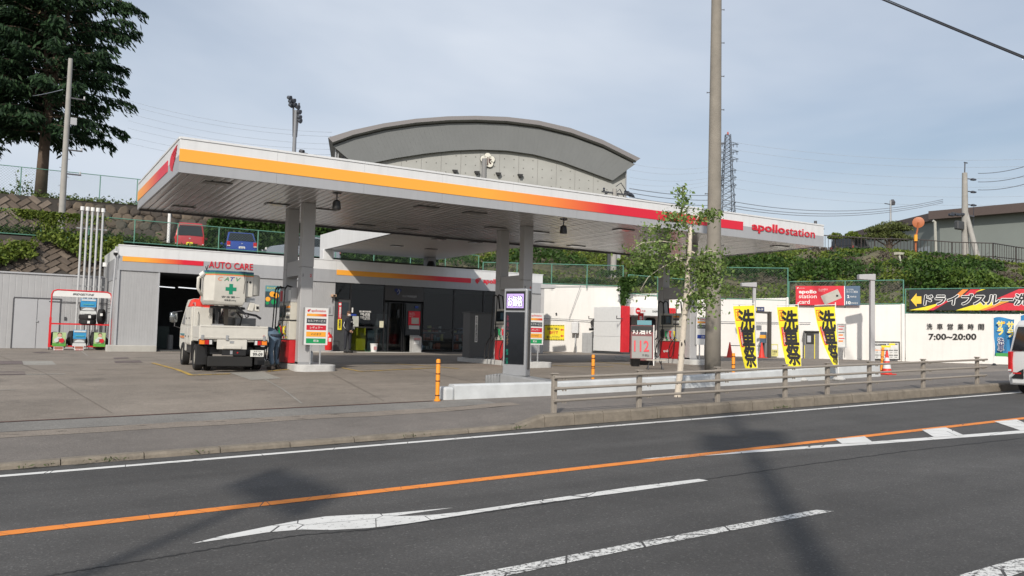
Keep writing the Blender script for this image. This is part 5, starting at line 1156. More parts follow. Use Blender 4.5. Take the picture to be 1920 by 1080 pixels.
b = MB(); b.box(1.16, 1.40, 1.2, 1.5, .83, 1.22); b.build('valve_box', midgrey, trk, bevel=.02); b = MB(); b.box(.50, .66, 1.1, 1.35, .83, .98); b.build('winch', dkgrey, trk, bevel=.02)
b = MB(); b.tube([(.7, 1.1, 1.5), (.62, .95, 1.3), (.75, .9, 1.1), (.95, 1.0, .95)], .018, 6); b.tube([(1.0, 1.1, 1.55), (1.15, .95, 1.35), (1.1, .9, 1.1), (1.25, 1.1, .95)], .018, 6); b.build('hydraulic_hoses', black, trk, smooth=True, kind='stuff')
b = MB(); b.box(.85, 1.12, .95, 1.15, 1.52, 1.66); b.build('boom_saddle', cream, trk, bevel=.02); b = MB(); b.tube([(.05, 1.45, 1.64), (.05, 1.45, 1.72), (.05, 2.6, 1.72), (.05, 2.6, 1.64)], .012, 6); b.build('locker_rail', steel, trk)
bk = thing('bucket', None, None); bk.parent = trk; bk.location = (.10, .15, 1.66)
def octo(w, d, c, taper=0): return [(c+taper, taper), (w-taper, taper), (w-taper, d-taper), (taper, d-taper), (taper, c+taper)]
def bucket_shell(x0, w, d, z0, z1, c, nm):
    b = MB(); lo = octo(w, d, c, .05); mi_ = octo(w, d, c, 0); 
    vs = [(x0+x, y, z0) for x, y in lo]+[(x0+x, y, z0+.10) for x, y in mi_]+[(x0+x, y, z1) for x, y in mi_]+[(x0+.03+x*(1-.06/w), .03+y*(1-.06/d), z1) for x, y in mi_]+[(x0+.03+x*(1-.06/w), .03+y*(1-.06/d), z0+.12) for x, y in mi_]
    n = 5; b.add(vs, [(j*n+i, j*n+(i+1) % n, (j+1)*n+(i+1) % n, (j+1)*n+i) for j in range(4) for i in range(n)]+[(4, 3, 2, 1, 0), tuple(range(4*n, 5*n))]); return b.build(nm, cream, bk, bevel=.02, bseg=2, smooth='auto')
bucket_shell(0, .98, .72, 0, .86, .22, 'tub')
b = MB(); b.lathe([(.20, .26), (.30, .28), (.30, .76), (.26, .80)], 20, (1.10, .42), sx=1.0, sy=1.0); b.build('rear_tub', cream, bk, smooth='auto'); b = MB(); b.box(.985, 1.18, .10, .6, .22, .86); b.build('rear_tub_panel', cream, bk, bevel=.015)
tealm = mat('stripe_blue_teal', (.02, .10, .17), .5); grm = mat('stripe_green', (.05, .25, .12), .5); orm = mat('stripe_orange2', (.72, .20, .07), .5)
for (z0, z1, m_) in ((.80, .855, tealm), (.765, .80, grm), (.735, .765, orm)):
    b = MB(); b.add([(.22, -.004, z0), (.985, -.004, z0), (.985, -.004, z1), (.22, -.004, z1)], [(0, 1, 2, 3)]); b.add([(-.004, .22, z0), (.216, -.002, z0), (.216, -.002, z1), (-.004, .22, z1)], [(0, 1, 2, 3)]); b.add([(.99, .096, z0), (1.18, .096, z0), (1.18, .096, z1), (.99, .096, z1)], [(0, 1, 2, 3)]); b.build('rim_stripe', m_, bk, fix=False)
for k, (ch, m_) in enumerate(zip('CATV', (orm, grm, bluep, grm))): text(ch, m_, (.30+.145*k, -.006, .60), .115, .10, parent=bk, bold=.01, shear=.3)
b = MB(); gx, gz_ = .62, .40; b.box(gx-.045, gx+.045, -.007, -.003, gz_-.13, gz_+.13); b.box(gx-.13, gx-.046, -.007, -.003, gz_-.045, gz_+.045); b.box(gx+.046, gx+.13, -.007, -.003, gz_-.045, gz_+.045); b.build('green_cross', mat('cross_green', (.0, .22, .12), .5), bk)
text('安全第一', dkgrey, (.40, -.006, .17), .44, .055, parent=bk, bold=.01); text('積載量200kg', dkgrey, (.47, -.006, .09), .28, .05, parent=bk, bold=.01)
b = MB(); b.cyl((1.1, .094, .60), (1.1, .085, .60), .028, n=12); b.build('knob', black, bk); b = MB(); b.box(1.02, 1.04, .088, .094, .575, .625); b.build('catch', black, bk)
b = MB(); b.tube([(-.04, .3, .70), (-.12, .3, .66), (-.13, .3, .40), (-.02, .35, .22)], .05, 8, r1=.03); b.build('control_arm', cream, bk, smooth=True); b = MB(); b.cyl((-.08, .25, .72), (-.0, .2, .80), .06, n=10); b.build('lever_box', white, bk); b = MB(); b.tube([(.04, .1, .84), (-.0, .06, .94)], .01, 5); b.tube([(.04, .1, .86), (.06, .06, .98)], .01, 5); b.build('lever', black, bk)
b = MB(); b.tube([(.92, -.01, .86), (.95, -.012, .6), (.93, -.012, .3)], .006, 4); b.build('cord', black, bk)
b = MB(); b.box(1.04, 1.26, .2, .5, .10, .20); b.build('bracket', steel, bk); b = MB(); b.hexa([(1.06, .1, -.12), (1.2, .1, -.16), (1.2, .25, -.16), (1.06, .25, -.12), (1.12, .1, .08), (1.26, .1, .06), (1.26, .25, .06), (1.12, .25, .08)]); b.build('leveling_link', cream, bk, bevel=.02); b = MB(); b.hexa([(1.24, .06, -.13), (1.36, .06, -.15), (1.36, .22, -.15), (1.24, .22, -.13), (1.24, .06, .05), (1.36, .06, .03), (1.36, .22, .03), (1.24, .22, .05)]); b.build('leveling_link', cream, bk, bevel=.015); b = MB(); b.box(1.27, 1.33, .05, .059, -.08, -.01); b.build('link_slot', black, bk)

# ================================================================== cars
def loft(secs, name, m, parent, bevel=0):
    b = MB(); n = len(secs[0]); b.grid([list(s)+[s[0]] for s in secs]) if 0 else None
    vs = [p for s in secs for p in s]; k = len(secs)
    b.add(vs, [(j*n+i, j*n+(i+1) % n, (j+1)*n+(i+1) % n, (j+1)*n+i) for j in range(k-1) for i in range(n)]+[tuple(range(n-1, -1, -1)), tuple(range((k-1)*n, k*n))])
    return b.build(name, m, parent, bevel=bevel, bseg=2, smooth='auto')
def car(name, label, cat, loc, rz, paint, L_=3.4, W_=1.48, H_=1.6, kind='van', group=None, plate='65-37', platem=None):
    # local: rear bumper at y=0, front at y=L_, x centred
    t = thing(name, label, cat, loc, rz, group); h = W_/2
    belt = H_*.56; low = .22
    if kind == 'van': side = [(0, .35), (-.02, belt*.8), (.02, belt), (.10, H_*.94), (.20, H_), (L_*.72, H_), (L_*.80, H_*.95), (L_*.91, belt*1.05), (L_-.05, belt*.93), (L_, .5), (L_-.02, .3)]
    elif kind == 'sedan': side = [(0, .35), (0, belt*.85), (.06, belt*1.02), (.35, belt*1.06), (.95, H_*.97), (1.4, H_), (L_*.55, H_*.98), (L_*.76, belt*1.1), (L_*.93, belt*.92), (L_, .5), (L_-.02, .3)]
    else: side = [(0, .35), (-.02, belt*.8), (.06, belt*1.02), (.42, H_*.92), (.62, H_*.98), (L_*.5, H_), (L_*.62, H_*.95), (L_*.80, belt*1.08), (L_*.95, belt*.85), (L_, .5), (L_-.02, .3)]
    secs = []
    xs = [(-h, .80, 0), (-h+.03, .97, 0), (-h+.14, 1, 0), (0, 1.01, 1), (h-.14, 1, 0), (h-.03, .97, 0), (h, .80, 0)]
    b = MB(); n = len(side)
    rows = []
    for sx in (-1, -.96, -.80, 0, .80, .96, 1):
        r = []
        for y, z in side:
            tum = max(0, (z-belt)/(H_-belt)) if z > belt else 0
            x = sx*(h-tum*.13); zz = z-(.05 if abs(sx) == 1 else .012 if abs(sx) > .9 else 0)*(1 if z > belt*.9 else 0); yy = y+(.05*abs(sx)**3 if y < L_/2 else -.10*abs(sx)**3)
            r.append((x, yy, zz))
        r.append((sx*h*.97, L_-.12, low)); r.append((sx*h*.97, .06, low)); rows.append(r)
    m_ = len(rows[0]); b.grid([r+[r[0]] for r in rows]); b.add(rows[0], [tuple(range(m_))]); b.add(rows[-1], [tuple(range(m_))])
    body = b.build('body', paint, t, smooth='auto')
    mo = body.modifiers.new('bevel', 'BEVEL'); mo.width = .02; mo.segments = 2; mo.limit_method = 'ANGLE'
    # glass: rear, sides, front
    def P_(i, f): a, c = side[i], side[i+1]; return a[0]+(c[0]-a[0])*f, a[1]+(c[1]-a[1])*f
    if kind == 'van': (ya, za), (yb, zb_) = (.025, belt*1.04), (.095, H_*.91)
    elif kind == 'sedan': (ya, za), (yb, zb_) = P_(3, .06), P_(3, .92)
    else: (ya, za), (yb, zb_) = P_(2, .08), P_(2, .92)
    def tumx(z): return h-max(0, (z-belt)/(H_-belt))*.13
    b = MB(); e = .012; w0, w1 = tumx(za)*.90, tumx(zb_)*.86
    b.hexa([(-w0, ya-e, za), (w0, ya-e, za), (w0, ya+.02, za), (-w0, ya+.02, za), (-w1, yb-e, zb_), (w1, yb-e, zb_), (w1, yb+.02, zb_), (-w1, yb+.02, zb_)]); b.build('rear_window', wgl, t, bevel=.01)
    y_r = .35 if kind != 'sedan' else .95; y_f = L_*.78 if kind == 'van' else L_*.70
    for s_ in (-1, 1):
        for (q0, q1) in (((y_r+.05), (y_r+y_f)*.45), ((y_r+y_f)*.47, y_f-.25)):
            z0, z1 = belt*1.07, H_*.92; x0, x1 = tumx(z0)+.004, tumx(z1)+.004; sl = .25 if q1 > L_*.55 else 0; s2 = (.22 if kind != 'van' else .05) if q0 < L_*.3 else 0
            b = MB(); b.add([(s_*x0, q0, z0), (s_*x0, q1+sl, z0), (s_*x1, q1-.02, z1), (s_*x1, q0+s2, z1)], [(0, 1, 2, 3)]); b.build('side_window', wgl, t, fix=False)
    b = MB(); y0 = L_*(.905 if kind == 'van' else .795); y1 = L_*(.80 if kind == 'van' else .63); b.add([(-h*.82, y0, belt*1.12), (h*.82, y0, belt*1.12), (h*.74, y1+.02, H_*.95), (-h*.74, y1+.02, H_*.95)], [(0, 1, 2, 3)]); b.build('windscreen', wgl, t, fix=False)
    for s_ in (-1, 1):
        b = MB(); zt_, zb2 = (belt*1.0, belt*.66) if kind != 'van' else (belt*1.02, belt*.52); lw_ = .11 if kind == 'van' else .2
        x0, x1 = sorted((s_*(h-.015), s_*(h-lw_))); b.box(x0, x1, -.035 if kind != 'sedan' else -.01, .10, zb2, zt_); lm = b.build('tail_lamp', tlr, t, bevel=.02, bseg=2)
        b = MB(); b.box(x0+.01, x1-.01, -.042 if kind != 'sedan' else -.016, -.03, zb2+.02, zb2+.07); b.build('lens', tlw, lm)
        b = MB(); b.box(s_*(h-.16) if s_ > 0 else -h+.0, s_*(h) if s_ > 0 else -h+.16, L_-.14, L_-.03, belt*.62, belt*.8); b.build('headlight', tlw, t, bevel=.02)
        b = MB(); b.box(*sorted((s_*h, s_*(h+.14))), L_*.70, L_*.70+.08, belt*1.08, belt*1.08+.13); b.build('mirror', paint, t, bevel=.02)
        for y in (L_*.17, L_*.83): wheel(t, s_*(h-.09), y, .28 if L_ < 3.6 else .30, .16, -s_ , mat('wheel_silver', (.4, .4, .41), .35, .5))
    b = MB(); b.box(-.165, .165, -.045, -.03, belt*.50, belt*.50+.165); p_ = b.build('number_plate', platem or pl, t); text(plate, dkgrey, (-.12, -.049, belt*.50+.03), .24, .08, parent=p_, bold=.03)
    b = MB(); b.box(-h*.86, h*.86, -.055, .12, .25, .48); b.build('bumper', paint, t, bevel=.03, bseg=2)
    b = MB(); b.box(-.04, .04, -.03, -.01, belt*.86, belt*.86+.05); b.build('badge', steel, t)
    return t
redcar = mat('car_red', (.42, .03, .04), .25, .1, var=.02, coat=.5); bluecar = mat('car_blue', (.02, .06, .30), .25, .2, var=.02, coat=.5); silver = mat('car_silver', (.30, .33, .37), .3, .5, var=.02, coat=.4); vanw = mat('van_white', (.62, .63, .63), .3, var=.02, coat=.5); blackcar = mat('car_black', (.012, .013, .016), .2, .1, var=.02, coat=.6)
p = PD(355, 465, 44.6); car('parked_van', 'small red van with a yellow plate parked behind the chain link fence', 'van', (p.x, p.y, ZT+.04), rad(-11), redcar, 3.4, 1.48, 1.72, 'van', 'cars parked on the terrace', platem=yellowp)
p = PD(453, 475, 45.8); car('parked_car', 'blue hatchback with a white plate parked behind the chain link fence', 'car', (p.x, p.y, ZT+.05), rad(-8), bluecar, 4.3, 1.62, 1.52, 'sedan', 'cars parked on the terrace', plate='57-74')
p = PD(525, 480, 46.5); car('parked_car', 'silver grey car with only its nose showing left of the front pump column', 'car', (PD(505, 480, 46.5).x+4.1, 47.2, ZT+.05), rad(84), silver, 4.3, 1.69, 1.46, 'sedan', 'cars parked on the terrace')
# white van at the right edge
p = onroad(1896, 740); vn = car('white_van', 'tall white van driving off at the right edge of the road', 'van', (21.0+.86, 10.3, road_z(21.8)), rad(-90-1), vanw, 3.9, 1.66, 1.82, 'van')
vn.rotation_euler = (0, -rad(0), rad(-91.5)); vn.location = (21.25, 10.42, road_z(21.25))
for s_ in (-1, 1):
    x0, x1 = sorted((s_*.42, s_*.72)); b = MB(); b.prism([(x0, .38), (x1, .38), (x1, .62), ((x0+x1)/2+.02*s_, .52)], -.075, -.055, 'y'); k_ = b.build('bumper_vent', black, vn); b = MB(); b.box(x0+.05, x1-.05, -.082, -.075, .49, .53); b.build('reflector', tlr, k_)
# black van and pale cars by the upper fence
p = PD(1655, 470, 62); car('black_van', 'black van parked behind the dark railing in front of the house', 'van', (p.x-2.6, p.y+1.6, 6.25), rad(-72), blackcar, 4.7, 1.7, 1.95, 'van')
p = PD(1560, 474, 60); car('parked_car', 'white car roof showing behind the dark railing beside the black van', 'car', (p.x-1.5, p.y+1.5, 5.55), rad(-60), vanw, 4.2, 1.69, 1.4, 'sedan')

# ================================================================== people
def skinned(name, joints, bones, m, parent, sub=2, root=0):
    me = bpy.data.meshes.new(name); me.from_pydata([j[0] for j in joints], bones, []); me.materials.append(m); o = bpy.data.objects.new(name, me); C.objects.link(o); o.parent = parent
    mo = o.modifiers.new('skin', 'SKIN'); mo.use_smooth_shade = True; sv = me.skin_vertices[0].data
    for i, j in enumerate(joints): r = j[1]; sv[i].radius = (r, r) if not isinstance(r, tuple) else r
    for i in range(len(joints)): sv[i].use_root = (i == root)
    s = o.modifiers.new('sub', 'SUBSURF'); s.levels = sub; s.render_levels = sub; return o
skin = mat('skin', (.48, .28, .19), .6, var=.04); navy = mat('navy_uniform', (.018, .020, .028), .75, var=.15, scale=10); jean = mat('faded_blue_coverall', (.10, .155, .225), .85, var=.2, scale=8, bump=.3, bscale=25); shoe = mat('shoe_black', (.012, .012, .012), .5); maskm = mat('mask_white', (.62, .62, .62), .8)
def ellipsoid(c, r, m, name, parent, n=14, k=9):
    b = MB(); b.lathe([(max(.001, sin(pi*i/k)), -cos(pi*i/k)) for i in range(k+1)], n); b.v = [(c[0]+x*r[0], c[1]+y*r[1], c[2]+z*r[2]) for x, y, z in b.v]; return b.build(name, m, parent, smooth=True)
def head(parent, M, cap=None, mask=False, hair=(.02, .018, .015)):
    # head in local frame: face towards -y, origin at the base of the neck
    hd = bpy.data.objects.new('head', None); C.objects.link(hd); hd.parent = parent; hd.matrix_local = M
    ellipsoid((0, 0, .15), (.078, .098, .115), skin, 'face', hd); ellipsoid((0, .03, .165), (.083, .092, .105), mat('hair', hair, .7), 'hair', hd)
    b = MB(); b.add([(-.014, -.09, .13), (.014, -.09, .13), (0, -.12, .128), (0, -.092, .165)], [(0, 1, 2), (0, 2, 3), (1, 3, 2), (0, 3, 1)]); b.build('nose', skin, hd)
    for s_ in (-1, 1): ellipsoid((s_*.032, -.088, .155), (.012, .008, .007), black, 'eye', hd, 8, 5); ellipsoid((s_*.08, 0, .14), (.012, .022, .03), skin, 'ear', hd, 8, 6)
    b = MB(); b.box(-.025, .025, -.100, -.092, .075, .083); b.build('mouth', mat('lips', (.3, .1, .09), .6), hd)
    if mask: ellipsoid((0, -.045, .105), (.068, .070, .055), maskm, 'mask', hd)
    if cap:
        ellipsoid((0, .0, .205), (.09, .105, .07), cap, 'cap', hd); b = MB(); b.prism([(-.07, -.07), (.07, -.07), (.05, -.17), (-.05, -.17)], .205, .215, 'z'); b.build('cap_peak', cap, hd)
    return hd
def hand(parent, M, s=1):
    me_j = [((0, 0, 0), .022), ((0, 0, -.05), .034), ((0, 0, -.085), .03)]; bones = [(0, 1), (1, 2)]
    for k in range(4): x = -.027+.018*k; a = len(me_j); L2 = (.065, .078, .072, .055)[k]; me_j += [((x, -.004, -.10), .0095), ((x, -.012, -.10-L2*.5), .009), ((x, -.03, -.10-L2*.85), .008)]; bones += [(2, a), (a, a+1), (a+1, a+2)]
    a = len(me_j); me_j += [((.035*s, -.01, -.05), .011), ((.052*s, -.02, -.085), .010)]; bones += [(1, a), (a, a+1)]
    o = skinned('hand', me_j, bones, skin, parent, 1, 0); o.matrix_local = M; return o
# attendant
pa = PY(651, 662, 33.75); att = thing('person', 'attendant in dark uniform, brown cap and white mask standing with hands clasped', 'person', (pa.x, 33.75, gz(13.7, 33.75)), rad(18))
J = [((0, 0, .93), (.155, .11)), ((0, 0, 1.08), (.135, .10)), ((0, 0, 1.28), (.165, .115)), ((0, 0, 1.42), (.12, .09)), ((0, 0, 1.49), .052), ((0, -.005, 1.54), .05),
     ((.17, 0, 1.40), .068), ((.225, .01, 1.14), .05), ((.17, -.10, .98), .042), ((.07, -.17, .93), .03), ((-.17, 0, 1.40), .068), ((-.225, .01, 1.14), .05), ((-.17, -.10, .98), .042), ((-.07, -.17, .93), .03),
     ((.10, 0, .86), .095), ((.115, 0, .48), .068), ((.125, .0, .12), .05), ((-.10, 0, .86), .095), ((-.115, 0, .48), .068), ((-.13, 0, .12), .05)]
B_ = [(0, 1), (1, 2), (2, 3), (3, 4), (4, 5), (3, 6), (6, 7), (7, 8), (8, 9), (3, 10), (10, 11), (11, 12), (12, 13), (0, 14), (14, 15), (15, 16), (0, 17), (17, 18), (18, 19)]
skinned('body', J, B_, navy, att)
head(att, Matrix.Translation((0, -.01, 1.50)) @ Matrix.Rotation(rad(6), 4, 'X'), mat('cap_brown', (.10, .05, .03), .7), True)
hand(att, Matrix.Translation((.06, -.18, .95)) @ Matrix.Rotation(rad(60), 4, 'Y') @ Matrix.Rotation(rad(-10), 4, 'X')); hand(att, Matrix.Translation((-.05, -.20, .945)) @ Matrix.Rotation(rad(-60), 4, 'Y'), -1)
for s_ in (-1, 1):
    b = MB(); b.tube([(s_*.235, -.045, 1.30), (s_*.272, -.03, 1.14), (s_*.235, -.12, 1.01)], .012, 5); b.build('sleeve_stripe', maskm, att, smooth=True)
    b = MB(); b.lathe([(.05, 0), (.052, .05), (.04, .1)], 10, (s_*.127, 0), sy=1.2); b.box(s_*.127-.045, s_*.127+.045, -.19, .02, 0, .06); b.build('shoe', shoe, att, bevel=.015, bseg=2)
b = MB(); b.box(.05, .13, -.125, -.115, 1.30, 1.33); b.build('name_badge', maskm, att); b = MB(); b.tube([(-.13, -.06, .95), (0, -.12, .945), (.13, -.06, .95)], .014, 5); b.build('belt', black, att)
# worker bent over behind the truck tail
pw = PD(506, 690, 21.3); wk = thing('person', 'worker in faded blue coveralls bending over between truck and fuel dispenser', 'person', (5.97, 22.0, gz(5.97, 22.0)), rad(204))
# local: bends towards -y
J = [((0, .05, .90), (.155, .13)), ((0, -.10, .98), (.15, .12)), ((0, -.30, 1.03), (.165, .12)), ((0, -.44, 1.00), (.13, .10)), ((0, -.52, .98), .055), ((0, -.58, .965), .05),
     ((.17, -.40, .96), .068), ((.20, -.46, .70), .05), ((.14, -.58, .52), .042), ((.11, -.62, .47), .034), ((-.17, -.40, .96), .068), ((-.22, -.42, .72), .05), ((-.16, -.55, .56), .042), ((-.13, -.60, .51), .034),
     ((.10, .05, .82), .10), ((.12, .0, .47), .075), ((.14, .12, .12), .058), ((-.10, .04, .82), .10), ((-.12, -.06, .47), .075), ((-.12, -.0, .12), .058)]
skinned('body', J, B_, jean, wk)
head(wk, Matrix.Translation((0, -.53, .99)) @ Matrix.Rotation(rad(80), 4, 'X'), mat('cap_navy', (.02, .03, .06), .7))
hand(wk, Matrix.Translation((.11, -.62, .48))); hand(wk, Matrix.Translation((-.13, -.60, .52)), -1)
for x, y in ((.14, .12), (-.12, .0)): b = MB(); b.box(x-.048, x+.048, y-.18, y+.08, 0, .075); b.lathe([(.055, .0), (.055, .09), (.05, .12)], 10, (x, y)); b.build('shoe', mat('work_boot', (.05, .04, .035), .8), wk, bevel=.02, bseg=2)
b = MB(); b.lathe([(.162, .87), (.166, .90), (.162, .93)], 18, (0, .03), sy=.85); b.build('belt', mat('belt_dark', (.02, .03, .05), .7), wk)
# ================================================================== price pylon
pp = lotat(968, 18.6); py_ = thing('price_pylon', 'slim grey price pylon with a small lit display and dark panel on a ribbed base', 'price sign', (pp.x, pp.y, gz(pp.x, pp.y)), rad(-60))
alum = mat('brushed_aluminium', (.36, .37, .385), .4, .45, var=.06, scale=12); grpl = mat('grey_base_plastic', (.21, .215, .22), .55, var=.12, scale=5)
hh = PD(968, 541, 18.6).z-py_.location.z; z0 = .42
b = MB(); b.prism([(-.30, z0-.1), (.30, z0-.1), (.30, hh-.03), (.27, hh), (-.30, hh)], -.11, .11, 'y'); b.build('case', alum, py_, bevel=.02, bseg=2, smooth='auto')
b = MB(); b.box(-.245, .245, -.122, -.111, hh-.49, hh-.06); fr_ = b.build('display_bezel', black, py_)
lcd = mat('lit_display', (.4, .3, .6), .3, emit=(.40, .28, .66), est=.55); b = MB(); b.box(-.215, .215, -.130, -.1225, hh-.44, hh-.12); dp_ = b.build('display', lcd, fr_)
text('お価格', black, (-.20, -.1345, hh-.42), .40, .27, parent=fr_, ring=.05); text('お価格', mat('lit_white', (.9, .9, .9), .5, emit=(1, 1, 1), est=.9), (-.185, -.137, hh-.405), .37, .24, parent=fr_, bold=.004)
b = MB(); b.box(-.245, .245, -.122, -.111, z0+.16, hh-.53); dk_ = b.build('dark_panel', mat('pylon_glass', (.01, .012, .016), .08), py_)
for s_, m_, z_, h_ in (('レギュラー', mat('dim_red_print', (.22, .02, .05), .4), hh-.92, .33), ('ハイオク', mat('dim_brown_print', (.16, .10, .06), .4), hh-1.28, .30), ('軽油', mat('dim_green_print', (.0, .18, .12), .4), hh-1.50, .14), ('灯油', mat('dim_green_print', (.0, .18, .12), .4), hh-1.70, .14)): text(list(s_), m_, (-.21, -.125, z_), .06, h_, parent=dk_, vertical=True, bold=.01)
b = MB(); b.box(.301, .312, -.04, .05, z0+.05, hh-.05); b.build('side_groove', mat('brown_groove', (.07, .065, .06), .5), py_); b = MB(); b.box(.313, .318, -.03, .04, hh-.45, hh-.25); b.build('side_window', black, py_)
b = MB()
for k in range(5): b.box(-.62+.075*k, -.62+.075*k+.055, -.33, .33, -.02, .32+.012*k)
b.box(-.60, -.26, -.31, .31, -.02, .31); b.build('ribbed_base', grpl, py_, bevel=.03, bseg=2, smooth='auto', kind='stuff')
b = MB(); b.hexa([(-.27, -.31, -.02), (.95, -.26, -.02), (.95, .26, -.02), (-.27, .31, -.02), (-.27, -.29, .37), (.85, -.22, .26), (.85, .22, .26), (-.27, .29, .37)]); b.build('base', grpl, py_, bevel=.04, bseg=2, smooth='auto')

# ================================================================== bollards, cones, lamp posts
def bollard(x, y, h, label, tilt=0):
    z = gz(x, max(y, 14.7)); t = thing('bollard', label, 'bollard', (x, y, z), 0, 'orange bollards'); t.rotation_euler.y = tilt
    b = MB(); b.lathe([(.062, 0), (.062, .03), (.040, .04), (.042, h-.03), (.036, h-.005), (.02, h)], 14); b.build('post', orange, t, smooth='auto')
    for z_ in (.10, .38, h-.10, h-.30): b = MB(); b.lathe([(.044, z_), (.047, z_+.004), (.047, z_+.018), (.044, z_+.022)], 14); b.build('band', mat('dark_band', (.09, .03, .01), .6), t)
p = PD(823, 748, 16.5); bollard(7.18, 14.62, .82, 'orange bollard at the left end of the low white wall')
p = lotat(1112, 20.3); bollard(p.x, p.y, .72, 'orange bollard behind the low wall right of the price pylon')
p = lotat(1375, 20.8); bollard(p.x, p.y, .78, 'orange bollard between the big pole and the first yellow flag')
p = lotat(1652, 24.5); bollard(p.x, p.y, .80, 'leaning orange bollard in front of the menu board', rad(7))
def cone(u, v, d, h, label, stripes=False):
    p = lotat(u, d); t = thing('traffic_cone', label, 'traffic cone', tuple(p), 0, 'red traffic cones'); k = h/.7
    b = MB(); b.box(-.19*k, .19*k, -.19*k, .19*k, 0, .03*k); b.build('base', conem, t, bevel=.01)
    b = MB(); b.lathe([(.14*k, .03*k), (.03*k, .66*k), (.028*k, .70*k)], 16); b.build('body', conem, t, smooth='auto')
    if stripes:
        for z0, z1 in ((.18, .30), (.40, .50)): r0 = .14-(z0-.03)*.1746+.004; r1 = .14-(z1-.03)*.1746+.004; b = MB(); b.lathe([(r0*k, z0*k), (r1*k, z1*k)], 16); b.build('white_band', mat('cone_white', (.7, .7, .7), .5), t, smooth='auto')
    return t
cone(1663, 712, 24.3, .70, 'red and white banded cone standing alone at the end of the low wall', True)
cone(1368, 668, 38, .70, 'red cone against the wall left of the first yellow flag'); cone(1428, 668, 38.5, .72, 'red cone against the wall between the first and second yellow flags')
b = MB(); a = lotat(1368, 38); c = lotat(1428, 38.5); b.cyl(a+Vector((0, 0, .55)), c+Vector((0, 0, .55)), .018, n=6); simple('cone_bar', 'thin dark bar joining the two cones by the wall', 'bar', b, dkgrey)
lpaint = mat('lamp_post_grey', (.40, .40, .41), .5, var=.05)
def lamppost(u, vt, d, label, w=.13, arm=.75, ang=None, h2=.22):
    p = lotat(u, d); top = PD(u, vt, d).z; t = thing('lamp_post', label, 'street lamp', tuple(p), ang if ang is not None else -YAW, 'grey square lamp posts'); h = top-p.z
    b = MB(); b.box(-w/2, w/2, -w/2, w/2, 0, h-.02); b.build('post', lpaint, t, bevel=.01)
    b = MB(); b.hexa([(-arm, -.14, h-.30*0-h2), (w/2+.02, -.14, h-h2-.03), (w/2+.02, .14, h-h2-.03), (-arm, .14, h-h2), (-arm, -.14, h-.04), (w/2+.02, -.14, h+.0), (w/2+.02, .14, h+.0), (-arm, .14, h-.04)]); b.build('lamp_head', lpaint, t, bevel=.02); b = MB(); b.box(-arm+.06, -.12, -.10, .10, h-h2-.02, h-h2-.005); b.build('lamp_glass', mat('lamp_glass', (.12, .12, .12), .2), t)
lamppost(1635, 513, 36.5, 'tall grey lamp post with its head to the left beside the menu board', .19, .62, -YAW, .26)
lamppost(1413, 529, 38, 'grey lamp post behind the first yellow flag', .14, .62, -YAW, .2)
lamppost(1014, 532, 40, 'grey lamp post with its head to the right beyond the price pylon', .16, .62, pi-YAW, .2)

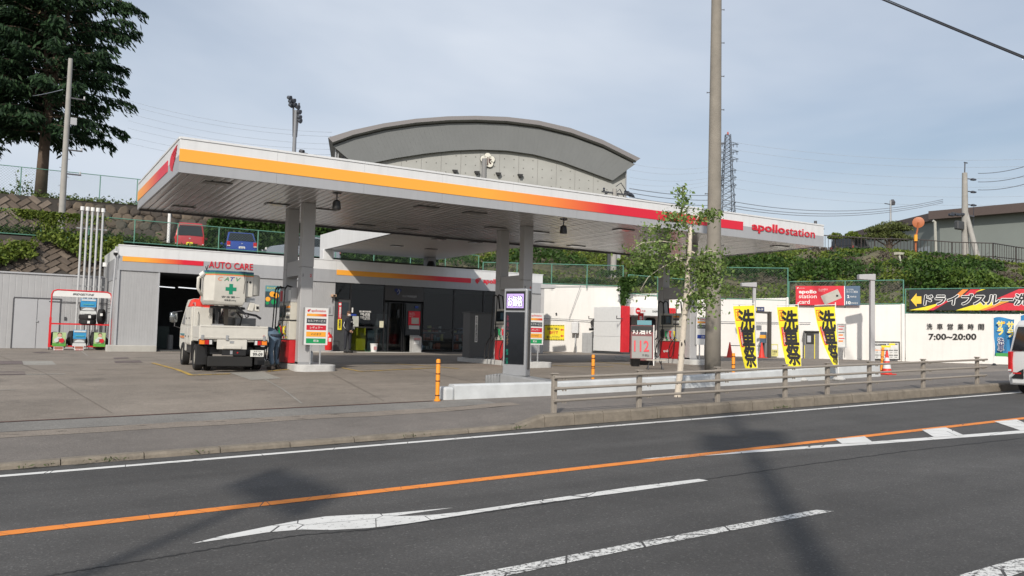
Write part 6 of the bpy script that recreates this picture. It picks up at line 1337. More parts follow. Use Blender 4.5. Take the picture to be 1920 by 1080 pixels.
# ================================================================== yellow flags
def flag(u0, d, lean, vt, vb, label, curl, idx):
    p = lotat(u0, d); t = thing('advert_flag', label, 'flag', tuple(p), -YAW, 'yellow upright advertising flags'); ht = PD(u0, vt, d).z-p.z; zb = PD(u0, vb, d).z-p.z
    top = (-.10, 0, ht+.06)
    b = MB(); b.cyl((0.0, 0, 0), top, .014, n=8); b.build('pole', white, t, smooth='auto'); b = MB(); b.cyl((top[0]+.01, 0, ht), (top[0]-.56, 0, ht-.035), .010, n=6); b.build('cross_rod', white, t, smooth='auto')
    b = MB(); b.lathe([(.16, 0), (.17, .03), (.10, .10), (.03, .13)], 12); b.build('weight', mat('flag_weight', (.45, .45, .44), .6), t)
    H_ = ht-.04-zb; nx, nz_ = 9, 26
    def S(s, r, d_=0):         # s 0 left .. 1 right at the pole; r 0 top .. 1 bottom
        px = -.10*(1-(.06+r)*H_/ht)-.015; w = .56*(1-curl*r**1.6*.55); x = px-w*(1-s)
        y = -.05*sin(s*3.1+r*4+idx)*(.3+r)-(1-s)*curl*.35*r**1.5; z = ht-.05-r*H_-(.035-.05*r)*(1-s)
        return Vector((x, y-d_, z))
    b = MB(); b.grid([[tuple(S(i/nx, j/nz_)) for i in range(nx+1)] for j in range(nz_+1)]); cl_ = b.build('cloth', cloth_y, t, smooth=True, fix=False)
    ch = cl_
    def warp(s_, m_, s0, s1, r0, r1, bold=0, vertical=True, d_=.006, name='lettering'):
        o = text(list(s_) if vertical else s_, m_, (s0, 0, 1-r1), s1-s0, r1-r0, parent=ch, vertical=vertical, bold=bold, name=name)
        me = o.data
        bm = bmesh.new(); bm.from_mesh(me); bmesh.ops.triangulate(bm, faces=bm.faces); 
        for _ in range(5):
            E_ = [e for e in bm.edges if e.calc_length() > .045]
            if E_: bmesh.ops.subdivide_edges(bm, edges=E_, cuts=1); bmesh.ops.triangulate(bm, faces=bm.faces)
        for v in bm.verts: v.co = S(v.co.x, 1-v.co.z, d_)
        bm.to_mesh(me); bm.free(); return o
    def patch(m_, s0, s1, r0, r1, d_=.004, nm='patch'):
        b = MB(); b.grid([[tuple(S(s0+(s1-s0)*i/4, r0+(r1-r0)*j/6, d_)) for i in range(5)] for j in range(7)]); return b.build(nm, m_, ch, smooth=True, fix=False)
    ink = mat('flag_ink', (.02, .02, .022), .8)
    warp('洗車祭', ink, .17, .99, .055, .985, bold=.038, d_=.012)
    patch(mat('flag_red', (.60, .02, .02), .8), .06, .30, .05, .235); patch(cloth_y, .085, .275, .062, .222, .0055, 'patch'); warp('全力', mat('flag_red', (.6, .02, .02)), .11, .255, .07, .215, bold=.03, d_=.009)
    patch(mat('flag_red', (.60, .02, .02), .8), .10, .30, .34, .66, .008, 'red_strip'); warp('ただいま開催中', mat('flag_white', (.7, .68, .6), .8), .15, .25, .35, .65, bold=.02, d_=.012)
    return t
flag(1421, 21.8, 0, 569, 691, 'yellow car wash festival flag nearest the concrete pole', .65, 0)
flag(1503, 21.9, 0, 571, 687, 'middle yellow car wash festival flag', .5, 1.3); flag(1573, 22.1, 0, 571, 684, 'yellow car wash festival flag furthest right with the most curled hem', 1.0, 2.1)

# ================================================================== banners and signs on the wall
def wframe(u0, v0, u1, v1, off):      # frame of a flat thing hung on the wall: lower left, axis, width, height
    a = PD(u0, v1, wd(u0)-off); c = PD(u1, v1, wd(u1)-off); d = c-a; w = d.length; d.normalize(); h = PD(u0, v0, wd(u0)-off).z-a.z; return a, d, w, h
def board(name, label, cat, px, m, off=.06, th=.02, group=None, frame=None):
    a, d, w, h = wframe(*px, off); t = thing(name, label, cat, tuple(a), 0, group); n_ = Vector((-d.y, d.x, 0)); M_ = Matrix(((d.x, n_.x, 0), (d.y, n_.y, 0), (d.z, 0, 1)))
    t.matrix_world = Matrix(((d.x, n_.x, 0, a.x), (d.y, n_.y, 0, a.y), (d.z, 0, 1, a.z), (0, 0, 0, 1)))
    b = MB(); b.box(0, w, 0, th, 0, h); b.build('panel', m, t)
    if frame:
        b = MB(); f = .05
        for q in ((-f, w+f, -f, 0), (-f, w+f, h, h+f), (-f, 0, 0, h), (w, w+f, 0, h)): b.box(q[0], q[1], -.02, th+.01, q[2], q[3])
        b.build('frame', frame, t)
    return t, w, h
def rect(t, m, x0, x1, z0, z1, d=.004, nm='print'): b = MB(); b.box(x0, x1, -d, -d+.0015, z0, z1); return b.build(nm, m, t)
def poly(t, m, P, d=.004, nm='print'): b = MB(); b.prism(P, -d, -d+.0015, 'y'); return b.build(nm, m, t)
# drive-through banner
bnk = mat('banner_black', (.012, .014, .02), .55)
t, w, h = board('banner', 'long black banner with flame stripes and white edged drive-through lettering', 'banner', (1705, 543.5, 1960, 581.5), bnk, .06)
fy, fr2, fo = mat('banner_yellow', (.80, .66, .03), .55), mat('banner_red', (.58, .02, .04), .55), mat('banner_orange', (.80, .25, .04), .55)
def slant(m_, x0, x1, z0, z1, k, d, tip=False): poly(t, m_, [(w*x0, h*z0), (w*x1, h*z0), (w*(x1+k), h*z1), (w*(x0+k), h*z1)], d)
poly(t, fy, [(0.0, .0), (w*.16, 0), (w*.24, h*.36), (w*.12, h*.16)], .004); poly(t, fr2, [(w*.145, 0), (w*.19, 0), (w*.33, h*.52), (w*.31, h*.52)], .005)
slant(fo, .34, .385, .62, 1, .07, .004); slant(fr2, .40, .47, .60, 1, .07, .004); poly(t, fy, [(w*.50, h*.85), (w*.58, h), (w*.55, h)], .005)
poly(t, fy, [(w*.36, 0), (w*.54, 0), (w*.75, h*.42), (w*.55, h*.38)], .004); poly(t, fo, [(w*.53, 0), (w*.58, 0), (w*.74, h*.40), (w*.69, h*.38)], .005); poly(t, fr2, [(w*.57, 0), (w*1.0, 0), (w*1.0, h*.12), (w*.74, h*.36)], .006)
slant(fr2, .66, .76, .55, 1, .16, .005); slant(fy, .86, .90, .6, 1, .10, .006)
poly(t, mat('banner_arrow', (.85, .55, .05), .5), [(w*.012, h*.50), (w*.058, h*.84), (w*.058, h*.68), (w*.095, h*.68), (w*.095, h*.32), (w*.058, h*.32), (w*.058, h*.16)], .008, 'arrow')
def outlined(t, s, x, z, ww, hh_, inner, outer, th=.07, d=.010, bold=.02, vertical=False, shear=0):
    text(list(s) if vertical else s, outer, (x, -d, z), ww, hh_, parent=t, ring=th, vertical=vertical, shear=shear)
    n = len(s); k = (th-bold)*(hh_/n if vertical else hh_)*.8
    text(list(s) if vertical else s, inner, (x+k, -d-.006, z+k), ww-2*k, hh_-2*k, parent=t, bold=bold, vertical=vertical, shear=shear)
outlined(t, 'ドライブスルー洗車', w*.108, h*.20, w*.88, h*.62, bnk, white, .085, .010, .03, shear=.12)
# red card banner
t, w, h = board('banner', 'red and slate blue card banner tied to the wire fence', 'banner', (1492, 536, 1613, 572), redp, .06)
rect(t, mat('slate_blue_print', (.07, .12, .19), .6), w*.765, w, 0, h, .004); rect(t, white, w*.755, w*.767, 0, h, .005)
text('apollo', white, (w*.05, -.008, h*.62-.06), w*.28, h*.24, parent=t, bold=.035); text('station', white, (w*.05, -.008, h*.36), w*.28, h*.19, parent=t, bold=.01); text('card', white, (w*.05, -.008, h*.07), w*.17, h*.21, parent=t, bold=.01)
emblem(t, (w*.02, -.003, h*.85), w*.03, h*.09, m=white, th=.004); text('apollostation', white, (w*.055, -.008, h*.86), w*.09, h*.05, parent=t); text('おトクな車生活\nをサポート', white, (w*.36, -.008, h*.70), w*.14, h*.16, parent=t)
a_ = rad(24); cx_, cz_, cw, ch_ = w*.555, h*.43, w*.29, h*.50
poly(t, mat('card_silver', (.44, .42, .38), .4), [(cx_+(x*cw*cos(a_)-y*ch_*sin(a_))/1, cz_+x*cw*sin(a_)+y*ch_*cos(a_)) for x, y in ((-.5, -.5), (.5, -.5), (.5, .5), (-.5, .5))], .006, 'printed_card'); rect(t, black, w*.63, w*.665, h*.44, h*.54, .009)
text('10', white, (w*.785, -.008, h*.05), w*.07, h*.17, parent=t, bold=.04); text('円/ℓ引き', white, (w*.865, -.008, h*.07), w*.10, h*.09, parent=t, bold=.01); text('2', white, (w*.80, -.008, h*.38), w*.035, h*.15, parent=t, bold=.03); text('円/ℓ引き', white, (w*.85, -.008, h*.40), w*.09, h*.09, parent=t, bold=.01); text('いつでも\nガソリン軽油', white, (w*.79, -.008, h*.64), w*.17, h*.22, parent=t)
# wall lettering of the opening hours
t = thing('wall_lettering', 'black opening hours lettering painted on the white wall', 'lettering', tuple(PD(1735, 640, wd(1735)-.03)))
for k, ch in enumerate('洗車営業時間'):
    u = 1737.5+19.4*k; a, d, w, h = wframe(u, 606.5+.15*k, u+11, 617.5+.15*k, .02); text(ch, black, tuple(a-t.location), w, h, a=tuple(d), parent=t, bold=.03)
a, d, w, h = wframe(1741, 625.5, 1831, 637.5, .02); text('7:00~20:00', black, tuple(a-t.location), w, h, a=tuple(d), parent=t, bold=.03)
# yellow exit notice
t, w, h = board('wall_sign', 'yellow notice with red characters and hazard stripes on the white wall', 'sign', (1021, 609, 1058, 637.5), yellowp, .04)
for z0 in (0, h-.06):
    rect(t, yellowp, 0, w, z0, z0+.06, .003)
    for k in range(12): poly(t, black, [(w*k/12, z0), (w*(k+.5)/12, z0), (w*(k+.7)/12, z0+.06), (w*(k+.2)/12, z0+.06)], .005)
text('洗車終了後は', dkgrey, (w*.12, -.006, h*.66), w*.62, h*.17, parent=t, bold=.02); text('徐行で', redp, (w*.22, -.006, h*.38), w*.46, h*.24, parent=t, bold=.03); text('退出して下さい', dkgrey, (w*.1, -.006, h*.12), w*.66, h*.17, parent=t, bold=.02)
for z_ in (h*.28, h*.68): poly(t, redp, [(w*.80, z_), (w*.87, z_+.07), (w*.87, z_+.03), (w*.97, z_+.03), (w*.97, z_-.03), (w*.87, z_-.03), (w*.87, z_-.07)], .005, 'arrow')
# car wash menu board
t, w, h = board('menu_board', 'white car wash price board in a black frame leaning at the wall', 'notice board', (1638.5, 642, 1685.5, 672.5), mat('menu_white', (.62, .63, .62), .5), .45, .03, frame=black)
rect(t, dkgrey, w*.03, w*.5, h*.80, h*.92); rect(t, fy, w*.30, w*.68, h*.70, h*.82, .006); rect(t, fy, w*.62, w*.86, h*.84, h*.95, .006); rect(t, dkgrey, w*.55, w*.95, h*.87, h*.93, .005); text('洗車メニュー', white, (w*.06, -.006, h*.83), w*.4, h*.07, parent=t)
for r_ in range(2):
    for k in range(5): rect(t, fo if (r_ == 0 and k in (0, 1)) else dkgrey, w*(.04+.19*k), w*(.20+.19*k), h*(.50-.30*r_), h*(.55-.30*r_)); text('洗車コース', mat('menu_brown', (.25, .16, .08), .6), (w*(.06+.19*k), -.006, h*(.58-.30*r_)), w*.12, h*.04, parent=t); text('¥%d' % (500+200*k+100*r_), dkgrey, (w*(.07+.19*k), -.006, h*(.38-.30*r_)), w*.10, h*.06, parent=t, bold=.02)
# price poster on a stand near third flag
t, w, h = board('notice_stand', 'white stand poster with orange and red print right of the third yellow flag', 'notice', (1571, 609, 1585, 650), mat('menu_white', (.62, .63, .62), .5), .8, .03, frame=steel)
for k, (m_, hh_) in enumerate(((redp, .03), (redp, .05), (dkgrey, .03), (fo, .07), (redp, .04), (fo, .07))): rect(t, m_, w*.1, w*(.9-.2*(k % 2)), h*(.92-.14*k), h*(.92-.14*k)+h*hh_)
b = MB()
for x in (.03, w-.03): b.cyl((x, .01, 0), (x, .1, -.52), .015, n=6); b.cyl((x, .03, .1), (x-.1, .5, -.52), .012, n=6)
b.build('legs', steel, t, kind='stuff')
# payment machine, charger and other kit by the wall
def boxy(name, label, cat, u0, v0, u1, v1, off, dp, m, ground=True, bevel=.015):
    a, d, w, h = wframe(u0, v0, u1, v1, off+dp); n_ = Vector((-d.y, d.x, 0))
    if ground: zb = gz(a.x, a.y)-.02; h += a.z-zb; a.z = zb
    t = thing(name, label, cat); t.matrix_world = Matrix(((d.x, n_.x, 0, a.x), (d.y, n_.y, 0, a.y), (0, 0, 1, a.z), (0, 0, 0, 1)))
    b = MB(); b.box(0, w, 0, dp, 0, h); b.build('body', m, t, bevel=bevel); return t, w, h
t, w, h = boxy('payment_machine', 'grey car wash payment machine with yellow edges behind the second flag', 'payment machine', 1508, 622, 1535.5, 670, .1, .5, mat('machine_grey', (.17, .17, .17), .5))
rect(t, black, w*.12, w*.66, h*.55, h*.94, .006, 'screen_panel'); rect(t, ltgrey, w*.2, w*.45, h*.62, h*.86, .012, 'keys'); rect(t, yellowp, w*.0, w*.04, h*.02, h*.5, .006, 'yellow_edge'); rect(t, yellowp, w*.68, w*.73, h*.02, h*.9, .006, 'yellow_edge'); b = MB(); b.box(-.03, w+.03, -.12, .5, h, h+.05); b.build('hood', dkgrey, t, bevel=.01)
t, w, h = boxy('coin_vacuum', 'small dark blue vacuum box with a yellow band on a thin post', 'vacuum', 1425, 622, 1436, 643, .5, .35, mat('vac_blue', (.08, .12, .18), .4), False); rect(t, orangep, -.02, w+.02, h*.42, h*.72, .006, 'band'); b = MB(); b.cyl((w/2, .2, -.72), (w/2, .2, 0), .05, n=8); b.build('post', dkgrey, t)
a = lotat(1442, 38.8); t = thing('height_gate', 'brown square post and beam gate frame behind the yellow flags', 'gate frame', tuple(a)); top = PD(1442, 584, 38.8).z-a.z; d2 = PD(1418, 584, 38.6)-PD(1442, 584, 38.8); d2.z = 0
bronze = mat('bronze_frame', (.075, .068, .062), .5); b = MB(); b.box(-.07, .07, -.07, .07, 0, top); b.build('post', bronze, t); b = MB(); b.cyl((0, 0, top-.06), (d2.x, d2.y, top-.04), .07, n=4); b.build('beam', bronze, t)
t, w, h = board('blue_sign', 'small dark blue sign with a yellow emblem on top of the gate frame', 'sign', (1415, 575.5, 1433, 584.5), mat('navy_sign', (.015, .03, .12), .5), 1.1); rect(t, yellowp, w*.06, w*.22, h*.2, h*.85, .006, 'emblem'); text('手洗い洗車', white, (w*.3, -.008, h*.3), w*.6, h*.4, parent=t, bold=.02)
t, w, h = board('blue_sign', 'narrow upright blue sign on the post of the gate frame', 'sign', (1440.5, 610, 1445.5, 639), mat('navy_sign', (.015, .03, .12), .5), 1.3); text(list('洗車機'), white, (w*.25, -.006, h*.1), w*.5, h*.8, parent=t, vertical=True, bold=.02)
t, w, h = boxy('wall_box', 'white electric box on the white wall right of the yellow notice', 'electric box', 1071, 604, 1083.5, 624.5, .02, .35, mat('box_white', (.60, .61, .62), .5), False); b = MB(); b.tube([(w*.6, .1, 0), (w*.55, .1, -.7), (w*.4, .05, -1.1)], .03, 6); b.build('conduit', steel, t, smooth=True)
t, w, h = boxy('power_cabinet', 'grey steel power cabinet beside the car wash machine', 'cabinet', 1091, 624, 1110, 659, .3, .5, steel); rect(t, midgrey, w*.48, w*.52, h*.05, h*.95, .006, 'door_gap')
t, w, h = boxy('compressor', 'small grey compressor unit left of the car wash machine', 'compressor', 1111, 634, 1122, 659, .5, .5, mat('unit_grey', (.25, .26, .26), .6)); b = MB(); b.tube([(w*.2, .2, h), (w*.5, .2, h+.3), (w, .3, h+.25)], .03, 6); b.build('pipe', steel, t)
t = thing('wall_fan', 'round black vent fan with a hood on the white wall above the compressor', 'fan', tuple(wallpt(1113, 605, .2))); b = MB(); b.cyl((0, 0, 0), (.08, .1, 0), .17, n=14); b.build('ring', black, t); b = MB(); b.box(-.25, .2, -.06, .06, -.42, -.30); b.build('hood', black, t)
t, w, h = board('small_sign', 'low yellow notice at the foot of the wall between the flags', 'sign', (1446, 645, 1459, 668), mat('pale_yellow', (.62, .58, .22), .6), .5); rect(t, white, w*.1, w*.9, h*.55, h*.9); text('洗車機\n入口', dkgrey, (w*.15, -.007, h*.1), w*.7, h*.38, parent=t)
b = MB(); b.cyl((0, 0, 0), (0, 0, .35), .03, n=6); simple('tap_post', 'short grey tap post by the wall left of the power cabinet', 'post', b, steel, tuple(lotat(1080, 42)))
# car wash machine
a = PD(1172, 660, 40.6); t = thing('car_wash_machine', 'big white car wash gantry with red pillar and dark opening', 'car wash', (a.x, a.y, gz(a.x, a.y)), 0); hC = PD(1172, 574, 40.6).z-t.location.z
cwm = mat('car_wash_white', (.76, .77, .77), .4, var=.05); cwr = mat('car_wash_red', (.60, .02, .03), .35)
WM = 3.4; DM = 2.6
for k in range(3):
    b = MB(); b.box(0, .55, .42, DM, .12+(hC-.12)*k/3+.004, .12+(hC-.12)*(k+1)/3-.004); b.build('side_panel', cwm, t, bevel=.01)
b = MB(); b.box(WM-.55, WM, .42, DM, .12, hC); b.build('side_panel', cwm, t, bevel=.01)
b = MB(); b.box(.551, WM-.551, .45, DM, hC-.45, hC); b.build('top_housing', cwm, t, bevel=.01)
b = MB(); b.box(0, .50, .27, .415, .05, hC+.03); b.build('red_pillar', cwr, t, bevel=.02); b = MB(); b.box(WM-.56, WM, .0, .415, .05, hC+.03); b.build('red_pillar', cwr, t, bevel=.02)
b = MB(); b.box(.565, WM-.565, .05, .44, hC-.42, hC); hp = b.build('header', cwm, t, bevel=.01)
b = MB(); b.cyl((.82, .045, hC-.2), (.82, .03, hC-.2), .16, n=18); b.build('red_disc', cwr, hp); rect(hp, white, .72, .92, hC-.23, hC-.17, -.025); text('DAIFUKU', dkgrey, (1.75, .04, hC-.24), .62, .1, parent=hp, bold=.03); text('洗車', cwr, (1.04, .04, hC-.24), .26, .09, parent=hp)
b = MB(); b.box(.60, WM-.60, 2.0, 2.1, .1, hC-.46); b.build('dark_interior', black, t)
for x in (.85, WM-.85): b = MB(); b.lathe([(.24, .15), (.28, .5), (.28, hC-.6), (.2, hC-.5)], 12, (x, 1.1)); b.build('brush', mat('brush_dark', (.02, .025, .04), .9, bump=.6), t)
b = MB(); b.lathe([(.17, .6), (.19, .9), (.19, hC-.5)], 10, (WM+.0, .2)); b.build('blue_brush', mat('brush_blue', (.03, .08, .2), .9), t)
for x, y in ((-.05, DM-.1), (-.05, .2)): b = MB(); b.tube([(x, y, hC-.62), (x-.35, y, hC-.62), (x-.35, y, hC-.48)], .025, 6); b.build('sensor_arm', dkgrey, t)
b = MB(); b.box(-.02, WM+.02, .1, DM, 0, .11); b.build('base_rail', dkgrey, t)
p = lotat(1190, 37); t = thing('small_red_flag', 'small red flag with white lettering in front of the car wash opening', 'flag', (p.x, p.y, p.z), -YAW); zt_ = PD(1207, 586, 37).z-p.z; b = MB(); b.cyl((.36, 0, 0), (.38, 0, zt_), .012, n=6); b.build('pole', white, t); b = MB(); b.box(.12, .36, -.004, .004, zt_-.82, zt_-.02); c_ = b.build('cloth', mat('flag_red', (.6, .02, .02)), t); text(list('洗車'), white, (.17, -.008, zt_-.6), .14, .45, parent=c_, vertical=True, bold=.03)
# kerosene A-board on the right island
p = lotat(1203, 27.5); t = thing('kerosene_board', 'tilted red folding board showing 112 in large digits', 'price board', tuple(p), rad(-38)); zt_ = PD(1203, 611, 27.5).z-p.z
M_ = Matrix.Rotation(rad(-11), 4, 'X')
b = MB(); b.box(-.38, .38, -.02, .02, .16, zt_+.05); b.rot(M_); b.build('front_board', mat('board_dark_red', (.13, .010, .016), .5), t, bevel=.01); b = MB(); b.box(-.33, .33, -.03, -.021, .24, zt_-.33); b.rot(M_); b.build('digit_panel', mat('digit_panel', (.24, .24, .24), .5), t)
o = text('112', redp, (-.26, -.046, .46), .50, .38, parent=t, bold=.02); o.matrix_local = M_; o = text('灯油1ℓ', white, (-.31, -.040, zt_-.27), .62, .24, parent=t, bold=.02); o.matrix_local = M_; o = text('円 税込', dkgrey, (.02, -.046, .30), .22, .08, parent=t, bold=.02); o.matrix_local = M_
b = MB(); b.box(-.38, .38, .44, .47, .0, .05); b.hexa([(-.38, .40, 0), (.38, .40, 0), (.38, .44, 0), (-.38, .44, 0), (-.36, .16, zt_), (.36, .16, zt_), (.36, .19, zt_), (-.36, .19, zt_)]); b.build('rear_board', dkgrey, t); b = MB(); b.box(.381, .41, -.03, .03, 0, zt_+.06); b.rot(M_); b.build('side_rail', white, t)
b = MB(); b.box(-.16, .32, -.01, .02, zt_+.06, zt_+.22); b.rot(M_); b.build('teal_topper', mat('teal_print', (.05, .22, .28), .5), t)
p = lotat(1191, 27.0); b = MB(); b.lathe([(.13, 0), (.17, .24), (.18, .25)], 12); simple('black_pail', 'black pail on the ground at the left foot of the kerosene board', 'bucket', b, black, tuple(p), smooth='auto')
p = lotat(1228, 25.5); t = thing('low_stool', 'small folding stool with a light top before the red pump', 'stool', (p.x, p.y, p.z), rad(-25)); b = MB(); b.box(-.3, .3, -.12, .12, .28, .31); b.build('seat', mat('stool_top', (.45, .42, .36), .7), t)
for x in (-.24, .24): b = MB(); b.cyl((x, -.1, 0), (x*.7, .1, .28), .014, n=6); b.cyl((x, .1, 0), (x*.7, -.1, .28), .014, n=6); b.build('leg', dsteel, t)
# summer car wash flags by the van
def bluef(u0, u1, v0, v1, d, label, k):
    a = PD(u0, v1, d); c = PD(u1, v1, d); w = (c-a).length; h = PD(u0, v0, d).z-a.z; t = thing('advert_flag', label, 'flag', tuple(a), -rad(62)+YAW*0-0, 'blue upright advertising flags'); t.rotation_euler.z = atan2((c-a).y, (c-a).x)
    bf = mat('flag_sky_blue', (.03, .20, .42), .8, var=.3, scale=1.5); rows = []
    for j in range(13):
        r = j/12; rows.append([(w*i/6, .06*sin(i*1.1+j*.5), h*(1-r)+.05*sin(i*.9)) for i in range(7)])
    b = MB(); b.grid(rows); cl_ = b.build('cloth', bf, t, smooth=True, fix=False); b = MB(); b.box(.02, w-.02, -.075, -.070, 0, h*.09); b.build('green_hem', mat('flag_green', (.06, .3, .08), .8), cl_)
    outlined(cl_, ('サラ', 'ッと')[0], w*.08, h*.55, w*.34, h*.38, fy, white, .07, .08, .02, vertical=True); outlined(cl_, 'サラ', w*.56, h*.50, w*.36, h*.42, fy, white, .07, .08, .02, vertical=True); outlined(cl_, '洗車', w*.1, h*.12, w*.34, h*.38, mat('navy_print', (.01, .02, .12)), white, .08, .08, .02, vertical=True); text(list('さらさら洗いたて'), dkgrey, (w*.47, -.085, h*.12), w*.09, h*.66, parent=cl_, vertical=True)
    b = MB(); b.cyl((-.02, 0, -.55), (-.02, 0, h+.1), .015, n=6); b.build('pole', white, t)
    b = MB(); b.lathe([(.22, -.52), (.24, -.45), (.10, -.36), (.04, -.28)], 12); b.build('weight', black, t); b = MB(); b.cyl((w*.5, .03, h*.95), (w*.5, -.08, h*.95), .05, n=10) if 0 else b.cyl((w*.42, -.075, h*.88), (w*.42, -.082, h*.88), .055, n=12); b.build('printed_sun', orangep, cl_)
bluef(1864, 1903, 596, 668, 33, 'blue summer car wash flag with yellow and white characters by the wall', 0); bluef(1915, 1950, 592, 668, 32, 'second blue flag cut off by the right edge behind the white van', 1)

# ================================================================== poles
polem = mat('weathered_pole_concrete', (.235, .215, .185), .9, var=.18, scale=2.5, bump=.35, bscale=30)
polel = mat('pale_pole_concrete', (.33, .32, .30), .9, var=.15, scale=2.5, bump=.3, bscale=30)
pb = Vector((15.25, 15.33, gz(15.2, 15.4))); t = thing('concrete_pole', 'large concrete utility pole rising out of the picture behind the guard rail', 'utility pole', tuple(pb))
b = MB(); segs = 10
b.lathe([(.205-.0075*z, z) for z in (0, 2.0, 2.02, 4, 7, 10, 13.5)], 28); b.build('shaft', polem, t, smooth=True)
for k in range(24):
    z = 2.2+.44*k; s_ = 1 if k % 2 else -1; dv = Vector((cos(YAW), -sin(YAW), 0))*s_; r = .205-.0075*z; b = MB(); b.cyl(dv*(r-.01)+Vector((0, 0, z)), dv*(r+.07)+Vector((0, 0, z)), .010, n=6); b.cyl(dv*(r+.065)+Vector((0, 0, z)), dv*(r+.075)+Vector((0, 0, z)), .022, n=6); 
    if k % 3 == 0 or s_ > 0: b.build('step_bolt', dsteel, t)
b = MB(); b.lathe([(.196, 2.72), (.196, 2.76)], 24); b.build('band', dsteel, t)
def upole(u, vb, vt, d, r0, r1, label, name='utility_pole', m=None):
    a = PD(u, vb, d); zt_ = PD(u, vt, d).z; t = thing(name, label, 'utility pole', tuple(a)); b = MB(); b.cyl((0, 0, 0), (0, 0, zt_-a.z), r0, r1, n=14); b.build('shaft', m or polel, t, smooth='auto'); return t, zt_-a.z
t, h = upole(113, 452, 103, 40.5, .16, .10, 'pale concrete utility pole in front of the big conifer')
for z in (h-4.6, h-5.8, h-2.0): b = MB(); b.box(-.1, .75, -.05, .03, z, z+.06); b.build('bracket', dsteel, t); b = MB(); b.cyl((.7, 0, z), (.7, 0, z+.2), .04, n=6); b.build('insulator', mat('insulator', (.5, .5, .5), .3), t)
b = MB(); b.box(.14, .42, -.1, .0, h-3.3, h-2.95); b.build('small_box', ltgrey, t)
for k in range(16): b = MB(); z = h*.3+k*.45; s_ = 1 if k % 2 else -1; b.cyl((s_*.12, 0, z), (s_*.22, 0, z), .012, n=5); b.build('step_bolt', dsteel, t)
b = MB(); b.cyl((0, 0, 0), (0, 0, PY(318, 397, 44.2).z-ZT), .075, n=8); simple('white_post', 'thin white post on the terrace left of the red van', 'post', b, white, (PY(315, 462, 44.2).x, 44.2, ZT))
t, h = upole(1149, 548, 352, 46.5, .20, .13, 'concrete utility pole with transformer arms behind the canopy right of the dome')
b = MB(); b.cyl((-.33, 0, -3.2), (-.33, 0, h*.62), .09, n=8); b.build('riser_pipe', dkgrey, t, smooth='auto'); b = MB(); b.cyl((0, 0, -3.2), (0, 0, 0), .2, n=12); b.build('shaft', polel, t, smooth='auto')
b = MB(); b.box(.18, .38, -.15, .1, h*.32, h*.62); b.build('meter_box', ltgrey, t); b = MB(); b.box(.1, .3, -.25, .0, -2.1, -1.6); b.build('meter_box', black, t)
insm = mat('line_insulator', (.03, .035, .05), .4)
def arms(t, h, spec):
    for (z, x0, x1) in spec:
        b = MB(); b.box(x0, x1, -.04, .04, h-z-.04, h-z+.04); b.build('cross_arm', dsteel, t)
        for k in range(3): x = x0+(x1-x0)*(.08+.42*k); b = MB(); b.lathe([(.03, h-z+.04), (.07, h-z+.09), (.04, h-z+.14), (.07, h-z+.18), (.03, h-z+.24)], 8, (x, 0)); b.build('insulator', insm, t)
arms(t, h, ((.25, -.9, .9), (.75, -.8, 1.1)))
for k, (dx, dz) in enumerate(((.9, .25), (.75, -.12), (.45, -.45))): b = MB(); b.hexa([(dx, -.1, h-.5+dz), (dx+.55, -.1, h-.62+dz), (dx+.55, .1, h-.62+dz), (dx, .1, h-.5+dz), (dx, -.1, h-.25+dz), (dx+.45, -.1, h-.45+dz), (dx+.45, .1, h-.45+dz), (dx, .1, h-.25+dz)]); b.build('cable_joint', insm, t, bevel=.03); b = MB(); b.tube([(dx*.1, 0, h-.1+dz), (dx*.5, 0, h+.15+dz), (dx, 0, h-.35+dz)], .025, 5); b.build('jumper', insm, t, smooth=True)
for k in range(4): b = MB(); b.tube([(-.1-.15*k, 0, h-.2), (-.5-.1*k, .05, h-.25-.1*k), (-.55-.12*k, 0, h-.75)], .022, 5); b.build('jumper', insm, t, smooth=True)
# pole with prop on the hill
t, h = upole(1810, 508, 322, 58, .27, .17, 'concrete utility pole with a slanting prop on the hill at the right', m=polel); 
b = MB(); b.cyl((0, 0, h-.05), (.05, 0, h+.75), .04, n=6); b.box(-.05, .35, -.03, .03, h+.72, h+.78); b.build('mast_top', dsteel, t)
q = PD(1841, 516, 56.5)-t.location; b = MB(); b.cyl(tuple(q), (.12, 0, h*.60), .22, .15, n=12); b.build('prop', polel, t, smooth='auto')
for k, zz in enumerate((.35, 1.25, 2.2)):
    b = MB(); b.tube([(0, 0, h-zz-.2), (.35, 0, h-zz-.02), (.9, 0, h-zz)], .035, 6); b.build('arm', dsteel, t); b = MB(); b.hexa([(.85, -.1, h-zz-.08), (1.3, -.1, h-zz-.05), (1.3, .1, h-zz-.05), (.85, .1, h-zz-.08), (.9, -.1, h-zz+.08), (1.35, -.1, h-zz+.05), (1.35, .1, h-zz+.05), (.9, .1, h-zz+.08)]); b.build('insulator', insm, t, bevel=.02)
b = MB(); b.box(-1.6, 1.1, -.05, .05, h-3.05, h-2.95); b.build('cross_arm', dsteel, t)
for x in (-1.9, -1.2, -.5): b = MB(); b.box(x, x+.5, -.1, .1, h-3.25+.12*(x+2), h-3.08+.12*(x+2)); b.build('switch', insm, t, bevel=.03)
b = MB(); b.box(-1.1, -.3, -.15, .15, h-4.1, h-3.5); b.build('switch_gear', dkgrey, t, bevel=.05); b = MB(); b.tube([(1.1, 0, h-2.3), (1.0, 0, h-3.8), (.4, 0, h-4.4), (.1, 0, h-4.2)], .02, 5); b.build('jumper', insm, t)
RP = t.location.copy(); RH = h
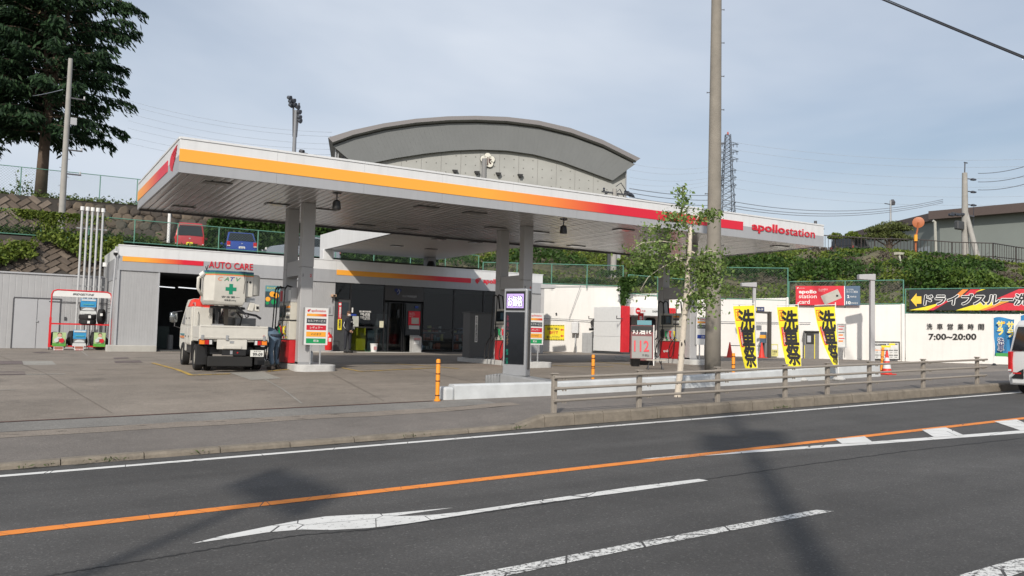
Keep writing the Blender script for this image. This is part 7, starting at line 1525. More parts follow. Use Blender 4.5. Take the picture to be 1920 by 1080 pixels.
# stadium floodlight mast and small lamps
t, h = upole(549.5, 330, 205, 92, .24, .19, 'tall floodlight mast with lamp cluster left of the domed gym', 'floodlight_mast', mat('mast_grey', (.22, .23, .25), .5))
for k, (dx, dz) in enumerate(((-.7, 1.2), (-.55, .8), (-.25, .95), (-.1, .5), (.25, .3), (.45, -.2), (.5, -.8), (.55, -1.2), (-.5, .4))):
    b = MB(); b.cyl((dx, -.3, h+dz), (dx-.25, .0, h+dz+.15), .29, .18, n=10); b.build('lamp', mat('lamp_dark', (.12, .13, .15), .3, .5), t)
for s_ in (-.3, .35): b = MB(); b.cyl((s_*.5, 0, h-3.0), (s_, 0, h+.9), .10, n=6); b.build('bracket', dsteel, t)
t, h = upole(573, 320, 292, 90, .15, .12, 'small lamp cluster just above the canopy left of the dome', 'floodlight_mast', dsteel)
for k, dx in enumerate((-.4, 0, .35)): b = MB(); b.cyl((dx, -.2, h-.3*k+.3), (dx-.3, .1, h-.3*k+.5), .28, .18, n=8); b.build('lamp', dsteel, t)
t, h = upole(907, 345, 297, 80, .27, .24, 'short grey pole standing before the flower emblem of the gym', 'grey_pole', mat('pole_grey', (.22, .22, .22), .6))
t, h = upole(1529, 440, 414, 70, .15, .12, 'small pole top with an insulator arm beyond the canopy end', 'utility_pole', dsteel); arms(t, h, ((.6, -1.1, 1.1),))
t, h = upole(1670, 455, 375, 66, .09, .07, 'thin mast with a weather sensor left of the orange mirror', 'sensor_mast', steel); b = MB(); b.box(-.75, .3, -.04, .04, h-.35, h-.3); b.build('arm', dsteel, t); b = MB(); b.lathe([(.18, h-.35), (.22, h-.1), (.1, h+.1)], 8, (.25, 0)); b.build('sensor', dsteel, t)
# transmission tower
a = PD(1363, 430, 230); t = thing('transmission_tower', 'distant steel lattice transmission tower beside the large pole', 'pylon', tuple(a)); zt_ = PD(1363, 250, 230).z-a.z; latt = mat('tower_steel', (.13, .15, .18), .6, .3); dx_ = Vector((cos(YAW), -sin(YAW), 0)); dy_ = Vector((sin(YAW), cos(YAW), 0))
def half(z): return 2.0-1.35*z/zt_
b = MB(); zz = [0]
while zz[-1] < zt_-1: zz.append(zz[-1]+max(1.1, half(zz[-1])*1.05))
zz[-1] = zt_
cor = lambda z, i: dx_*half(z)*(1, 1, -1, -1)[i]+dy_*half(z)*(1, -1, -1, 1)[i]+Vector((0, 0, z))
for i in range(4):
    b.cyl(cor(0, i), cor(zt_, i), .13, .09, n=4)
    for z0, z1 in zip(zz[:-1], zz[1:]): j = (i+1) % 4; b.cyl(cor(z0, i), cor(z1, j), .055, n=3); b.cyl(cor(z0, j), cor(z1, i), .055, n=3); b.cyl(cor(z1, i), cor(z1, j), .06, n=3)
b.build('lattice', latt, t, kind='stuff')
for k, z in enumerate((zt_-2.6, zt_-4.7, zt_-6.8, zt_-10.0, zt_-12.0, zt_-14.2, zt_-17.0, zt_-19.2, zt_-21.4)):
    s = 2.6 if k < 3 else 2.1 if k < 6 else 1.9; b = MB()
    for q in (-1, 1):
        for f in (-1, 1): b.cyl(dx_*q*half(z)+dy_*f*half(z)*.6+Vector((0, 0, z-.3)), dx_*q*(s+.5)+Vector((0, 0, z)), .07, n=3); b.cyl(dx_*q*half(z)+dy_*f*half(z)*.6+Vector((0, 0, z+.5)), dx_*q*(s+.5)+Vector((0, 0, z)), .06, n=3)
        for m2 in (.6, 1.0): b.cyl(dx_*q*s*m2+Vector((0, 0, z)), dx_*q*s*m2+Vector((0, 0, z-.9)), .11, n=5)
    b.build('cross_arm', latt, t, kind='stuff')
b = MB(); b.cyl((0, 0, zt_), (0, 0, zt_+.8), .35, .2, n=6); b.build('red_top', mat('tower_red', (.4, .08, .06), .6), t)

# ================================================================== gym with arched roof
def gp(u, v, d): return PD(u, v, d)
gy = thing('gymnasium', 'large gymnasium with a sweeping grey arched roof and pale concrete gable wall', 'building', tuple(gp(900, 420, 93))); g0 = gy.location.copy()
A0 = gp(615, 258, 84); A1 = gp(1201, 297, 90)
ux = (A1-A0); ux.z = 0; WG = ux.length; ux.normalize(); uy = Vector((-ux.y, ux.x, 0)); uy = uy if uy.y > 0 else -uy
def onplane(u, v, back):   # point of the gym's front plane shifted back
    o = A0+uy*back; d = ray(u, v); k = o.dot(uy)/d.dot(uy); p = d*k; return (p-A0).dot(ux), p.z
outer = [onplane(*q, 0) for q in ((615, 258), (660, 244), (720, 231), (780, 222.5), (840, 218), (892, 217), (950, 219), (1010, 226), (1070, 240), (1130, 262), (1201, 297))]
oute2 = [onplane(*q, .3) for q in ((624, 268), (662, 254), (720, 240), (780, 231), (840, 226.5), (892, 225.5), (950, 228), (1010, 235.5), (1070, 250), (1130, 272), (1192, 303))]
inner = [onplane(*q, 1.2) for q in ((676, 318), (690, 308), (742, 297), (800, 288), (850, 283), (900, 281), (950, 283), (1000, 290), (1050, 303), (1100, 321), (1148, 339))]
def GP(p, back): q = A0+ux*p[0]+uy*back; return (q.x-g0.x, q.y-g0.y, p[1]-g0.z)
roofm = mat('gym_roof_fascia', (.20, .19, .195), .55, var=.05); pan = mat('gym_grey_panel', (.185, .195, .20), .6, var=.06, scale=.5)
b = MB(); b.grid([[GP(p, 0) for p in outer], [GP(p, 0) for p in oute2]]); b.build('roof_fascia', roofm, gy)
b = MB(); b.grid([[GP(p, 0) for p in outer], [GP(p, 40) for p in outer]]); b.build('roof', roofm, gy)
b = MB(); b.grid([[GP(p, .02) for p in oute2], [GP((p[0], p[1]-.12), .5) for p in oute2]]); b.build('roof_trim', midgrey, gy)
b = MB(); b.grid([[GP((p[0], p[1]-.25), .56) for p in oute2], [GP(p, 1.06) for p in inner]]); b.build('gable_backing', pan, gy)
# raked gable panels between outer and inner arcs
NP = 72
def lerpP(L, t): t *= len(L)-1; i = min(int(t), len(L)-2); f = t-i; return (L[i][0]*(1-f)+L[i+1][0]*f, L[i][1]*(1-f)+L[i+1][1]*f)
o3 = [(p[0], p[1]-.25) for p in oute2]
for i in range(NP):
    t0, t1 = i/NP+.00006, (i+1)/NP-.00006; b = MB(); a_, c_, e_, f_ = lerpP(o3, t0), lerpP(o3, t1), lerpP(inner, t1), lerpP(inner, t0)
    b.hexa([GP(f_, 1.0), GP(e_, 1.0), GP(e_, 1.3), GP(f_, 1.3), GP(a_, .5), GP(c_, .5), GP(c_, .8), GP(a_, .8)]); b.build('gable_panel', pan, gy)
gcon = mat('gym_concrete', (.36, .365, .35), .85, var=.14, scale=.35, bump=.2, bscale=3)
wb = [GP((x, 3.0), 1.45) for x, z in inner]; b = MB(); b.grid([[GP(p, 1.45) for p in inner], wb]); b.build('gable_wall', gcon, gy)
for k in range(1, 13):   # formwork joints
    x = inner[0][0]+(inner[-1][0]-inner[0][0])*k/13; zt2 = float(np.interp(x, [p[0] for p in inner], [p[1] for p in inner])); q0 = GP((x, 5), 1.43); q1 = GP((x, zt2), 1.43); b = MB(); b.cyl(q0, q1, .025, n=4); b.build('wall_joint', mat('joint_grey', (.31, .31, .30), .9), gy)
b = MB(); 
for k in range(26):
    for r_ in range(9):
        x = inner[0][0]+(inner[-1][0]-inner[0][0])*(k+.5)/26; zt2 = float(np.interp(x, [p[0] for p in inner], [p[1] for p in inner])); z = 14.5+r_*.9
        if z < zt2-.4: q = GP((x, z), 1.445); n_ = Vector(uy)*-.03; b.cyl(q, Vector(q)+n_, .055, n=6)
b.build('tie_holes', mat('joint_dark', (.12, .12, .11), .9), gy, kind='stuff')
sl_ = [GP(outer[-1], 0), GP(o3[-1], .5), GP(inner[-1], 1.2), GP((inner[-1][0]+2.5, inner[-1][1]), 1.4)]
side = onplane(1175, 300, 1.4); b = MB(); b.hexa([GP((inner[-1][0]-.2, 4), 1.46), GP((side[0], 4), 1.46), GP((side[0], 4), 6), GP((inner[-1][0]-.2, 4), 6), GP((inner[-1][0]-.2, inner[-1][1]), 1.46), GP((side[0], side[1]), 1.46), GP((side[0], side[1]), 6), GP((inner[-1][0]-.2, inner[-1][1]), 6)]); b.build('corner_wall', gcon, gy)
b = MB(); b.grid([[GP(outer[0], 0), GP(oute2[0], 0), GP(o3[0], .5), GP(inner[0], 1.2)], [GP(outer[0], 40), GP(outer[0], 40), GP(onplane(640, 300, 3), 40), GP(onplane(640, 300, 3), 40)]]); b.build('eave_end', roofm, gy)
s2 = onplane(636, 296, 1.4); b = MB(); b.hexa([GP((s2[0], 4), 1.5), GP((inner[0][0]+.5, 4), 1.5), GP((inner[0][0]+.5, 4), 30), GP((s2[0], 4), 30), GP((s2[0], s2[1]), 1.5), GP((inner[0][0]+.5, s2[1]), 1.5), GP((inner[0][0]+.5, s2[1]), 30), GP((s2[0], s2[1]), 30)]); b.build('side_wall', mat('gym_side', (.2, .21, .22), .7), gy)
for u in (630, 634.5): q = onplane(u, 280, 1.2); b = MB(); b.cyl(GP((q[0], q[1]-6), 1.2), GP(q, 1.2), .09, n=6); b.build('downpipe', steel, gy)
q = onplane(1174, 320, 1.1); b = MB(); b.cyl(GP((q[0], q[1]-5), 1.1), GP((q[0], q[1]+1.5), 1.1), .08, n=6); b.build('downpipe', steel, gy)
for u, v in ((853, 319.5), (894, 322), (934, 324.5), (975, 327.5)): q = GP(onplane(u, v, 1.4), 1.4); b = MB(); b.prism([(-.3, 0), (.3, 0), (.12, -.3), (-.12, -.3)], -.4, 0, 'y'); b.v = [tuple(Vector(q)+ux*x+uy*y+Vector((0, 0, z))) for x, y, z in b.v]; b.build('wall_vent', black, gy)
# plum blossom emblem with dark strokes
q = Vector(GP(onplane(914, 301, 1.35), 1.35)); em = bpy.data.objects.new('emblem', None); C.objects.link(em); em.parent = gy; em.location = q
def gdisc(x, z, r, m_, d, nm):
    b = MB(); c_ = ux*x+Vector((0, 0, z)); b.cyl(c_-uy*d, c_-uy*(d-.05), r, n=16); b.build(nm, m_, em)
for k in range(5):
    an_ = rad(90+72*k); gdisc(.42*cos(an_), .42*sin(an_), .43, mat('emblem_rim', (.10, .10, .09), .6), .05, 'petal_rim'); gdisc(.42*cos(an_), .42*sin(an_), .38, mat('emblem_cream', (.66, .65, .58), .6), .12, 'petal')
gdisc(0, 0, .35, mat('emblem_cream', (.66, .65, .58), .6), .125, 'centre')
for pts in ([(0, -.5), (0, .34)], [(-.16, .22), (-.16, -.1), (-.32, -.28)], [(-.34, .12), (-.18, -.02)], [(.18, .24), (.18, -.2), (.36, -.34)], [(.38, .16), (.20, -.02)]):
    b = MB()
    for (x0, z0), (x1, z1) in zip(pts[:-1], pts[1:]): b.cyl(ux*x0-uy*.17+Vector((0, 0, z0)), ux*x1-uy*.17+Vector((0, 0, z1)), .055, n=5)
    b.build('stroke', mat('maroon', (.06, .012, .015), .6), em)

# ================================================================== house on the hill, fence and garden
ho = thing('house', 'long grey green hillside house with a brown low pitched roof', 'building', tuple(PD(1745, 492, 74))); h0 = ho.location.copy()
P0 = PD(1762, 410, 74); P1 = PD(1990, 424, 66); P2 = PD(1600, 440, 90)
hx = (P1-P0); hx.z = 0; LW = hx.length; hx.normalize(); hy = Vector((-hx.y, hx.x, 0)); hy = hy if hy.y > 0 else -hy
hw = mat('house_render', (.20, .225, .215), .85, var=.07, scale=.4); hr_ = mat('house_roof_brown', (.10, .075, .068), .6, var=.1)
HB_ = PD(1762, 492, 74).z-1; zt_ = PD(1762, 412, 74).z
def HP_(x, y, z): q = P0+hx*x+hy*y; return (q.x-h0.x, q.y-h0.y, z-h0.z)
dl = (P2-P0); gx_ = dl.dot(hx); gy_ = dl.dot(hy)
b = MB(); b.hexa([HP_(0, 0, HB_), HP_(LW, 0, HB_), HP_(LW, 12, HB_), HP_(0, 12, HB_), HP_(0, 0, zt_), HP_(LW, 0, zt_), HP_(LW, 12, zt_), HP_(0, 12, zt_)]); b.build('wall', hw, ho)
# gable side running away to the left, roof line dropping
zl = PD(1600, 440, 90).z; q = Vector((gx_, gy_))
def HQ(s, z, o=0): 
    c_ = P0+(P2-P0)*s; return (c_.x-h0.x-hx.x*o, c_.y-h0.y-hx.y*o, z-h0.z)
b = MB(); b.add([HQ(0, HB_), HQ(1, HB_), HQ(1, zl-.2), HQ(0, zt_)], [(0, 1, 2, 3)]); b.add([HQ(0, HB_, -.3), HQ(1, HB_, -.3), HQ(1, zl-.2, -.3), HQ(0, zt_, -.3)], [(3, 2, 1, 0)]); b.build('gable_wall', hw, ho)
b = MB(); b.hexa([HP_(-.6, -.8, zt_), HP_(LW, -.8, zt_-.2), HP_(LW, 13, zt_), HP_(-.6, 13, zt_), HP_(-.6, -.8, zt_+.75), HP_(LW, -.8, zt_+.55), HP_(LW, 13, zt_+.8), HP_(-.6, 13, zt_+.8)]); b.build('roof', hr_, ho)
b = MB(); b.hexa([HQ(0, zt_, .6), HQ(1.03, zl-.3, .6), HQ(1.03, zl-.3, -1), HQ(0, zt_, -1), HQ(0, zt_+.75, .6), HQ(1.03, zl+.25, .6), HQ(1.03, zl+.25, -1), HQ(0, zt_+.75, -1)]); b.build('roof', hr_, ho)
a = onp = None
b = MB(); rr = PD(1835, 404, 76)-h0; b.hexa([(rr.x-2.6, rr.y, rr.z-.8), (rr.x+2.6, rr.y-1.8, rr.z-.8), (rr.x+3, rr.y, rr.z-.8), (rr.x-2, rr.y+2, rr.z-.8), (rr.x-.4, rr.y, rr.z), (rr.x+.4, rr.y-.3, rr.z), (rr.x+.5, rr.y, rr.z), (rr.x-.3, rr.y+.3, rr.z)]); b.build('ridge_gable', hr_, ho)
b = MB(); q0 = PD(1753, 416, 72.8)-h0; q1 = PD(1755, 480, 72.8)-h0; b.tube([tuple(PD(1749, 414, 72.8)-h0), tuple(q0), tuple(q1)], .12, 6); b.build('downpipe', mat('pipe_cream', (.42, .42, .38), .5), ho)
for s0, s1 in ((.09, .15), (.16, .22), (.23, .29)):
    b = MB(); b.add([HQ(s0, HB_+.8, .06), HQ(s1, HB_+.8, .06), HQ(s1, zt_-2.2, .06), HQ(s0, zt_-2.2, .06)], [(0, 1, 2, 3)]); b.build('window', mat('curtained_window', (.30, .33, .34), .3), ho, fix=False)
# dark railing along the hill top
dkrail = mat('dark_railing', (.055, .045, .042), .5)
RL = [(1541, 441, 471, 57), (1640, 447, 473, 56), (1720, 449, 476, 55), (1785, 454, 481, 54), (1862, 456, 484.5, 53), (1905, 463, 489.5, 51), (1960, 471, 498, 49)]
t = thing('hilltop_railing', 'dark brown vertical bar railing along the hill top before the house', 'railing', tuple(PD(1541, 471, 57))); r0 = t.location.copy(); bars = 0
for (u0, a0, b0, d0), (u1, a1, b1, d1) in zip(RL[:-1], RL[1:]):
    T0, T1, B0, B1 = PD(u0, a0, d0)-r0, PD(u1, a1, d1)-r0, PD(u0, b0, d0)-r0, PD(u1, b1, d1)-r0
    b = MB(); b.cyl(T0, T1, .035, n=5); b.build('top_rail', dkrail, t); b = MB(); b.cyl(B0+Vector((0, 0, .12)), B1+Vector((0, 0, .12)), .028, n=5); b.build('bottom_rail', dkrail, t)
    n = max(1, int((T1-T0).length/.20))
    for i in range(n):
        f = i/n; a_, c_ = T0.lerp(T1, f), B0.lerp(B1, f); b = MB(); post = i == 0 or i % 12 == 0; b.cyl(c_-Vector((0, 0, .15 if post else 0)), a_, .045 if post else .016, n=4); b.build('post' if post else 'bar', dkrail, t, fix=False)
# convex mirror seen from behind
t = thing('traffic_mirror', 'round orange traffic mirror seen from behind on an orange post', 'mirror', tuple(PD(1717, 478, 54))); k0 = t.location.copy(); mo_ = mat('mirror_orange', (.42, .13, .05), .5, var=.1); c_ = PD(1722, 417, 54)-k0
b = MB(); n_ = Vector((sin(YAW+.4), cos(YAW+.4), 0)); b.cyl(c_, c_+n_*.12, .36, .34, n=22); b.cyl(c_-n_*.03, c_, .20, .36, n=22); b.build('mirror_back', mo_, t, smooth='auto'); b = MB(); b.tube([(0, 0, 0), tuple(PD(1717, 445, 54)-k0), tuple(PD(1720, 432, 54)-k0), tuple(c_-n_*.08)], .055, 8); b.build('post', mo_, t, smooth='auto'); b = MB(); b.cyl(PD(1717, 452, 53.9)-k0, PD(1717, 440, 53.9)-k0, .11, n=10); b.build('band', orangep, t)
b = MB(); a = PD(1692, 512, 48); c_ = PD(1686, 478, 50); b.cyl((0, 0, 0), tuple(c_-a), .06, n=6); b.hexa([tuple(c_-a+Vector((x, y, z))) for z in (0, .15) for x, y in ((-.3, -.15), (.3, -.15), (.3, .15), (-.3, .15))]); simple('drain_pipe', 'thin pale pipe running down the ivy slope under the railing', 'pipe', b, mat('pale_pipe', (.45, .44, .36), .7), tuple(a))
# garden pine and small shrubs by the house
def leafball(P, c, r, n, sq=.45):
    for _ in range(n): d = rng.normal(size=3); d /= np.linalg.norm(d); k = (.4+.6*rng.random()); P.append((c[0]+d[0]*r*k, c[1]+d[1]*r*k, c[2]+abs(d[2])*r*sq*k))
a = PD(1668, 474, 63); t = thing('pine_tree', 'spreading garden pine with flat olive pads beside the black van', 'tree', tuple(a)); P = []; br = MB(); sc_ = 1/FPX*63
for (u, v, r) in ((1672, 428, 1.1), (1645, 434, .9), (1690, 432, .8), (1640, 448, 1.0), (1665, 445, 1.1), (1690, 450, .8)):
    q = PD(u, v, 63)-a; leafball(P, q, r*1.15, 700); br.tube([(0, 0, 0), (q.x*.25, q.y*.25, q.z*.55), tuple(q)], .09, 5, r1=.04)
leaves('needles', P, .12, leaf_mat('pine_needles', (.06, .085, .022), (.14, .16, .05)), t, aspect=.3); br.build('trunk', mat('pine_bark', (.10, .075, .055), .9), t)
for (u, v, r, lab) in ((1566, 447, .55, 'small topiary bush in a white pot behind the dark railing'), (1598, 446, .6, 'small shrub top behind the dark railing left of the pine')):
    a = PD(u, v+22, 60); t = thing('garden_shrub', lab, 'shrub', tuple(a)); P = []; leafball(P, PD(u, v, 60)-a, r, 500, .8); leaves('foliage', P, .09, ivy_l, t); b = MB(); b.cyl((0, 0, 0), tuple(PD(u, v, 60)-a), .04, n=5); b.build('stem', mat('bush_stem', (.07, .05, .035)), t)

# ================================================================== wires
ORD = ['topmost', 'second from top', 'third from top', 'fourth from top', 'fifth from top', 'sixth from top', 'lowest']
wirem2 = mat('power_cable', (.03, .032, .038), .6)
def wire(name, a, c, sag, r, label, m=wirem2, n=18, group=None):
    a, c = Vector(a), Vector(c); b = MB(); pts = [a.lerp(c, i/n)-Vector((0, 0, sag*4*(i/n)*(1-i/n)))-a for i in range(n+1)]; b.tube(pts, r, 4); o = b.build(name, m, None, smooth=True, loc=tuple(a)); tag(o, label, 'cable', group); return o
wire('power_cable', PD(1400, -110, 34), PD(2600, 380, 16), .1, .035, 'thick twisted cable crossing the top right corner'); wire('power_cable', PD(1408, -112, 34), PD(2600, 374, 16), .14, .018, 'thin cable hung beside the thick one in the top right corner')
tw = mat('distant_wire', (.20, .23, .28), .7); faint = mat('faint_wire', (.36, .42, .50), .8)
for k, (v0, v1) in enumerate(((266, 296), (280, 309), (300, 330), (318, 346), (335, 365), (352, 380))): wire('power_line', PD(1372, v0, 220), PD(1985, v1, 190), 2.2, .045, ORD[k]+' distant power line fanning right from the lattice tower', faint, group='distant power lines right of the tower')
for k, (v0, v1) in enumerate(((372, 388), (380, 391), (385, 394))): wire('power_cable', PD(1345, v0, 52), PD(1768, v1-14, 57), .8, .026, ORD[k]+' low cable sagging between the big pole and the propped hill pole', tw, group='cables left of the propped pole')
for k, (v0, v1) in enumerate(((353, 362), (361, 371), (369, 381))): wire('power_cable', PD(1180, v0, 46.5), PD(1345, v1+4, 52), .15, .024, ORD[k]+' cable from the transformer pole towards the big concrete pole', tw, group='cables right of the dome')
for k, (v0, v1) in enumerate(((325, 302), (341, 320), (356, 336))): wire('power_cable', PD(1834, v0, 58), PD(1960, v1-4, 54), .25, .028, ORD[k]+' cable leaving the propped hill pole to the upper right', tw, group='cables right of the propped pole')
for k, (v0, v1) in enumerate(((188, 248), (197, 256), (212, 270), (226, 280), (240, 290), (256, 300), (268, 312))): wire('power_line', PD(240, v0, 150), PD(622, v1, 150), 1.2, .035, ORD[k]+' faint power line between the conifer and the domed roof', faint, group='faint power lines left of the dome')
wire('power_line', PD(-30, 178, 60), PD(118, 168, 41), .3, .02, 'wire running left from the pale pole across the conifer', tw)
for k, (v0, v1) in enumerate(((306, 330), (318, 338), (332, 350), (344, 356), (355, 362))): wire('power_line', PD(1180, v0, 200), PD(1340, v1-18, 200), 1, .035, ORD[k]+' faint power line between the gym corner and the big pole', faint, group='faint power lines right of the gym')
# ================================================================== conifer group at the upper left
bark = mat('conifer_bark', (.11, .08, .06), .95, var=.3, scale=3, bump=.6, bscale=14); cut = mat('cut_wood', (.50, .36, .20), .8)
ndl = leaf_mat('conifer_needles', (.008, .024, .012), (.036, .080, .030), .7)
def conifer(u, v, yy, label, lens, stems, seed, nbr=230, reach=1.0):
    random.seed(seed); a = PY(u, v, yy); t = thing('conifer_tree', label, 'tree', tuple(a), 0, 'tall dark conifers')
    H_ = 25; b = MB(); b.tube([(0, 0, -.3), (.05, 0, 2.5), (.15, 0, 6.0)], .34, 10, r1=.26); ends = []
    for (dx, dy, r) in stems: b.tube([(.12, 0, 5.2), (.12+dx*.5, dy*.5, 8), (.12+dx, dy, 13), (.12+dx*1.1, dy, H_-2)], r, 8, r1=.05)
    b.build('trunk', bark, t, smooth=True)
    P, D = [], []; br = MB()
    for i in range(nbr):
        z = 3.4+(H_-3.8)*((i+random.random())/nbr); L_ = interp(z, lens)*(.80+.26*random.random())*reach; an_ = i*2.399+random.random()*.5; k = 9; pts = []
        dx = interp(z, [(5, 0), (13, stems[i % len(stems)][0])])
        rise = .02+.30*random.random()
        for j in range(k+1):
            f = j/k; r = L_*f; zz = z+r*rise-(.10*L_)*f**2.6*1.6; wob = .18*sin(j*1.3+i); pts.append(Vector((dx+r*cos(an_)-wob*sin(an_), r*sin(an_)+wob*cos(an_), zz)))
        br.tube([tuple(p) for p in pts], .055, 4, r1=.012)
        n = int(50+L_*56)
        for _ in range(n):
            f = .22+.80*random.random()**.75; f = min(f, 1); q = pts[min(int(f*k), k-1)].lerp(pts[min(int(f*k)+1, k)], f*k-int(f*k)); wsp = (.62-.40*f)*L_*.32
            s_ = random.gauss(0, .5)*wsp; fw_ = abs(s_)*.5
            x = q.x-s_*sin(an_)+fw_*cos(an_); y = q.y+s_*cos(an_)+fw_*sin(an_); dr = abs(s_)*.3+abs(random.gauss(0, .26))
            P.append((x, y, q.z-dr)); D.append((cos(an_)*.6-.5*np.sign(s_)*sin(an_), sin(an_)*.6+.5*np.sign(s_)*cos(an_), -.75))
    br.build('branches', bark, t, kind='stuff'); leaves('foliage', P, .20, ndl, t, dirs=D, aspect=.30, var=.5); return t
LN = [(3, 5.0), (5, 5.6), (9, 6.0), (12, 5.7), (15, 4.8), (18, 3.9), (22, 2.4), (25.5, .5)]
cf = conifer(76, 362, 55.5, 'tall dark conifer with bare cut stubs behind the pale utility pole', LN, ((-.5, 0, .17), (.35, .2, .16), (1.0, -.1, .15)), 3, 215, .79)
for (z, dx, L_) in ((10.4, -.6, .8), (9.7, -.1, .5), (5.3, 1.9, 1.1), (8.0, 1.3, .9)): b = MB(); b.cyl((.1, -.1, z), (dx, -.6, z+.12), .13, .11, n=8); s_ = b.build('stub', bark, cf, smooth='auto'); b = MB(); d_ = (Vector((dx, -.6, z+.12))-Vector((.1, -.1, z))).normalized(); e_ = Vector((dx, -.6, z+.12)); b.cyl(e_, e_+d_*.03, .12, n=8); b.build('cut_face', cut, s_)
conifer(-75, 356, 58.5, 'second dark conifer filling the left edge of the picture', [(a, b_*1.05) for a, b_ in LN], ((0, 0, .2), (.5, .3, .15)), 8, 230, 1.0)

# ================================================================== birch by the guard rail
bw = mat('birch_bark', (.56, .50, .42), .8, var=.1, scale=7, bump=.3, bscale=25); bkd = mat('birch_mark', (.035, .03, .028), .9)
a = PD(1270, 757, 17.6); bt = thing('birch_tree', 'young white barked birch with pruned branches between guard rail and low wall', 'tree', tuple(a)); d0 = 17.6
def L(u, v, dd=0): return PD(u, v, d0+dd)-a
tp_ = [(1270, 757), (1271, 735), (1275, 700), (1279, 650), (1283, 600), (1287, 550), (1291, 500), (1293.5, 460), (1294.5, 425)]; tr_ = [.095, .070, .068, .066, .062, .057, .052, .046, .040]
b = MB(); pts = [L(*q) for q in tp_]; n = 14
e1 = _R; e2 = Vector((0, 0, 1)).cross(_R)
vs = [p+e1*cos(2*pi*i/n)*r+e2*sin(2*pi*i/n)*r for p, r in zip(pts, tr_) for i in range(n)]
b.add(vs, [(j*n+i, j*n+(i+1) % n, (j+1)*n+(i+1) % n, (j+1)*n+i) for j in range(len(pts)-1) for i in range(n)]+[tuple(range((len(pts)-1)*n, len(pts)*n))]); trunk = b.build('trunk', bw, bt, smooth=True)
random.seed(5); b = MB()
for _ in range(95):
    f = random.random()**.9*(len(pts)-1.01); j = int(f); p = pts[j].lerp(pts[j+1], f-j); r = tr_[j]*(1-(f-j))+tr_[j+1]*(f-j)+.002; an_ = random.random()*2*pi; da = .15+.55*random.random(); hz_ = .007+.018*random.random()*(2.4 if f < 3.5 else 1)
    ring = []
    for s_, m_ in ((0, 0), (.25, 1), (.75, 1), (1, 0)):
        aa = an_+da*s_; ring.append((p+e1*cos(aa)*r+e2*sin(aa)*r, m_))
    v2 = [q-Vector((0, 0, hz_*m_)) for q, m_ in ring]+[q+Vector((0, 0, hz_*m_)) for q, m_ in reversed(ring)]
    b.add(v2, [tuple(range(8))])
b.build('bark_marks', bkd, bt, kind='stuff', fix=False)
brs = [[(1291, 500), (1275, 488), (1258, 478), (1240, 470), (1222, 468), (1200, 478)], [(1285, 565), (1296, 548), (1302, 546), (1303, 522)], [(1294, 440), (1280, 400), (1281, 370), (1281, 348)], [(1294, 430), (1310, 405), (1330, 398), (1342, 400)],
       [(1293, 470), (1310, 478), (1330, 470), (1344, 472)], [(1293, 450), (1270, 430), (1245, 420), (1225, 425), (1215, 440)], [(1291, 500), (1310, 505), (1328, 512), (1336, 528), (1335, 540)], [(1289, 530), (1298, 545), (1312, 552), (1318, 560)],
       [(1292, 480), (1262, 490), (1235, 505), (1215, 520), (1200, 545)], [(1294, 430), (1265, 405), (1250, 400)], [(1293, 460), (1240, 452), (1205, 455), (1188, 465)], [(1291, 495), (1322, 492), (1345, 500)]]
P = []; b = MB()
for i, q in enumerate(brs):
    dd = random.uniform(-.55, .55) if i not in (1,) else .0; pp = [L(u, v, dd*j/(len(q)-1)) for j, (u, v) in enumerate(q)]; b.tube(pp, .022 if i in (0, 1, 4, 6) else .013, 6, r1=.004)
    if i == 1: continue
    nn = (60 if i == 8 else 470) if i not in (2, 3, 9) else 300
    for _ in range(nn):
        f = (.18+.82*random.random())*(len(pp)-1.01); j = int(f); c_ = pp[j].lerp(pp[j+1], f-j); s_ = .17 if i not in (2, 3, 9) else .10
        P.append((c_.x+random.gauss(0, s_), c_.y+random.gauss(0, s_), c_.z-abs(random.gauss(0, .22 if i not in (2, 3, 9) else .06))+random.gauss(0, .06)))
b.build('branches', bw, bt, smooth=True, kind='stuff')
leaves('foliage', P, .038, leaf_mat('birch_leaf', (.08, .135, .03), (.22, .31, .09)), bt, aspect=.65)
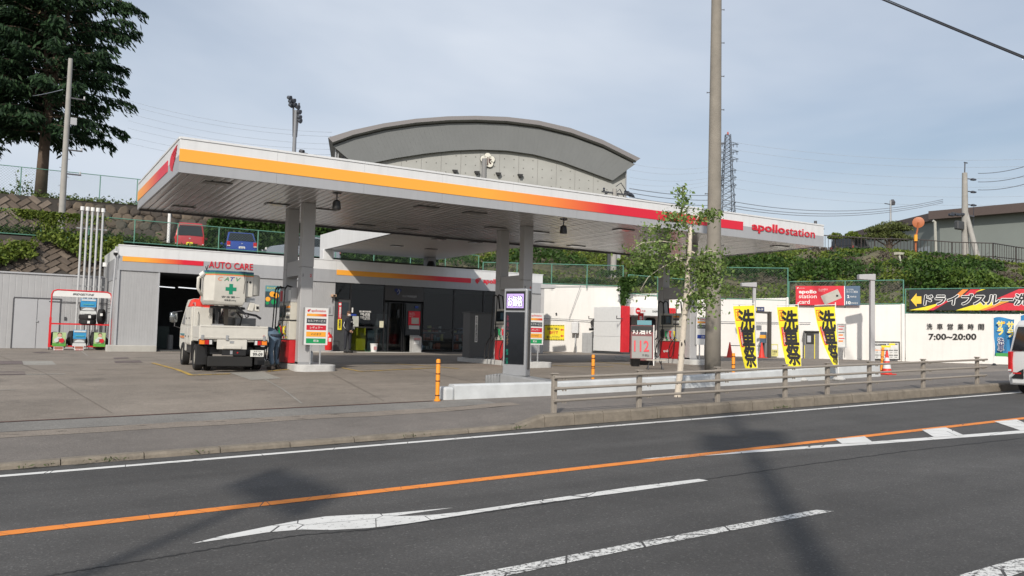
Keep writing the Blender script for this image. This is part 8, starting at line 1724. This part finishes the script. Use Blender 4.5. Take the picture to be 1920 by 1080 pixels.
# bare soil round the trunk
b = MB(); b.lathe([(.35, -.01), (.28, .02), (.01, .03)], 14); simple('soil_patch', 'small patch of bare soil and weeds round the birch trunk', 'soil', b, soil, tuple(a+Vector((0, 0, .01))))
P = [(a.x+random.gauss(0, .14), a.y+random.gauss(0, .12), a.z+.03+abs(random.gauss(0, .03))) for _ in range(160)]; leaves('trunk_weeds', P, .035, grassm, kind='stuff', aspect=.3)
# vine hanging over the wall end left of the third column
P = []
for _ in range(1500):
    f = random.random(); u = 1172+random.gauss(0, 6)*(1.2-f)+18*(1-f)*random.random()+(-6)*f; v = 520+62*f*random.random()**.6; q = PD(u, v, wd(1176)-.25-random.random()*.3); P.append(tuple(q))
leaves('hanging_vine', P, .09, ivy_d, kind='stuff')
for (u, v, n, s_) in ((1143, 512, 260, .3), (1110, 526, 220, .25), (1060, 527, 260, .3), (1020, 525, 200, .3), (1560, 570, 120, .2)):
    P = [tuple(PD(u+random.gauss(0, 14), v+random.gauss(0, 3), wd(max(u, 990))+.5+random.random()*.6)) for _ in range(n)]; leaves('wall_top_brush', P, .08, ivy_d, kind='stuff')

# ================================================================== across the street, behind the camera: pole and sign that throw their shadows on the road
t = thing('roadside_pole', 'concrete utility pole with transformer on the near pavement behind the viewer', 'utility pole', (-1.15, -2.75, -1.8)); b = MB(); b.cyl((0, 0, 0), (0, 0, 14.0), .17, .11, n=16); b.build('shaft', polel, t, smooth='auto')
for z in (12.9, 13.6): b = MB(); b.box(-1.0, 1.0, -.05, .05, z, z+.09); b.build('cross_arm', dsteel, t)
b = MB(); b.cyl((.5, 0, 10.6), (.5, 0, 11.6), .30, n=14); b.build('transformer', ltgrey, t); b = MB(); b.cyl((-.5, 0, 10.6), (-.5, 0, 11.6), .30, n=14); b.build('transformer', ltgrey, t)
t = thing('roadside_sign', 'tall blank backed direction sign on a post beside the viewer', 'sign', (-5.2, .3, -1.9)); b = MB(); b.cyl((0, 0, 0), (0, 0, 8.6), .07, n=10); b.build('post', steel, t); b = MB(); b.box(-.95, .95, -.03, .03, 7.7, 8.5); o = b.build('panel', steel, t); o.rotation_euler.z = rad(96)
wire('power_cable', (-60, -2.75-0, 11.4), (-1.15, -2.75, 11.6), 1.2, .012, 'near side cable left of the roadside pole behind the viewer'); wire('power_cable', (-1.15, -2.75, 11.6), (60, -2.9, 13.0), 1.2, .012, 'near side cable right of the roadside pole behind the viewer')
